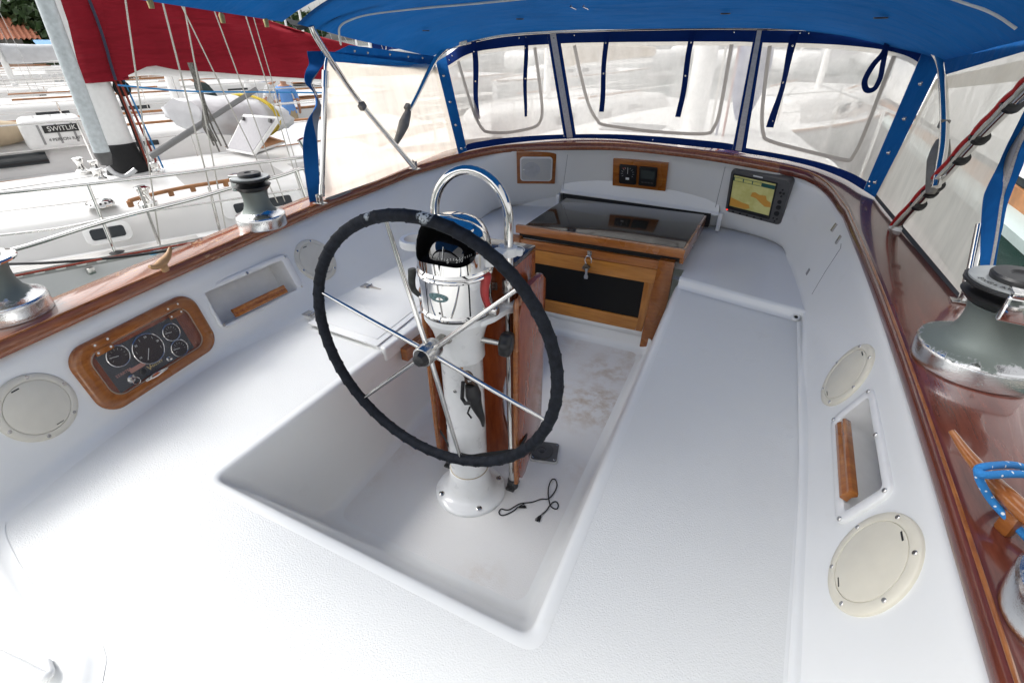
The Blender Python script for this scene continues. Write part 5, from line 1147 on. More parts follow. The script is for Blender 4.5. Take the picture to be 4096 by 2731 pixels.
for x, y, t in ((2172, 120, 0), (2211, 107, 0), (2246, 93, 0), (2283, 78, 0), (2136, 183, .82), (2095, 262, .58), (2053, 342, .33), (2019, 415, .10)):
    p_ = at(x, y, x=1.2) if not t else WS(14.55, t, .004)
    b = bmn(); lathe(b, [(.0075, 0), (.0075, .001), (.0045, .002), (.0035, .0035), (.0002, .004)], 14, M=TM(p_, (CAMP - p_).to_track_quat('Z', 'Y').to_matrix())); finish('snap_stud', b, MSSB, 40, DG)
# small bright press studs on the bands
for s_, t_ in ((1.15, .94), (1.35, .96), (3.4, .97), (3.55, .97), (4.5, .95), (2.3, .95), (5.3, .965), (8.6, .97), (10.9, .97), (11.1, .97), (12.5, .97), (14.2, .08), (14.3, .05), (.85, .04), (1.0, .06), (7, .03), (4.0, .03), (9.6, .03)):
    p_ = WS(s_, t_, .004); b = bmn(); lathe(b, [(.0045, 0), (.003, .003), (.0002, .0035)], 10, M=TM(p_, (CAMP - p_).to_track_quat('Z', 'Y').to_matrix())); finish('press_stud', b, MSS, 40, DG)
# loose blue edges
def ribbon(name, P, wd, xx, mat, par=DG, tw=None, n=6, th=.0015):
    C_ = spline([at(a, c, x=xx + (w2 if len(o_) else 0)) for (a, c, *o_), w2 in [(q, (q[2] if len(q) > 2 else 0)) for q in P]], n); b = bmn(); rr = []; N_ = len(C_)
    for i, q in enumerate(C_):
        t = i / (N_ - 1); a = (tw(t) if tw else .3 * math.sin(t * 8)); u = Vector((math.sin(a), math.cos(a), 0)); w_ = wd(t) if callable(wd) else wd; v = Vector((math.cos(a), -math.sin(a), 0)) * th
        rr.append([q - u * w_ - v, q + u * w_ - v, q + u * w_ + v, q - u * w_ + v])
    skin(b, rr, cap=True); return finish(name, b, mat, 50, par)
ribbon('loose_edge', [(722, 118), (727, 145), (716, 165), (708, 190), (722, 215), (727, 240), (712, 275), (712, 330), (716, 390), (720, 440), (722, 480)], lambda t: .022 + .010 * math.sin(t * 9 + 1), -1.125, MCAN, tw=lambda t: 1.0 * math.sin(t * 9 + .5), n=8)
ribbon('loose_hem', [(722, 118), (730, 145), (722, 170), (716, 195), (728, 220), (731, 245), (722, 280), (720, 330), (724, 390), (727, 430)], lambda t: .018, -1.14, plain('grey_hem_cloth', (.20, .22, .26), .7), tw=lambda t: 1.0 * math.sin(t * 9 + 1.2), n=8)
def band2(name, La, Lb, xx, mat, dx=0):
    A_ = spline([at(*q, x=xx) for q in La], 6); B2 = spline([at(*q, x=xx + dx) for q in Lb], 6); n = min(len(A_), len(B2)); b = bmn()
    skin(b, [[q for q in A_[:n]], [p_.lerp(q, .5) + Vector((-.006, 0, 0)) for p_, q in zip(A_[:n], B2[:n])], [q for q in B2[:n]]], close=False); bmesh.ops.solidify(b, geom=b.faces[:], thickness=.002); return finish(name, b, mat, 60, DG)
e0 = [(2375, 215), (2351, 257), (2319, 322), (2291, 382), (2267, 430), (2257, 462), (2252, 540), (2251, 640)]
e1 = [(2385, 240), (2353, 289), (2319, 346), (2307, 382), (2303, 434), (2296, 470), (2285, 545), (2268, 640)]
e2_ = [(2390, 260), (2356, 313), (2339, 350), (2323, 402), (2309, 442), (2302, 480), (2292, 550), (2275, 640)]
e3 = [(2400, 290), (2362, 340), (2350, 380), (2329, 430), (2313, 474), (2304, 520), (2294, 563), (2283, 640)]
band2('loose_edge', e0, e1, 1.255, MCAN, .02); band2('loose_zip', e1, e2_, 1.275, MZIP, .01); band2('loose_edge', e2_, e3, 1.285, MCAN, .01)
# ---- bimini joining the dodger, port side
BM = thing('bimini', 'blue canvas bimini panel with dark grey zipped edge, overhead at the top left', 'bimini', (-1.1, .4, 1.5))
def bim(x, y): 
    s = max(0, (x + 1.25)) ; return Vector((x, y, 1.452 + (.72 - y) * .085 + .20 * (1 - math.exp(-s * 2.2)) ))
b = bmn(); rr = []
for j in range(13):
    y = .72 - j * .145; rr.append([bim(-1.22 + 1.75 * i / 20, y) for i in range(21)])  # unseen reach over the cockpit is sized for the shade it casts
skin(b, rr, close=False); bmesh.ops.solidify(b, geom=b.faces[:], thickness=-.002); finish('canopy', b, MCAN, 60, BM)
gz = [at(652, 40, y=.80), at(690, 48, y=.80), at(735, 30, y=.82), at(790, 8, y=.86), at(850, -12, y=.9)]; gz2 = [at(690, 70, y=.80), at(700, 68, y=.80), at(760, 48, y=.82), at(820, 18, y=.86), at(880, 0, y=.9)]
b = bmn(); skin(b, [spline(gz, 5), [a_ + Vector((0, -.01, -.002)) for a_ in [p.lerp(q, .5) for p, q in zip(spline(gz, 5), spline(gz2, 5))]], spline(gz2, 5)], close=False); finish('zip_flap', b, MGREYC, 60, BM)
for x, y in ((346, 10), (511, 45), (612, 55)):
    p_ = at(x, y, x=-1.22); b = bmn(); tube(b, [p_ + Vector((0, 0, .02)), p_ + Vector((0, 0, .012)), p_ + Vector((0, 0, -.012))], [.006, .010, .008], 10); finish('toggle', b, plain('yellowed_toggle', (.55, .45, .18), .5, 0, .2), 60, BM)
# ---- cable up the starboard brace
T = thing('mast_cable', 'red and pale cables tied to the starboard dodger brace with black ties', 'cable', C_low)
brp = spline([C_low, at(2150, 425, x=1.215), at(2250, 315, x=1.225), at(2352, 213, x=1.23), at(2420, 150, x=1.23)], 7)
def side_off(P, a, r):
    o_ = []
    for i, q in enumerate(P):
        d = (P[min(i + 1, len(P) - 1)] - P[max(0, i - 1)]).normalized(); v = (CAMP - q).normalized(); u = d.cross(v).normalized(); v2 = u.cross(d); o_.append(q + (u * math.cos(R(a)) + v2 * math.sin(R(a))) * (r + .004 * abs(math.sin(i * .9))))
    return o_
b = bmn(); tube(b, side_off(brp, 165, .019), .0058, 8); finish('red_wire', b, MCABLE, 60, T)
b = bmn(); tube(b, side_off(brp, 120, .019), .0048, 8); finish('pale_wire', b, MCABLW, 60, T)
for x, y in ((2112, 492), (2138, 440), (2158, 408), (2200, 360), (2250, 308), (2310, 250)):
    p_ = min(brp, key=lambda q: (q - at(x, y, x=1.22)).length); i = brp.index(p_); d = (brp[min(i + 1, len(brp) - 1)] - brp[max(0, i - 1)]).normalized(); b = bmn(); tube(b, [p_ - d * .006, p_ + d * .006], .024, 14)
    b.verts.ensure_lookup_table(); finish('cable_tie', b, MBLK, 60, T)
q = at(2062, 530, z=.792); b = bmn(); lathe(b, [(.030, 0), (.031, .012), (.029, .018), (.012, .019), (.008, .022)], 28, M=TM(q)); T = thing('cable_gland', 'white round deck gland where the cables enter the dark cap rail', 'gland', q); finish('body', b, MWHITE, 50, T)
q = at(948, 372, x=-1.035); b = bmn(); tube(b, spline([q + Vector((0, 0, .01)), q + Vector((.015, -.01, 0)), q + Vector((-.012, 0, -.012)), q + Vector((.014, .01, -.022)), q + Vector((.0, -.01, -.035)), q + Vector((.02, 0, -.045))], 5), .0028, 6); T = thing('lashing', 'bit of black cord tied round the foot of the port dodger brace', 'cord', q); finish('cord', b, MROPEK, 60, T)
# ================================================================== THE MARINA ROUND US
m, t, p = nmat('harbour_water'); co = coords(t, (1, 1, 1)); p.inputs['Base Color'].default_value = (.035, .065, .06, 1); p.inputs['Roughness'].default_value = .06
bump(t, p, noise(t, co, 2.2, 4, .6), .08, .5)
b = bmn(); ZW = -1.0
for k in (0,): tri(b, [Vector((-3000, -3000, ZW)), Vector((3000, -3000, ZW)), Vector((3000, 3000, ZW)), Vector((-3000, 3000, ZW))])
tag(finish('water', b, m, 0), kind='structure')
MDK = gelcoat('deck_white', (.66, .655, .645)); 
m, t, p = nmat('diamond_nonskid'); co = coords(t, (1, 1, 1), (0, 0, R(45))); ck = t.nodes.new('ShaderNodeTexChecker'); ck.inputs['Scale'].default_value = 70; t.links.new(co, ck.inputs[0]); t.links.new(mix(t, ck.outputs['Fac'], (.36, .35, .34), (.47, .46, .445)), p.inputs['Base Color']); p.inputs['Roughness'].default_value = .6; MDIA = m
MHULL = plain('hull_white', (.68, .68, .68), .3, 0, .03, 4, coat=.3)
MDW = plain('dark_window', (.02, .025, .03), .08, 0, 0)
MALU = plain('anodised_aluminium', (.55, .56, .57), .35, .7, .05)
MGMAST = plain('pale_painted_spar', (.52, .57, .59), .45, .1, .12, 30)
MTILE = plain('terracotta', (.40, .14, .07), .8, 0, .2, 8)
MWALL = plain('stucco', (.42, .39, .37), .8, 0, .05, 4); MWALLL = plain('pale_stucco', (.62, .58, .56), .8, 0, .04, 4)
MTEAKF = plain('far_teak', (.36, .16, .06), .5, 0, .2, 10)
MTANC = plain('tan_canvas', (.45, .36, .25), .9, 0, .1, 8)
MGRC = plain('grey_white_cover', (.55, .56, .58), .8, 0, .08, 6)
MTURQ = plain('turquoise_plastic', (.03, .35, .62), .5, 0, .05)
MLEAF = plain('leaf_green', (.05, .10, .025), .7, 0, .35, 3)
MPALM = plain('palm_green', (.07, .11, .035), .7, 0, .3, 3)
MBARK = plain('bark', (.16, .12, .09), .9, 0, .3, 6)
def frame2(O, d):
    d = Vector((d[0], d[1], 0)).normalized(); e = Vector((d.y, -d.x, 0)); return Vector((O[0], O[1], 0)), d, e
# ---------------- nearest sailboat to port
O, D_, E_ = frame2((-4.62, 1.68), (.43, .90))
def nb(a, e, z): return O + D_ * a + E_ * e + Vector((0, 0, z))
NB = thing('sailboat', 'neighbouring white sailboat with dark red sail cover, moored nearest on the left', 'sailboat', nb(0, 0, -1))
def beam(a): # half beam of the deck at station a (bow is at negative a)
    t = (a + 5.2) / 5.2
    return 1.42 * math.sin(min(1, max(0, t)) * math.pi / 2) ** .7 if a < 0 else 1.42 - .012 * a * a
st = [-5.2 + .4 * i for i in range(27)]
b = bmn(); rr = []
for e, z in ((1, 0.0), (1.0, -.04), (.99, -.3), (.93, -.9), (.80, -1.3)):
    rr.append([nb(a, beam(a) * e, z) for a in st] + [nb(a, -beam(a) * e, z) for a in st[::-1]])
skin(b, rr); tri(b, rr[0]); bmesh.ops.triangulate(b, faces=[f for f in b.faces if len(f.verts) > 4]); finish('hull', b, MHULL, 40, NB)
def cabin(a0, a1, w0, w1, z0, z1, name, mat, par, fr=nb, n=14, bev=.16):
    b = bmn(); rr = []
    for k, (ins_, z) in enumerate(((-.14, z0), (-.10, z0 + (z1 - z0) * .45), (-.03, z0 + (z1 - z0) * .82), (.02, z0 + (z1 - z0) * .96), (.10, z1), (.30, z1 + .02))):
        L = []
        for i in range(n + 1):
            a = a0 + (a1 - a0) * i / n; f = math.sin(min(1, (i / n) * 2.2 + .25) * math.pi / 2); w = (w0 + (w1 - w0) * min(1, i / n * 1.6)) * f; aa = a + (ins_ if i == 0 else (-ins_ if i == n else 0)); L.append((aa, w - ins_))
        rr.append([fr(a, w, z) for a, w in L] + [fr(a, -w, z) for a, w in L[::-1]])
    skin(b, rr); tri(b, rr[-1]); return finish(name, b, mat, 50, par)
cab = cabin(-2.7, 2.6, .72, 1.0, 0.0, .27, 'cabin_top', MDK, NB)
for (a0, a1, e0, e1) in ((-2.4, -1.35, .10, .50), (-1.2, -.35, .12, .66), (.35, 1.2, .12, .74), (-2.4, -1.35, -.5, -.10), (1.35, 1.9, .3, .76)):
    b = bmn(); prism(b, [nb(a0, e0, .292), nb(a1, e0, .292), nb(a1, e1, .286), nb(a0, e1 * .82, .288)], Vector((0, 0, .004))); finish('nonskid_panel', b, MDIA, 0, cab)
for a0, a1 in ((-2.6, -1.3), (-1.15, .25), (.4, 2.6)):
    b = bmn(); prism(b, [nb(a0, beam(a0) * .985 - .10, .002), nb(a1, beam(a1) * .985 - .10, .002), nb(a1, 1.17, .002), nb(a0, min(beam(a0) - .14, .93 + (a0 + 2.6) * .1), .002)], Vector((0, 0, .004))); finish('side_deck_nonskid', b, MDIA, 0, NB)
# slotted aluminium toe rail
rail = bmn(); rr = []
sts = [-4.6 + .2 * i for i in range(38)]
for oe, z in ((0, 0), (0, .05), (-.012, .05), (-.016, .006), (-.06, .004)): rr.append([nb(a, beam(a) + oe, z) for a in sts])
skin(rail, rr, close=False); tr = finish('toe_rail', rail, plain('rail_grey', (.38, .38, .37), .5, .2, .1), 40, NB)
for i in range(34):
    a = -2.3 + i * .118; c = nb(a, beam(a) + .004, .028); b = bmn(); d = (nb(a + .1, beam(a + .1), 0) - nb(a - .1, beam(a - .1), 0)).normalized(); Mr = Matrix((d, Vector((0, 0, 1)), d.cross(Vector((0, 0, 1))))).transposed()
    prism(b, [c + Mr @ Vector((x, y, -.003)) for x, y in rrect(.062, .022, .0108, 5)], Mr.col[2] * .006); finish('rail_slot', b, MTXT, 0, tr)
# mast
mx_, my_ = nb(0, 0, 0).x, nb(0, 0, 0).y
def ell(cx, cy, z, ra, rb, n=28): return [Vector((cx, cy, z)) + D_ * ra * math.cos(2 * math.pi * k / n) + E_ * rb * math.sin(2 * math.pi * k / n) for k in range(n)]
mb = at(300, 400, z=.28); mx_, my_ = mb.x, mb.y
b = bmn(); skin(b, [ell(mx_, my_, z, .125, .085) for z in (.27, 13)], cap=True); mast = finish('mast', b, MWHITE, 60, NB)
b = bmn(); skin(b, [ell(mx_, my_, z, r, r * .75) for z, r in ((.275, .20), (.30, .185), (.36, .17), (.42, .15), (.50, .14), (.56, .135), (.565, .127))], cap=True); finish('mast_boot', b, MBLKM, 60, NB)
b = bmn(); skin(b, [ell(mx_, my_, z, r, r * .8) for z, r in ((.27, .26), (.295, .25), (.30, .22))], cap=True); finish('mast_collar', b, MDK, 60, NB)
for k, (dx, mt, r) in enumerate(((.145, MROPER, .010), (.165, MROPER, .009), (.15, MROPEK, .010), (.185, MROPEB, .008), (.20, MALU, .012), (-.13, MBLKM, .012), (-.15, MSSB, .008))):
    b = bmn(); f0 = Vector((mx_, my_, .30)) + D_ * (dx + .10 * (k % 3 == 0)) + E_ * (.10 - .03 * k); f1 = Vector((mx_, my_, 2.2)) + D_ * dx * .8 + E_ * (.07 - .02 * k)
    tube(b, spline([f0, f0.lerp(f1, .3) + D_ * .012 * math.sin(k), f0.lerp(f1, .6), f1], 5), r, 7); finish('halyard', b, mt, 60, mast)
for e_s in (.13, -.13):
    for a_s in (.2, -.25):
        c = Vector((mx_, my_, .29)) + D_ * a_s + E_ * (e_s * 1.9); b = bmn(); lathe(b, [(.06, 0), (.062, .03), (.04, .045), (.034, .07), (.036, .10), (.045, .11), (.04, .115), (.0005, .118)], 20, M=TM(c)); finish('mast_winch', b, MCHR, 40, NB)
# boom and sail cover
b0 = at(300, 172, pl=(Vector((mx_, my_, 0)), E_)); b1 = at(760, 192, pl=(Vector((mx_, my_, 0)), E_))
bd_ = (b1 - b0).normalized(); g0 = Vector((mx_, my_, b0.z + .06)) + D_ * .10
bm_end = b1 + bd_ * 1.2
b = bmn()
def boomring(q, h, w_, n=20): return [q + E_ * w_ * math.cos(2 * math.pi * k / n) + Vector((0, 0, 1)) * h * math.sin(2 * math.pi * k / n) for k in range(n)]
bh = .075; q0 = b0 + Vector((0, 0, bh)) - bd_ * .18; q1 = bm_end + Vector((0, 0, bh))
skin(b, [boomring(q0, bh, .05), boomring(q1, bh, .05)], cap=True); boom = finish('boom', b, MWHITE, 60, NB)
# red cover: over the boom and up round the mast
PLN = (Vector((mx_, my_, 0)), E_)
low = [(255, 186), (300, 168), (345, 150), (400, 160), (470, 164), (560, 171), (650, 177), (720, 181), (800, 184)]
upp = [(170, -200), (250, -130), (330, -70), (420, -20), (520, 15), (620, 48), (720, 80), (820, 106)]
b = bmn(); rr = []
LO = resample(spline([at(*q, pl=PLN) for q in low], 5), 30); UP = resample(spline([at(*q, pl=PLN) for q in upp], 5), 30)
for i in range(30):
    lo, up = LO[i], UP[i]; h = (up - lo).length; ring = []
    for k in range(25):
        a = math.pi * k / 24; s_ = math.cos(a); zt = math.sin(a) ** .6
        wv = .03 * math.sin(i * .9 + k * .55) + .024 * math.sin(i * .37 - k * .9) + .012 * math.sin(i * 2.1 + k * 1.3)
        ww = (.085 + .05 * (1 - zt)) * (1 if abs(s_) > .99 else 1)
        ring.append(lo.lerp(up, zt) + E_ * (math.copysign(abs(s_) ** .6, s_) * ww + wv * (zt > .05) * (zt < .97)))
    rr.append(ring)
skin(b, rr, close=False); cover = finish('sail_cover', b, MREDC, 70, NB)
b = bmn(); zb = at(245, 190, pl=PLN).z; rr = []
cpx = [((185, 192), (297, 182)), ((165, 130), (285, 140)), ((145, 50), (262, 60)), ((120, -20), (245, -10)), ((100, -90), (225, -90))]
for (l_, r_) in cpx:
    a_, c_ = at(*l_, pl=PLN), at(*r_, pl=PLN); cc3 = (a_ + c_) / 2; ra = (a_ - c_).length / 2; rr.append([Vector((cc3.x, cc3.y, 0)) + D_ * ra * math.cos(2 * math.pi * k / 32) + E_ * .145 * (1 + .05 * math.sin(3 * k)) * math.sin(2 * math.pi * k / 32) + Vector((0, 0, a_.z + (c_.z - a_.z) * (math.cos(2 * math.pi * k / 32) * .5 + .5))) for k in range(32)])
skin(b, rr); finish('sail_cover', b, MREDC, 70, NB)
b = bmn(); zp = [at(*q, pl=(Vector((mx_, my_, 0)) + E_ * .16, E_)) for q in ((186 * 0 + 365 * 0 + 362 * .0 + 362, 0), (390, 60), (420, 120), (445, 170), (465, 310))][:0]
zl = [at(x, y, pl=(Vector((mx_, my_, 0)) + E_ * .165, E_)) for x, y in ((205, 0), (228, 60), (244, 110), (255, 150), (266, 185))]
tube(b, spline(zl, 5), .012, 8); finish('cover_zip', b, plain('zip_navy', (.02, .02, .05), .6), 60, NB)
# spinnaker pole stowed on the mast (grey-blue spar)
sp0, sp1 = at(235, 352, pl=(Vector((mx_, my_, 0)) + E_ * .3, E_)), at(95, -20, pl=(Vector((mx_, my_, 0)) + E_ * .3, E_))
sp1 = Vector((sp0.x, sp0.y, 0)) + Vector((sp1.x - sp0.x, sp1.y - sp0.y, sp1.z)); dd_ = (sp1 - sp0)
b = bmn(); tube(b, [sp0, sp0 + dd_ * 3], .062, 22); tag(finish('spinnaker_pole', b, MGMAST, 60, NB), 'grey-blue spar')
b = bmn(); tube(b, [sp0 - dd_.normalized() * .10, sp0 - dd_.normalized() * .02, sp0 + dd_.normalized() * .01], [.045, .064, .064], 18); finish('pole_end', b, MGRYP, 60, NB)
b = bmn(); q = sp0 - dd_.normalized() * .12; tube(b, spline([q, q + D_ * .03 + Vector((0, 0, -.06)), q + D_ * .10 + Vector((0, 0, -.10)), q + D_ * .2 + Vector((0, 0, -.05))], 4), .022, 8); finish('pole_jaw', b, MALU, 60, NB)
# vang strut
def onE(px, py, e): return at(px, py, pl=(nb(0, e, 0), E_))
v0, v1 = onE(345, 360, .0), onE(590, 205, .0)
b = bmn(); tube(b, [v0, v0.lerp(v1, .55)], .030, 14); tube(b, [v0.lerp(v1, .55), v0.lerp(v1, .57)], .036, 14); tube(b, [v0.lerp(v1, .57), v1], .024, 14); finish('boom_vang', b, plain('vang_grey', (.22, .22, .22), .4, .5, .05), 60, NB)
# vent, hatch, winches on cabin
c = at(231, 472, z=.29); b = bmn(); lathe(b, [(.10, 0), (.10, .012), (.085, .03), (.06, .045), (.0005, .048)], 32, M=TM(c)); vt = finish('deck_vent', b, MSS, 50, NB)
for k in range(16):
    a = 2 * math.pi * k / 16; b = bmn(); lathe(b, [(.009, 0), (.0003, .0005)], 10, M=TM(c + Vector((.088 * math.cos(a), .088 * math.sin(a), .029)), (Vector((math.cos(a), math.sin(a), .9))).to_track_quat('Z', 'Y').to_matrix())); finish('vent_hole', b, MBLKM, 0, vt)
ph_ = [at(x, y, z=.30) for x, y in ((518, 344), (580, 356), (655, 330), (600, 318))]
b = bmn(); prism(b, ph_, Vector((0, 0, .03)), .01); finish('hatch_coaming', b, MDK, 40, NB)
b = bmn(); prism(b, [q + Vector((0, 0, .031)) for q in ph_], Vector((0, 0, .003))); finish('hatch_opening', b, MTEAKF, 0, NB)
hb = [at(517, 345, z=.33), at(580, 357, z=.33)]; hpl = (hb[0], (hb[1] - hb[0]).cross(Vector((0, 0, 1))).normalized() + Vector((0, 0, .35)))
ht = [at(642, 268, pl=hpl), at(558, 262, pl=hpl)]
cc4 = (hb[0] + hb[1] + ht[0] + ht[1]) / 4; nrm = (hb[1] - hb[0]).cross(ht[0] - hb[1]).normalized()
if nrm.dot(CAMP - cc4) < 0: nrm = -nrm
b = bmn(); prism(b, [hb[0], hb[1], ht[0], ht[1]], -nrm * .04, .014, seg=3); hl_ = finish('open_hatch', b, MWHITE, 40, NB)
b = bmn(); prism(b, [cc4 + (q - cc4) * .88 + nrm * .001 for q in (hb[0], hb[1], ht[0], ht[1])], nrm * .003); finish('hatch_lens', b, plain('milky_lens', (.36, .35, .37), .15, 0, .04), 0, hl_)
for q in (ht[0], ht[1]):
    pq = cc4 + (q - cc4) * .75; b = bmn(); tube(b, [pq, pq + nrm * .03], .02, 10); finish('dog', b, MGRYP, 60, hl_)
b = bmn(); tube(b, [cc4 - nrm * .04 + (hb[1] - cc4) * .2 + (ht[0] - cc4) * .3, ph_[2] + Vector((0, 0, .02))], .008, 8); finish('hatch_stay', b, MTEAKF, 60, hl_)
for x, y, s in ((193, 400, .8), (342, 474, .9)):
    c = at(x, y, z=.29); b = bmn(); lathe(b, [(.075 * s, 0), (.075 * s, .03), (.045 * s, .05), (.038 * s, .09), (.042 * s, .12), (.06 * s, .135), (.06 * s, .15), (.03 * s, .16), (.0005, .16)], 28, M=TM(c)); finish('cabin_winch', b, MCHR, 40, NB)
# teak handrail along the cabin edge
hr = [at(x, y, z=.30) for x, y in ((302, 475), (345, 462), (395, 450), (445, 440), (520, 428), (600, 412))]
b = bmn(); S1 = spline(hr, 5); tube(b, [q + Vector((0, 0, .045)) for q in S1], .016, 8)
for i in range(0, len(S1), 5): tube(b, [S1[i], S1[i] + Vector((0, 0, .045))], .022, 8)
finish('handrail', b, MTEAKF, 60, NB)
# portlights on the cabin side
for (x, y, wq) in ((249, 536, .15), (605, 470, .34)):
    c = at(x, y, z=.13); b = bmn()
    side_ = D_; upv = (Vector((0, 0, 1)) - E_ * .5).normalized(); nn = side_.cross(upv); nn = nn if nn.dot(CAMP - c) > 0 else -nn; Mr = Matrix((side_, upv, nn)).transposed()
    prism(b, [c + Mr @ Vector((u, v, -.01)) for u, v in rrect(wq * 2, .15, .05, 5)], Mr.col[2] * .03, .006); pf = finish('portlight', b, MWHITE, 40, NB)
    b = bmn(); prism(b, [c + Mr @ Vector((u, v, .021)) for u, v in rrect(wq * 1.45, .085, .02, 5)], Mr.col[2] * .003); finish('pane', b, MDW, 0, pf)
# stanchions, rails, shrouds
PE = 1.38
def rod(name, pts, r, mat, par=NB, seg=8): b = bmn(); tube(b, pts, r, seg); return finish(name, b, mat, 60, par)
rod('stanchion', [onE(273, 603, PE), onE(202, 424, PE)], .0125, MSS)
rod('stanchion', [onE(160, 603, PE) - Vector((0, 0, .0)), onE(160, 603, PE)+ Vector((0, 0, .01))], .0125, MSS) if 0 else None
rod('top_rail', spline([onE(-80, 450, PE), onE(0, 444, PE), onE(200, 423, PE), onE(400, 400, PE), onE(560, 378, PE), onE(720, 358, PE)], 4), .014, MSS)
rod('mid_rail', spline([onE(-60, 594, PE + .06), onE(60, 566, PE + .06), onE(250, 506, PE + .06), onE(440, 458, PE + .06), onE(530, 432, PE + .06), onE(640, 405, PE + .06), onE(694, 387, PE + .06), onE(704, 400, PE + .06), onE(726, 440, PE + .06)], 4), .016, MSS)
rod('rail_post', [onE(680, 392, PE + .06), onE(708, 470, PE + .06)], .014, MSS)
rod('lower_rail', spline([onE(-40, 545, PE), onE(60, 534, PE), onE(150, 522, PE), onE(300, 492, PE), onE(520, 460, PE), onE(720, 430, PE)], 4), .008, MSS)
rod('pushpit_tube', [onE(604, 312 + 0, PE), onE(640, 380, PE)], .001, MSS) if 0 else None
rod('rod_holder', [onE(690, 290 + 30, PE + .2), onE(738, 400, PE + .2)], .03, MSS)
for k, (x0, y0, x1, y1, r, e) in enumerate(((368, 563, 288, 0, .0055, 1.25), (365, 560, 318, 430, .011, 1.25), (508, 535, 372, 0, .006, 1.28), (505, 530, 480, 430, .012, 1.28), (520, 535, 448, 150, .005, 1.28), (640, 470, 420, 20, .0045, 1.1), (655, 465, 505, 60, .0045, 1.1), (700, 470, 570, 55, .0045, 1.05), (705, 460, 588, 60, .0035, 1.05))):
    q0_, q1_ = onE(x0, y0, e), onE(x1, y1, e); rod('turnbuckle' if r > .01 else 'shroud', [q0_, q1_ + (q1_ - q0_) * (2.5 if r < .01 else 0)], r, MSSB if r > .01 else MROPEW, NB, 6)
for k, (P, mt, r) in enumerate((([(0, 607), (120, 603), (260, 592), (390, 575), (520, 550), (640, 520)], MROPEK, .010), ([(0, 640), (120, 617), (260, 590), (390, 567), (520, 542), (600, 520)], MROPER, .008))):
    rod('deck_line', spline([at(x, y, z=.07) for x, y in P], 5), r, mt)
c = at(270, 583, pl=(nb(0, PE, 0), E_)); b = bmn(); lathe(b, [(.03, -.02), (.05, -.012), (.02, 0), (.05, .012), (.03, .02)], 16, M=TM(c)); finish('roller', b, MBLKM, 50, NB)
c = at(208, 622, pl=(nb(0, beam(-.3) + .02, 0), E_)); b = bmn(); box(b, c, (.04, .05, .05), bev=.01); finish('shackle_block', b, MSSB, 40, NB)
c = at(354, 582, z=.01); b = bmn(); lathe(b, [(.035, 0), (.03, .01), (.0003, .012)], 16, M=TM(c)); finish('filler_cap', b, MTURQ, 40, NB)
rod('sheet', spline([onE(270, 196, .2), onE(430, 210, .2), onE(600, 212, .2), onE(760, 214, .2)], 4), .007, MROPEB)
# grey coil of rope hanging from the boom
b = bmn(); cq = onE(462, 215, .15)
for k in range(9):
    o1 = E_ * random.uniform(-.03, .03) + D_ * random.uniform(-.03, .03)
    tube(b, spline([cq + o1 + Vector((0, 0, .25)), cq + o1 * .5, cq + o1 * .6 + Vector((0, 0, -.12)), cq + o1 * 2.2 + Vector((0, 0, -.27)), cq + o1 * 2.5 + D_ * .03 + Vector((0, 0, -.35 - .02 * k))], 4), .008, 6)
finish('hanging_coil', b, plain('grey_rope', (.24, .23, .21), .9, 0, .3, 60), 60, NB)
c = at(256, 202, pl=PLN) + D_ * .1; b = bmn(); lathe(b, [(.02, -.015), (.065, -.018), (.07, 0), (.065, .018), (.02, .015)], 24, M=TM(at(280, 203, pl=PLN), (E_).to_track_quat('Z', 'Y').to_matrix())); finish('block', b, MBLKM, 50, NB)
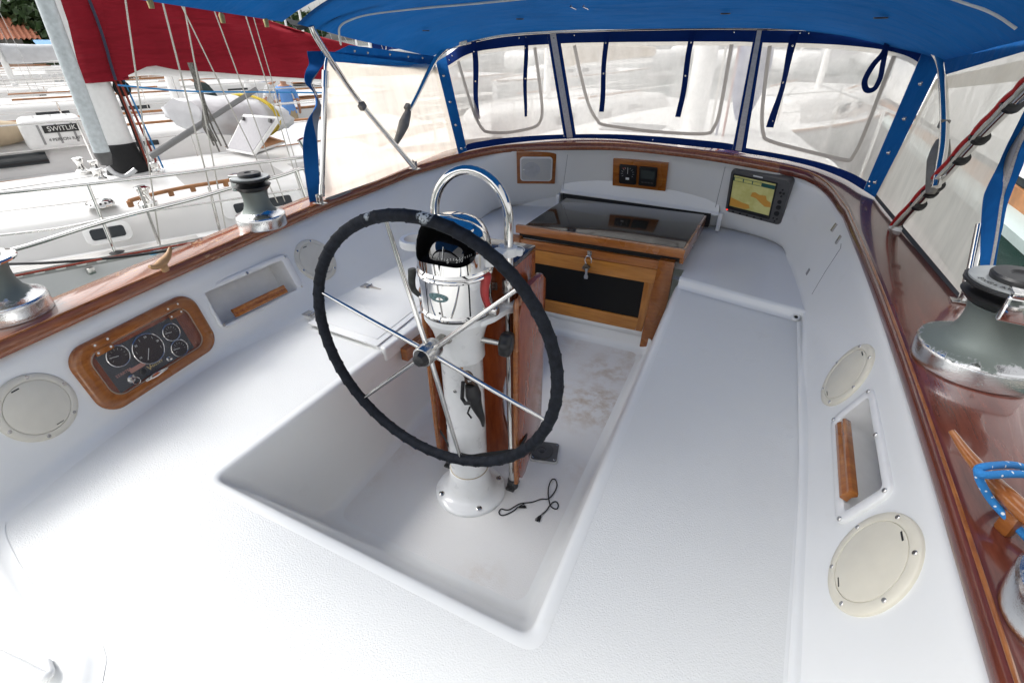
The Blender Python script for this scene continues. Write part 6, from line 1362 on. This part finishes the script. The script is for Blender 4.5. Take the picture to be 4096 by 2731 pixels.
# ---------------- other boats
def moored(label, O2, d2, L=9.5, B_=1.5, z=0, cabz=.35, stripe=MTEAKF, cover=None, mastx=0, mastr=.07, group=None, mast_on=True, rails=True, mastmat=None, hullmat=None):
    O3, D3, E3 = frame2(O2, d2)
    def f(a, e, zz): return O3 + D3 * a + E3 * e + Vector((0, 0, z + zz))
    T = thing('sailboat', label, 'sailboat', f(0, 0, -1 - z), group=group)
    hb_ = lambda a: B_ * (math.sin(min(1, max(0.02, (a + L * .5) / (L * .5))) * math.pi / 2) ** .7 if a < 0 else 1 - .25 * (a / (L * .5)) ** 2)
    ss = [-L / 2 + L * i / 22 for i in range(23)]; b = bmn(); rr = []
    for e, zz in ((1, 0), (1.0, -.05), (.98, -.35), (.9, -1.0), (.75, -1.3)): rr.append([f(a, hb_(a) * e, zz) for a in ss] + [f(a, -hb_(a) * e, zz) for a in ss[::-1]])
    skin(b, rr); tri(b, rr[0]); bmesh.ops.triangulate(b, faces=[q for q in b.faces if len(q.verts) > 4]); finish('hull', b, hullmat or MHULL, 40, T)
    b = bmn()
    for s in (1, -1): tube(b, [f(a, s * hb_(a), .01) for a in ss], .03, 6)
    finish('toe_rail', b, stripe, 60, T)
    cb = cabin(-L * .28, L * .18, B_ * .5, B_ * .66, 0, cabz, 'cabin', MDK, T, fr=f)
    for s in (1, -1):
        for a in (-L * .16, -L * .06, L * .05):
            b = bmn(); q = f(a, s * (B_ * .66 + .07 - (.12 if a < -L * .1 else 0)), cabz * .5); box(b, q, (.035, .5, cabz * .38), rot=Matrix((E3, D3, Vector((0, 0, 1)))).transposed(), bev=.01); wn = finish('portlight', b, MDW, 40, T)
        b = bmn(); tube(b, [f(a, s * B_ * .5, cabz + .07) for a in (-L * .1, L * .12)], .018, 6); finish('handrail', b, stripe, 60, T)
    if mast_on:
        b = bmn(); tube(b, [f(mastx, 0, cabz), f(mastx, 0, 13)], mastr, 14); mm = finish('mast', b, mastmat or MWHITE, 60, T)
        b = bmn(); tube(b, [f(mastx, 0, .60 + cabz), f(mastx + L * .38, 0, .57 + cabz)], .06, 10); finish('boom', b, mastmat or MWHITE, 60, T)
        if cover:
            b = bmn(); rg = []
            for i in range(15):
                t = i / 14; c = f(mastx + .05 + L * .38 * t, 0, .58 + cabz + .16); r1, r2 = .14 - .05 * t, .22 - .12 * t; rg.append([c + E3 * (r1 + .012 * math.sin(i * 2 + k)) * math.cos(2 * math.pi * k / 16) + Vector((0, 0, (r2 + .01 * math.sin(i + k)) * math.sin(2 * math.pi * k / 16))) for k in range(16)])
            skin(b, rg, cap=True); finish('sail_cover', b, cover, 70, T)
        for s in (1, -1):
            for a in (-.25, .35):
                b = bmn(); tube(b, [f(mastx + a, s * B_ * .93, 0), f(mastx, s * .05, 11)], .005, 5); finish('shroud', b, MSSB, 60, T)
        b = bmn(); tube(b, [f(-L / 2 + .1, 0, .1), f(mastx, 0, 12.5)], .006, 5); finish('forestay', b, MSSB, 60, T)
        b = bmn(); tube(b, [f(L / 2 - .1, 0, .1), f(mastx, 0, 12.8)], .005, 5); finish('backstay', b, MSSB, 60, T)
    if rails:
        for s in (1, -1):
            ps_ = [-L * .45 + L * .9 * i / 6 for i in range(7)]
            for a in ps_: b = bmn(); tube(b, [f(a, s * hb_(a) * .96, 0), f(a, s * hb_(a) * .96, .6)], .012, 6); finish('stanchion', b, MSS, 60, T)
            for zz, r in ((.6, .010), (.32, .006)): b = bmn(); tube(b, [f(a, s * hb_(a) * .96, zz) for a in [-L * .48 + L * .96 * i / 18 for i in range(19)]], r, 6); finish('lifeline', b, MSS, 60, T)
    return T, f
T2b, f2 = moored('white sailboat with raft canister on deck, second boat out on the left', (-8.1, 3.0), (.38, .925), L=11, cabz=.36, mastx=1.4, cover=None, mastr=.09)
# life raft canister
rc = at(112, 300, pl=(f2(0, .9, 0), (f2(0, 1, 0) - f2(0, 0, 0)))); rc.z = .42
R2 = Matrix(((f2(1, 0, 0) - f2(0, 0, 0)), (f2(0, 1, 0) - f2(0, 0, 0)), Vector((0, 0, 1)))).transposed()
A1_, A2_ = at(48, 305, pl=(rc, R2.col[1])), at(196, 300, pl=(rc, R2.col[1]))
Lr = (A2_ - A1_).length; rc = (A1_ + A2_) / 2; rc.z = (A1_.z + A2_.z) / 2
T = thing('liferaft_canister', 'white life raft canister with straps on the second boat to the left', 'life raft', rc, R2)
hh = abs(at(115, 262, pl=(rc, R2.col[1])).z - at(115, 335, pl=(rc, R2.col[1])).z)
b = bmn(); box(b, (0, 0, 0), (Lr, .5, hh), bev=hh * .26, seg=5); finish('shell', b, MWHITE, 60, T, world=False)
for x in (-Lr * .22, Lr * .05, Lr * .3):
    b = bmn(); rg = [[Vector((x + dx, (.25 + .006) * c_[0], (hh / 2 + .006) * c_[1])) for c_ in [(math.copysign(min(1, abs(math.cos(q)) ** .45), math.cos(q)), math.copysign(min(1, abs(math.sin(q)) ** .45), math.sin(q))) for q in [2 * math.pi * k / 28 for k in range(28)]]] for dx in (-.012, .012)]; skin(b, rg); finish('strap', b, plain('raft_strap', (.3, .3, .3), .7), 40, T, world=False)
sgn = 1 if R2.col[1].dot(CAMP - rc) > 0 else -1
Mt = Matrix((R2.col[0] * 1, Vector((0, 0, 1)), R2.col[0].cross(Vector((0, 0, 1))))).transposed()
nn_ = Mt.col[2] if Mt.col[2].dot(CAMP - rc) > 0 else -Mt.col[2]
ux = Vector((0, 0, 1)).cross(nn_); Mt = Matrix((ux, Vector((0, 0, 1)), nn_)).transposed().to_4x4()
c = rc + nn_ * .2535 + ux * Lr * .13 + Vector((0, 0, hh * .16)); b = bmn(); box(b, c, (.36, .085, .004), rot=Mt.to_3x3()); finish('nameplate', b, MTXB, 0, T)
Mt.translation = c + nn_ * .003; finish('lettering', text_bm('SWITLIK', .075, Mt, .001), MTXT, 0, T)
Mt.translation = c + nn_ * .0 + Vector((0, 0, -.12)); finish('lettering', text_bm('4 PERSON RAFT', .048, Mt, .001), MTXB, 0, T)
# tan covered dinghy end beside it
c = at(10, 305, pl=(rc, R2.col[1])); T = thing('covered_dinghy', 'tan canvas covered bundle lying beside the raft canister', 'dinghy', c); b = bmn(); rg = []
for i in range(11):
    t = i / 10; q = c + R2.col[0] * (-1.6 + 2.0 * t); r_ = .22 * math.sin(math.pi * (.12 + .8 * t)); rg.append([q + R2.col[1] * (r_ + .012 * math.sin(i * 2 + k)) * math.cos(2 * math.pi * k / 16) * 1.2 + Vector((0, 0, r_ * .9 * math.sin(2 * math.pi * k / 16))) for k in range(16)])
skin(b, rg, cap=True); finish('cover', b, MTANC, 70, T)
fl_ = [('white sailboat, third out on the left, with a bare boom', (-12.2, 5.4), (.36, .93), dict(L=12, cabz=.42, mastx=3.2)),
       ('white sailboat with grey sail bundle, fourth out on the left', (-16.6, 8.8), (.34, .94), dict(L=12, cabz=.4, mastx=-2.5, cover=MGRC)),
       ('white sailboat moored beyond the blue cabinet', (-21, 13.5), (.30, .95), dict(L=12, cabz=.45, mastx=1.0, cover=MCAND)),
       ('large white sailboat at the far left end of the row', (-24, 7.5), (.42, .9), dict(L=14, cabz=.5, mastx=-3, B_=2.1)),
       ('white sailboat behind the row, under the palm trees', (-31, 12), (.35, .94), dict(L=13, cabz=.4, mastx=-1, B_=1.9, cover=MGRC)),
       ('distant white sailboat seen above the left curtain', (-27, 24), (.2, .98), dict(L=13, cabz=.4, mastx=2, B_=1.9)),
       ('white sailboat with tan cover, packed in behind the raft canister', (-13.2, 8.6), (.30, .95), dict(L=11, cabz=.5, mastx=-2, cover=MTANC, B_=1.7)),
       ('white sailboat with navy cover, far back behind the red sail cover', (-13.5, 17.5), (.25, .97), dict(L=12, cabz=.5, mastx=-1, cover=MCAND, B_=1.9)),
       ('wide white sailboat filling the row behind the grey mast', (-19.5, 4.2), (.40, .92), dict(L=13, cabz=.55, mastx=1, B_=2.0)),
       ('white sailboat with brown cover, seen hazily through the left dodger window', (-2.9, 9.6), (.3, .95), dict(L=10, cabz=.4, mastx=-1, cover=MTANC)),
       ('white sailboat seen hazily through the middle dodger window', (1.6, 13.4), (.25, .97), dict(L=10, cabz=.4, mastx=0, cover=MGRC)),
       ('white sailboat with blue sail cover behind the middle dodger window', (6.4, 13.0), (.2, .98), dict(L=11, cabz=.4, mastx=-1.5, cover=MCAND)),
       ('white sailboat seen hazily through the right dodger window', (6.0, 6.6), (.1, .99), dict(L=9.5, cabz=.35, mastx=.5, cover=MGRC)),
       ('distant sailboat far beyond the right dodger window', (13, 20), (.1, .99), dict(L=12, cabz=.4, mastx=-1, cover=MCAND)),
       ('distant sailboat far off between the middle and right windows', (9, 30), (.1, .99), dict(L=12, cabz=.4, mastx=2)),
       ('distant sailboat far off beyond the left dodger window', (-8, 24), (.2, .98), dict(L=12, cabz=.4, mastx=0, cover=MREDC)),
       ]
for lab, o_, d_, kw in fl_: moored(lab, o_, d_, group='boats moored in rows round the cockpit', **kw)
# more masts crowded far behind
for k in range(26):
    ang = R(-64 + k * 4.4 + random.uniform(-1.5, 1.5)); dist = random.uniform(38, 75); q = Vector((CAMP.x + math.sin(ang) * dist, CAMP.y + math.cos(ang) * dist, -.2))
    T = thing('distant_mast', 'far mast rising from the crowd of boats on the horizon', 'mast', q, group='far masts on the skyline'); b = bmn(); tube(b, [q, q + Vector((0, 0, 14))], .09, 6); tube(b, [q + Vector((-.8, 0, 8)), q + Vector((.8, 0, 8))], .04, 5); finish('pole', b, MWHITE, 60, T)
    b = bmn(); box(b, q + Vector((0, 0, .2)), (3.2, 9, 1.3), rot=RZ(random.uniform(-20, 20)), bev=.5, seg=3); finish('hull', b, MHULL, 50, T)
# our own foredeck and mast, seen through the vinyl
b = bmn(); rr = []
for y, hw, z in ((2.15, 1.18, .80), (2.6, 1.15, .74), (3.6, 1.05, .70), (5.2, .85, .66), (7.0, .4, .62)): rr.append([Vector((-hw - .12, y, z - .4)), Vector((-hw, y, z - .03)), Vector((-hw + .1, y, z)), Vector((0, y, z + .06)), Vector((hw - .1, y, z)), Vector((hw, y, z - .03)), Vector((hw + .12, y, z - .4))])
skin(b, rr, close=False); finish('cabin_top', b, MG, 50, BOAT)
b = bmn(); rr = []
for y, hw in ((1.6, 1.6), (3, 1.62), (5, 1.4), (7, 1.0), (8.6, .15)): rr.append([Vector((-hw, y, -.9)), Vector((-hw, y, .32)), Vector((hw, y, .32)), Vector((hw, y, -.9))])
skin(b, rr, close=False); finish('foredeck', b, MG, 40, BOAT)
b = bmn(); q = at(1608, 200, y=3.4); tube(b, [Vector((q.x, 3.4, .7)), Vector((q.x, 3.4, 14))], .085, 20); ms_ = finish('mast', b, MWHITE, 60, BOAT)
for k, mt in enumerate((MROPEW, MCAND, MROPER)):
    b = bmn(); tube(b, [Vector((q.x + .14 + k * .05, 3.35, .72)), Vector((q.x + .12, 3.38, 6))], .009, 6); finish('halyard', b, mt, 60, ms_)
b = bmn(); bq = Vector((q.x + .32, 3.9, 1.0)); rg = []
for i in range(9):
    t = i / 8; r_ = .14 * math.sin(math.pi * (.1 + .8 * t)); rg.append([bq + Vector((r_ * math.cos(2 * math.pi * k / 12), r_ * math.sin(2 * math.pi * k / 12), -.2 + .8 * t)) for k in range(12)])
skin(b, rg, cap=True); finish('furled_staysail', b, MCAND, 60, BOAT)
c = Vector((-.25, 3.1, .74)); b = bmn(); box(b, c + Vector((0, 0, .03)), (.55, .5, .06), bev=.02); finish('deck_hatch', b, MWHITE, 40, BOAT)
b = bmn(); box(b, c + Vector((0, 0, .064)), (.44, .39, .008)); finish('hatch_lens', b, MDW, 0, BOAT)
rod('lifeline', spline([Vector((-1.5, 2.0, .95)), Vector((-1.5, 4, .92)), Vector((-1.2, 6.6, .9))], 4), .01, MSS, BOAT); rod('lifeline', spline([Vector((1.55, 2.0, .95)), Vector((1.5, 4, .92)), Vector((1.2, 6.6, .9))], 4), .01, MSS, BOAT)
for sx_ in (-1, 1):
    for y in (2.2, 4.0, 5.8): rod('stanchion', [Vector((sx_ * (1.5 - (y > 5) * .15), y, .32)), Vector((sx_ * (1.5 - (y > 5) * .15), y, .93))], .012, MSS, BOAT)
# ---------------- blue cabinet, people and grey covered boat beyond the rails
def personat(px, py, dist, label, shirt, trousers, hair, face=0, h=1.7, bend=0):
    d = ray(px, py); q = CAMP + d * (dist / math.hypot(d.x, d.y)); base = Vector((q.x, q.y, q.z - h * .78)); T = thing('person', label, 'person', base, RZ(face))
    b = bmn(); Z = lambda x, y, z: Vector((x, y, z)) * (h / 1.75)
    def limb(bm, pts, rs): tube(bm, spline(pts, 4), [v.x for v in resample([Vector((r, 0, 0)) for r in rs], (len(pts) - 1) * 4 + 1)], 12)
    V = [(0, 0, .95), (0, .01, 1.12), (0, .01 + bend * .1, 1.30), (0, bend * .2, 1.46), (0, bend * .24, 1.52), (0, bend * .3, 1.60), (0, bend * .33, 1.68)]; ed = [(i, i + 1) for i in range(6)]; rad = [.15, .14, .16, .12, .055, .08, .085]
    for s in (-1, 1):
        n0 = len(V); V += [(s * .10, 0, .88), (s * .11, .02, .50), (s * .11, 0, .10), (s * .11, .12, .04)]; rad += [.095, .06, .045, .035]; ed += [(0, n0), (n0, n0 + 1), (n0 + 1, n0 + 2), (n0 + 2, n0 + 3)]
        n0 = len(V); V += [(s * .19, bend * .18, 1.42), (s * .24, .03, 1.16), (s * .22, .14, .96), (s * .21, .18, .88)]; rad += [.06, .045, .035, .032]; ed += [(3, n0), (n0, n0 + 1), (n0 + 1, n0 + 2), (n0 + 2, n0 + 3)]
    me = bpy.data.meshes.new('body'); me.from_pydata([Z(*v) for v in V], ed, []); o = bpy.data.objects.new('body', me); C.objects.link(o)
    mo = o.modifiers.new('s', 'SKIN'); sv = me.skin_vertices[0].data
    for i, r in enumerate(rad): sv[i].radius = (r * h / 1.75, r * h / 1.75)
    sv[0].use_root = True; o.modifiers.new('d', 'SUBSURF').levels = 1
    me2 = bpy.data.meshes.new_from_object(o.evaluated_get(bpy.context.evaluated_depsgraph_get())); bpy.data.objects.remove(o)
    for mt in (plain('skin', (.42, .22, .14), .6), shirt, trousers): me2.materials.append(mt)
    for f in me2.polygons:
        z = f.center.z / (h / 1.75); ax = abs(f.center.x) / (h / 1.75); f.material_index = 1 if (.95 < z < 1.50 and (ax < .2 or z > 1.22)) else (2 if (z < .97 and ax < .19 and z > .12) else 0)
    me2.shade_smooth(); o = bpy.data.objects.new('body', me2); C.objects.link(o); o.parent = T
    b = bmn(); lathe(b, [(.0005, .10), (.055, .085), (.088, .04), (.094, 0), (.085, -.05), (.06, -.08)], 16, M=TM(Z(0, bend * .33 - .015, 1.70))); finish('hair', b, hair, 60, T, world=False); return T
HB = plain('black_hair', (.01, .008, .007), .7)
personat(655, 212, 13.5, 'person in a light blue shirt seen from behind, standing on a boat at left', plain('light_blue_cloth', (.12, .28, .62), .9), plain('khaki_cloth', (.35, .28, .18), .9), HB, face=40)
personat(487, 206, 12, 'person in dark clothes half hidden behind the boom, left of the turquoise box', plain('dark_green_cloth', (.02, .035, .035), .9), MBLKM, HB, face=160, bend=1)
personat(607, 207, 15, 'person in a white shirt bending, right of the turquoise box', plain('white_cloth', (.6, .6, .6), .9), plain('brown_cloth', (.12, .05, .03), .9), HB, face=-60, bend=1)
q = at(531, 203, y=9.5); T = thing('dock_box', 'turquoise plastic box standing beyond the boom of the red-covered sail', 'box', q); b = bmn(); box(b, q, (.85, .5, .55), rot=RZ(15), bev=.03); bx = finish('body', b, MTURQ, 40, T); b = bmn(); box(b, q + Vector((0, 0, .30)), (.9, .55, .06), rot=RZ(15), bev=.02); finish('lid', b, MTURQ, 40, T); b = bmn(); box(b, q + RZ(15) @ Vector((-.1, -.262, .14)), (.12, .01, .07), rot=RZ(15)); finish('sticker', b, plain('yellow_sticker', (.7, .55, .05), .5, 0, 0), 0, T)
# grey-white covered dinghy bundle lashed with yellow line
c0, c1 = at(420, 262, z=.70), at(640, 270, z=.5); dd = c1 - c0
T = thing('covered_dinghy', 'grey-white covered dinghy lashed with yellow line, on deck beyond the open hatch', 'dinghy', c0); b = bmn(); rg = []; sd2 = Vector((-dd.y, dd.x, 0)).normalized()
for i in range(21):
    t = i / 20; q = c0.lerp(c1, t); r_ = .36 * math.sin(math.pi * (.16 + .72 * t)) ** .6; rg.append([q + sd2 * (r_ * 1.3 + .035 * math.sin(i * 1.7 + k) + .02 * math.sin(i * .6 + k * 2.7)) * math.cos(2 * math.pi * k / 20) + Vector((0, 0, (r_ * .62 + .02 * math.sin(i + k * 2)) * math.sin(2 * math.pi * k / 20))) for k in range(20)])
skin(b, rg, cap=True); finish('cover', b, MGRC, 70, T)
for t in (.62, .66):
    q = c0.lerp(c1, t); b = bmn(); r_ = .36 * math.sin(math.pi * (.16 + .72 * t)) ** .6 + .03; tube(b, [q + sd2 * r_ * 1.32 * math.cos(2 * math.pi * k / 20) + Vector((0, 0, r_ * .66 * math.sin(2 * math.pi * k / 20))) for k in range(20)], .014, 6, closed=True); finish('lashing', b, plain('yellow_line', (.55, .42, .04), .8, 0, .1), 60, T)
# ---------------- building, palms, tree at the far left
def far(px, py, D): d = ray(px, py); return CAMP + d * (D / math.hypot(d.x, d.y))
DB = 42
q0, q1 = far(-140, 120, DB), far(62, 118, DB); ub = (q1 - q0); ub.z = 0; ub.normalize(); vb = Vector((0, 0, 1)); nb_ = ub.cross(vb); nb_ = nb_ if nb_.dot(CAMP - q0) < 0 else -nb_
zr0, zr1, zg = far(20, 90, DB).z, far(20, 66, DB).z, -.4
T = thing('clubhouse', 'low building with terracotta tile roof and pale tower at the far left', 'building', Vector((q0.x, q0.y, zg)))
Wb = 12.0; Q = q1 + ub * .0
b = bmn(); c = Vector((q1.x, q1.y, 0)) - ub * Wb / 2 + nb_ * 3 + Vector((0, 0, (zg + zr0) / 2)); Rb = Matrix((ub, nb_, vb)).transposed(); box(b, c, (Wb, 6, zr0 - zg), rot=Rb); finish('wall', b, MWALL, 0, T)
b = bmn(); P0 = Vector((q1.x, q1.y, zr0)) + ub * .8 - nb_ * .9; P1 = P0 - ub * (Wb + 1.6); n_ = 60; rg = []
for i in range(n_ * 4 + 1):
    s = i / 4; o_ = .05 * math.sin(s * math.pi * 2); rg.append([P1.lerp(P0, i / (n_ * 4)) + Vector((0, 0, o_)), P1.lerp(P0, i / (n_ * 4)) + nb_ * 3.6 + Vector((0, 0, o_ + (zr1 - zr0) * 2.2))])
skin(b, rg, close=False); finish('roof', b, MTILE, 60, T)
b = bmn(); tw = Vector((q1.x, q1.y, 0)) - ub * 2.6 + nb_ * 5.5; box(b, (tw.x, tw.y, 5), (3.4, 3, 11), rot=Rb); finish('tower', b, MWALLL, 0, T)
for k in range(3):
    b = bmn(); box(b, Vector((q1.x, q1.y, zg + 1.3)) - ub * (1.5 + 2.6 * k) - nb_ * .02, (1.1, .1, 1.1), rot=Rb); finish('window', b, MDW, 0, T)
qa = far(95, 122, 30); T = thing('awning', 'blue striped sloping awning beside the tile-roofed building', 'awning', Vector((qa.x, qa.y, -.4)))
b = bmn(); A_ = [far(75, 92, 30), far(128, 92, 30), far(156, 138, 27), far(112, 138, 27)]; prism(b, A_, Vector((0, 0, -.05))); 
m, t, p = nmat('blue_stripes'); wv = t.nodes.new('ShaderNodeTexWave'); wv.inputs['Scale'].default_value = 3; t.links.new(coords(t), wv.inputs['Vector']); t.links.new(mix(t, ramp(t, wv.outputs['Fac'], .85, .9), (.03, .20, .45), (.5, .6, .7)), p.inputs['Base Color']); p.inputs['Roughness'].default_value = .8; finish('cloth', b, m, 0, T)
def crown(bm, c, r, n, s):
    for k in range(n):
        while True:
            v = Vector((random.uniform(-1, 1), random.uniform(-1, 1), random.uniform(-1, 1)))
            if .35 < v.length < 1: break
        v = Vector((v.x * r[0], v.y * r[1], v.z * r[2])); f = .75 + .35 * math.sin(v.x * 2.1 + 1) * math.sin(v.y * 1.7) * math.sin(v.z * 2.6); q = c + v * f
        a = Vector((random.uniform(-1, 1), random.uniform(-1, 1), random.uniform(-1, 1))).normalized(); u = a.orthogonal().normalized() * s * random.uniform(.6, 1.3); w2 = a.cross(u).normalized() * s * random.uniform(.4, .8)
        bm.faces.new([bm.verts.new(q - u), bm.verts.new(q + w2), bm.verts.new(q + u), bm.verts.new(q - w2)])
for (px, py, D, rr_, lab, n) in ((88, 62, 46, (3.0, 3, 2.3), 'bushy green tree behind the tile-roofed building', 2600), (118, 100, 44, (2.4, 2.4, 2.0), 'dark rounded tree right of the tile-roofed building', 2200), (690, 60, 60, (3.5, 3, 1.8), 'low tree line tree above the red sail cover', 1200), (660, 70, 70, (4, 3, 1.5), 'small distant tree left of the dodger corner', 900)):
    c = far(px, py, D); T = thing('tree', lab, 'tree', Vector((c.x, c.y, -.4))); b = bmn(); crown(b, c, rr_, n, .28)
    o = finish('crown', b, MLEAF, 0, T); b = bmn(); tube(b, [Vector((c.x, c.y, -.4)), Vector((c.x + .1, c.y, c.z - rr_[2] * .5)), c], [.28, .2, .08], 8); tube(b, [Vector((c.x + .1, c.y, c.z - rr_[2] * .5)), c + Vector((1, .4, .4))], [.12, .04], 6); tube(b, [Vector((c.x + .1, c.y, c.z - rr_[2] * .5)), c + Vector((-1, -.2, .6))], [.12, .04], 6); finish('trunk', b, MBARK, 60, T)
for (px, py, D, lab) in ((52, 22, 50, 'tall palm tree above the tile-roofed building'), (20, 8, 56, 'palm tree at the top left corner beside the pale tower'), (95, 14, 58, 'palm tree behind the grey-blue spar')):
    c = far(px, py, D); T = thing('palm_tree', lab, 'palm tree', Vector((c.x, c.y, -.4))); b = bmn(); tube(b, spline([Vector((c.x + .5, c.y, -.4)), Vector((c.x + .2, c.y, c.z * .5)), c], 5), .16, 8); finish('trunk', b, MBARK, 60, T)
    b = bmn()
    for k in range(18):
        a = random.uniform(0, 2 * math.pi); el = random.uniform(-.3, 1.0); L_ = random.uniform(1.6, 2.3); h_ = Vector((math.cos(a), math.sin(a), 0)); fr_ = [c + h_ * L_ * t + Vector((0, 0, el * L_ * t * .8 - 1.3 * L_ * t * t * .6)) for t in [i / 8 for i in range(9)]]; sdv = Vector((-math.sin(a), math.cos(a), 0))
        for i in range(8):
            for s in (-1, 1):
                for j in range(3):
                    q = fr_[i].lerp(fr_[i + 1], j / 3); ln = .42 * math.sin(math.pi * (.12 + .8 * (i + j / 3) / 8)); b.faces.new([b.verts.new(q), b.verts.new(q + h_ * .07), b.verts.new(q + h_ * .2 + sdv * s * ln + Vector((0, 0, -.25 * ln)))])
    finish('fronds', b, MPALM, 0, T)
# ---------------- starboard side: dock, teal boat, white boat
T = thing('motorboat', 'white and dark green motorboat with teak band moored beyond the right curtain', 'boat', (3.4, 6, -1))
def ry(i): return 1.2 + i * .95
def rx(i): return .5 * max(0, (2.5 - i) / 2.5) ** 2
def mb_strip(name, prof_, mat): 
    b = bmn(); skin(b, [[Vector((x + rx(i), ry(i), z)) for i in range(15)] for x, z in prof_], close=False); finish(name, b, mat, 50, T)
mb_strip('hull', ((2.86, -.10), (2.85, -.14), (2.92, -.45), (3.1, -1.3)), plain('dark_green_hull', (.012, .040, .032), .15, 0, .05, coat=.5))
mb_strip('deck_edge', ((2.84, -.13), (2.83, -.04), (2.9, -.02), (3.05, -.02)), plain('pale_teal_trim', (.42, .50, .49), .4, 0, .05))
mb_strip('teak_side', ((3.05, -.02), (3.06, .13), (3.08, .14)), MTEAKF)
mb_strip('window_band', ((3.09, .14), (3.09, .22), (3.10, .225)), MDW)
mb_strip('cabin', ((3.06, .225), (3.06, .25), (3.12, .95), (3.2, 1.02), (5.0, 1.05)), MWHITE)
for y in (2.4, 3.9, 5.4, 6.9): rod('stanchion', [Vector((2.92, y, -.02)), Vector((2.92, y, .5))], .014, MWHITE, T)
rod('rail', [Vector((2.92, 2.2, .5)), Vector((2.92, 9, .5))], .016, MWHITE, T)
b = bmn(); box(b, (6.4, 1, -.62), (.9, 16, .10), bev=.01); o = finish('dock', b, plain('dock_planks', (.42, .33, .25), .8, 0, .2, 3), 40); tag(o, 'narrow weathered dock finger beyond the green motorboat', 'dock')
for lab, x, y, w_, l_, rz in (('pale concrete pontoon between the nearest two boats on the left', -6.35, 3.2, .5, 16, -24.6), ('pale concrete pontoon between the second and third boats on the left', -10.1, 4.6, .9, 22, -22), ('pale concrete pontoon beyond the third boat on the left', -14.3, 7.2, 1.0, 26, -20), ('wide pale pontoon running across behind the rows of boats', -19, 14, 2.2, 40, -18)):
    b = bmn(); box(b, (x, y, -.62), (w_, l_, .22), rot=RZ(rz), bev=.03); tag(finish('pontoon', b, plain('concrete', (.55, .54, .52), .8, 0, .08, 3), 40), lab, 'pontoon')
T = thing('mooring_rope', 'pale rope figure wound by the big winch at the right edge', 'rope', (1.5, .2, .6)); 
for k in range(4):
    b = bmn(); q = at(2326 + k * 5, 800 + k * 14, x=1.42); tube(b, [q + Vector((0, -.05, .08)), q + Vector((.02, .0, 0)), q + Vector((.03, .04, -.10))], .008, 7); finish('strand', b, MROPEW, 60, T)
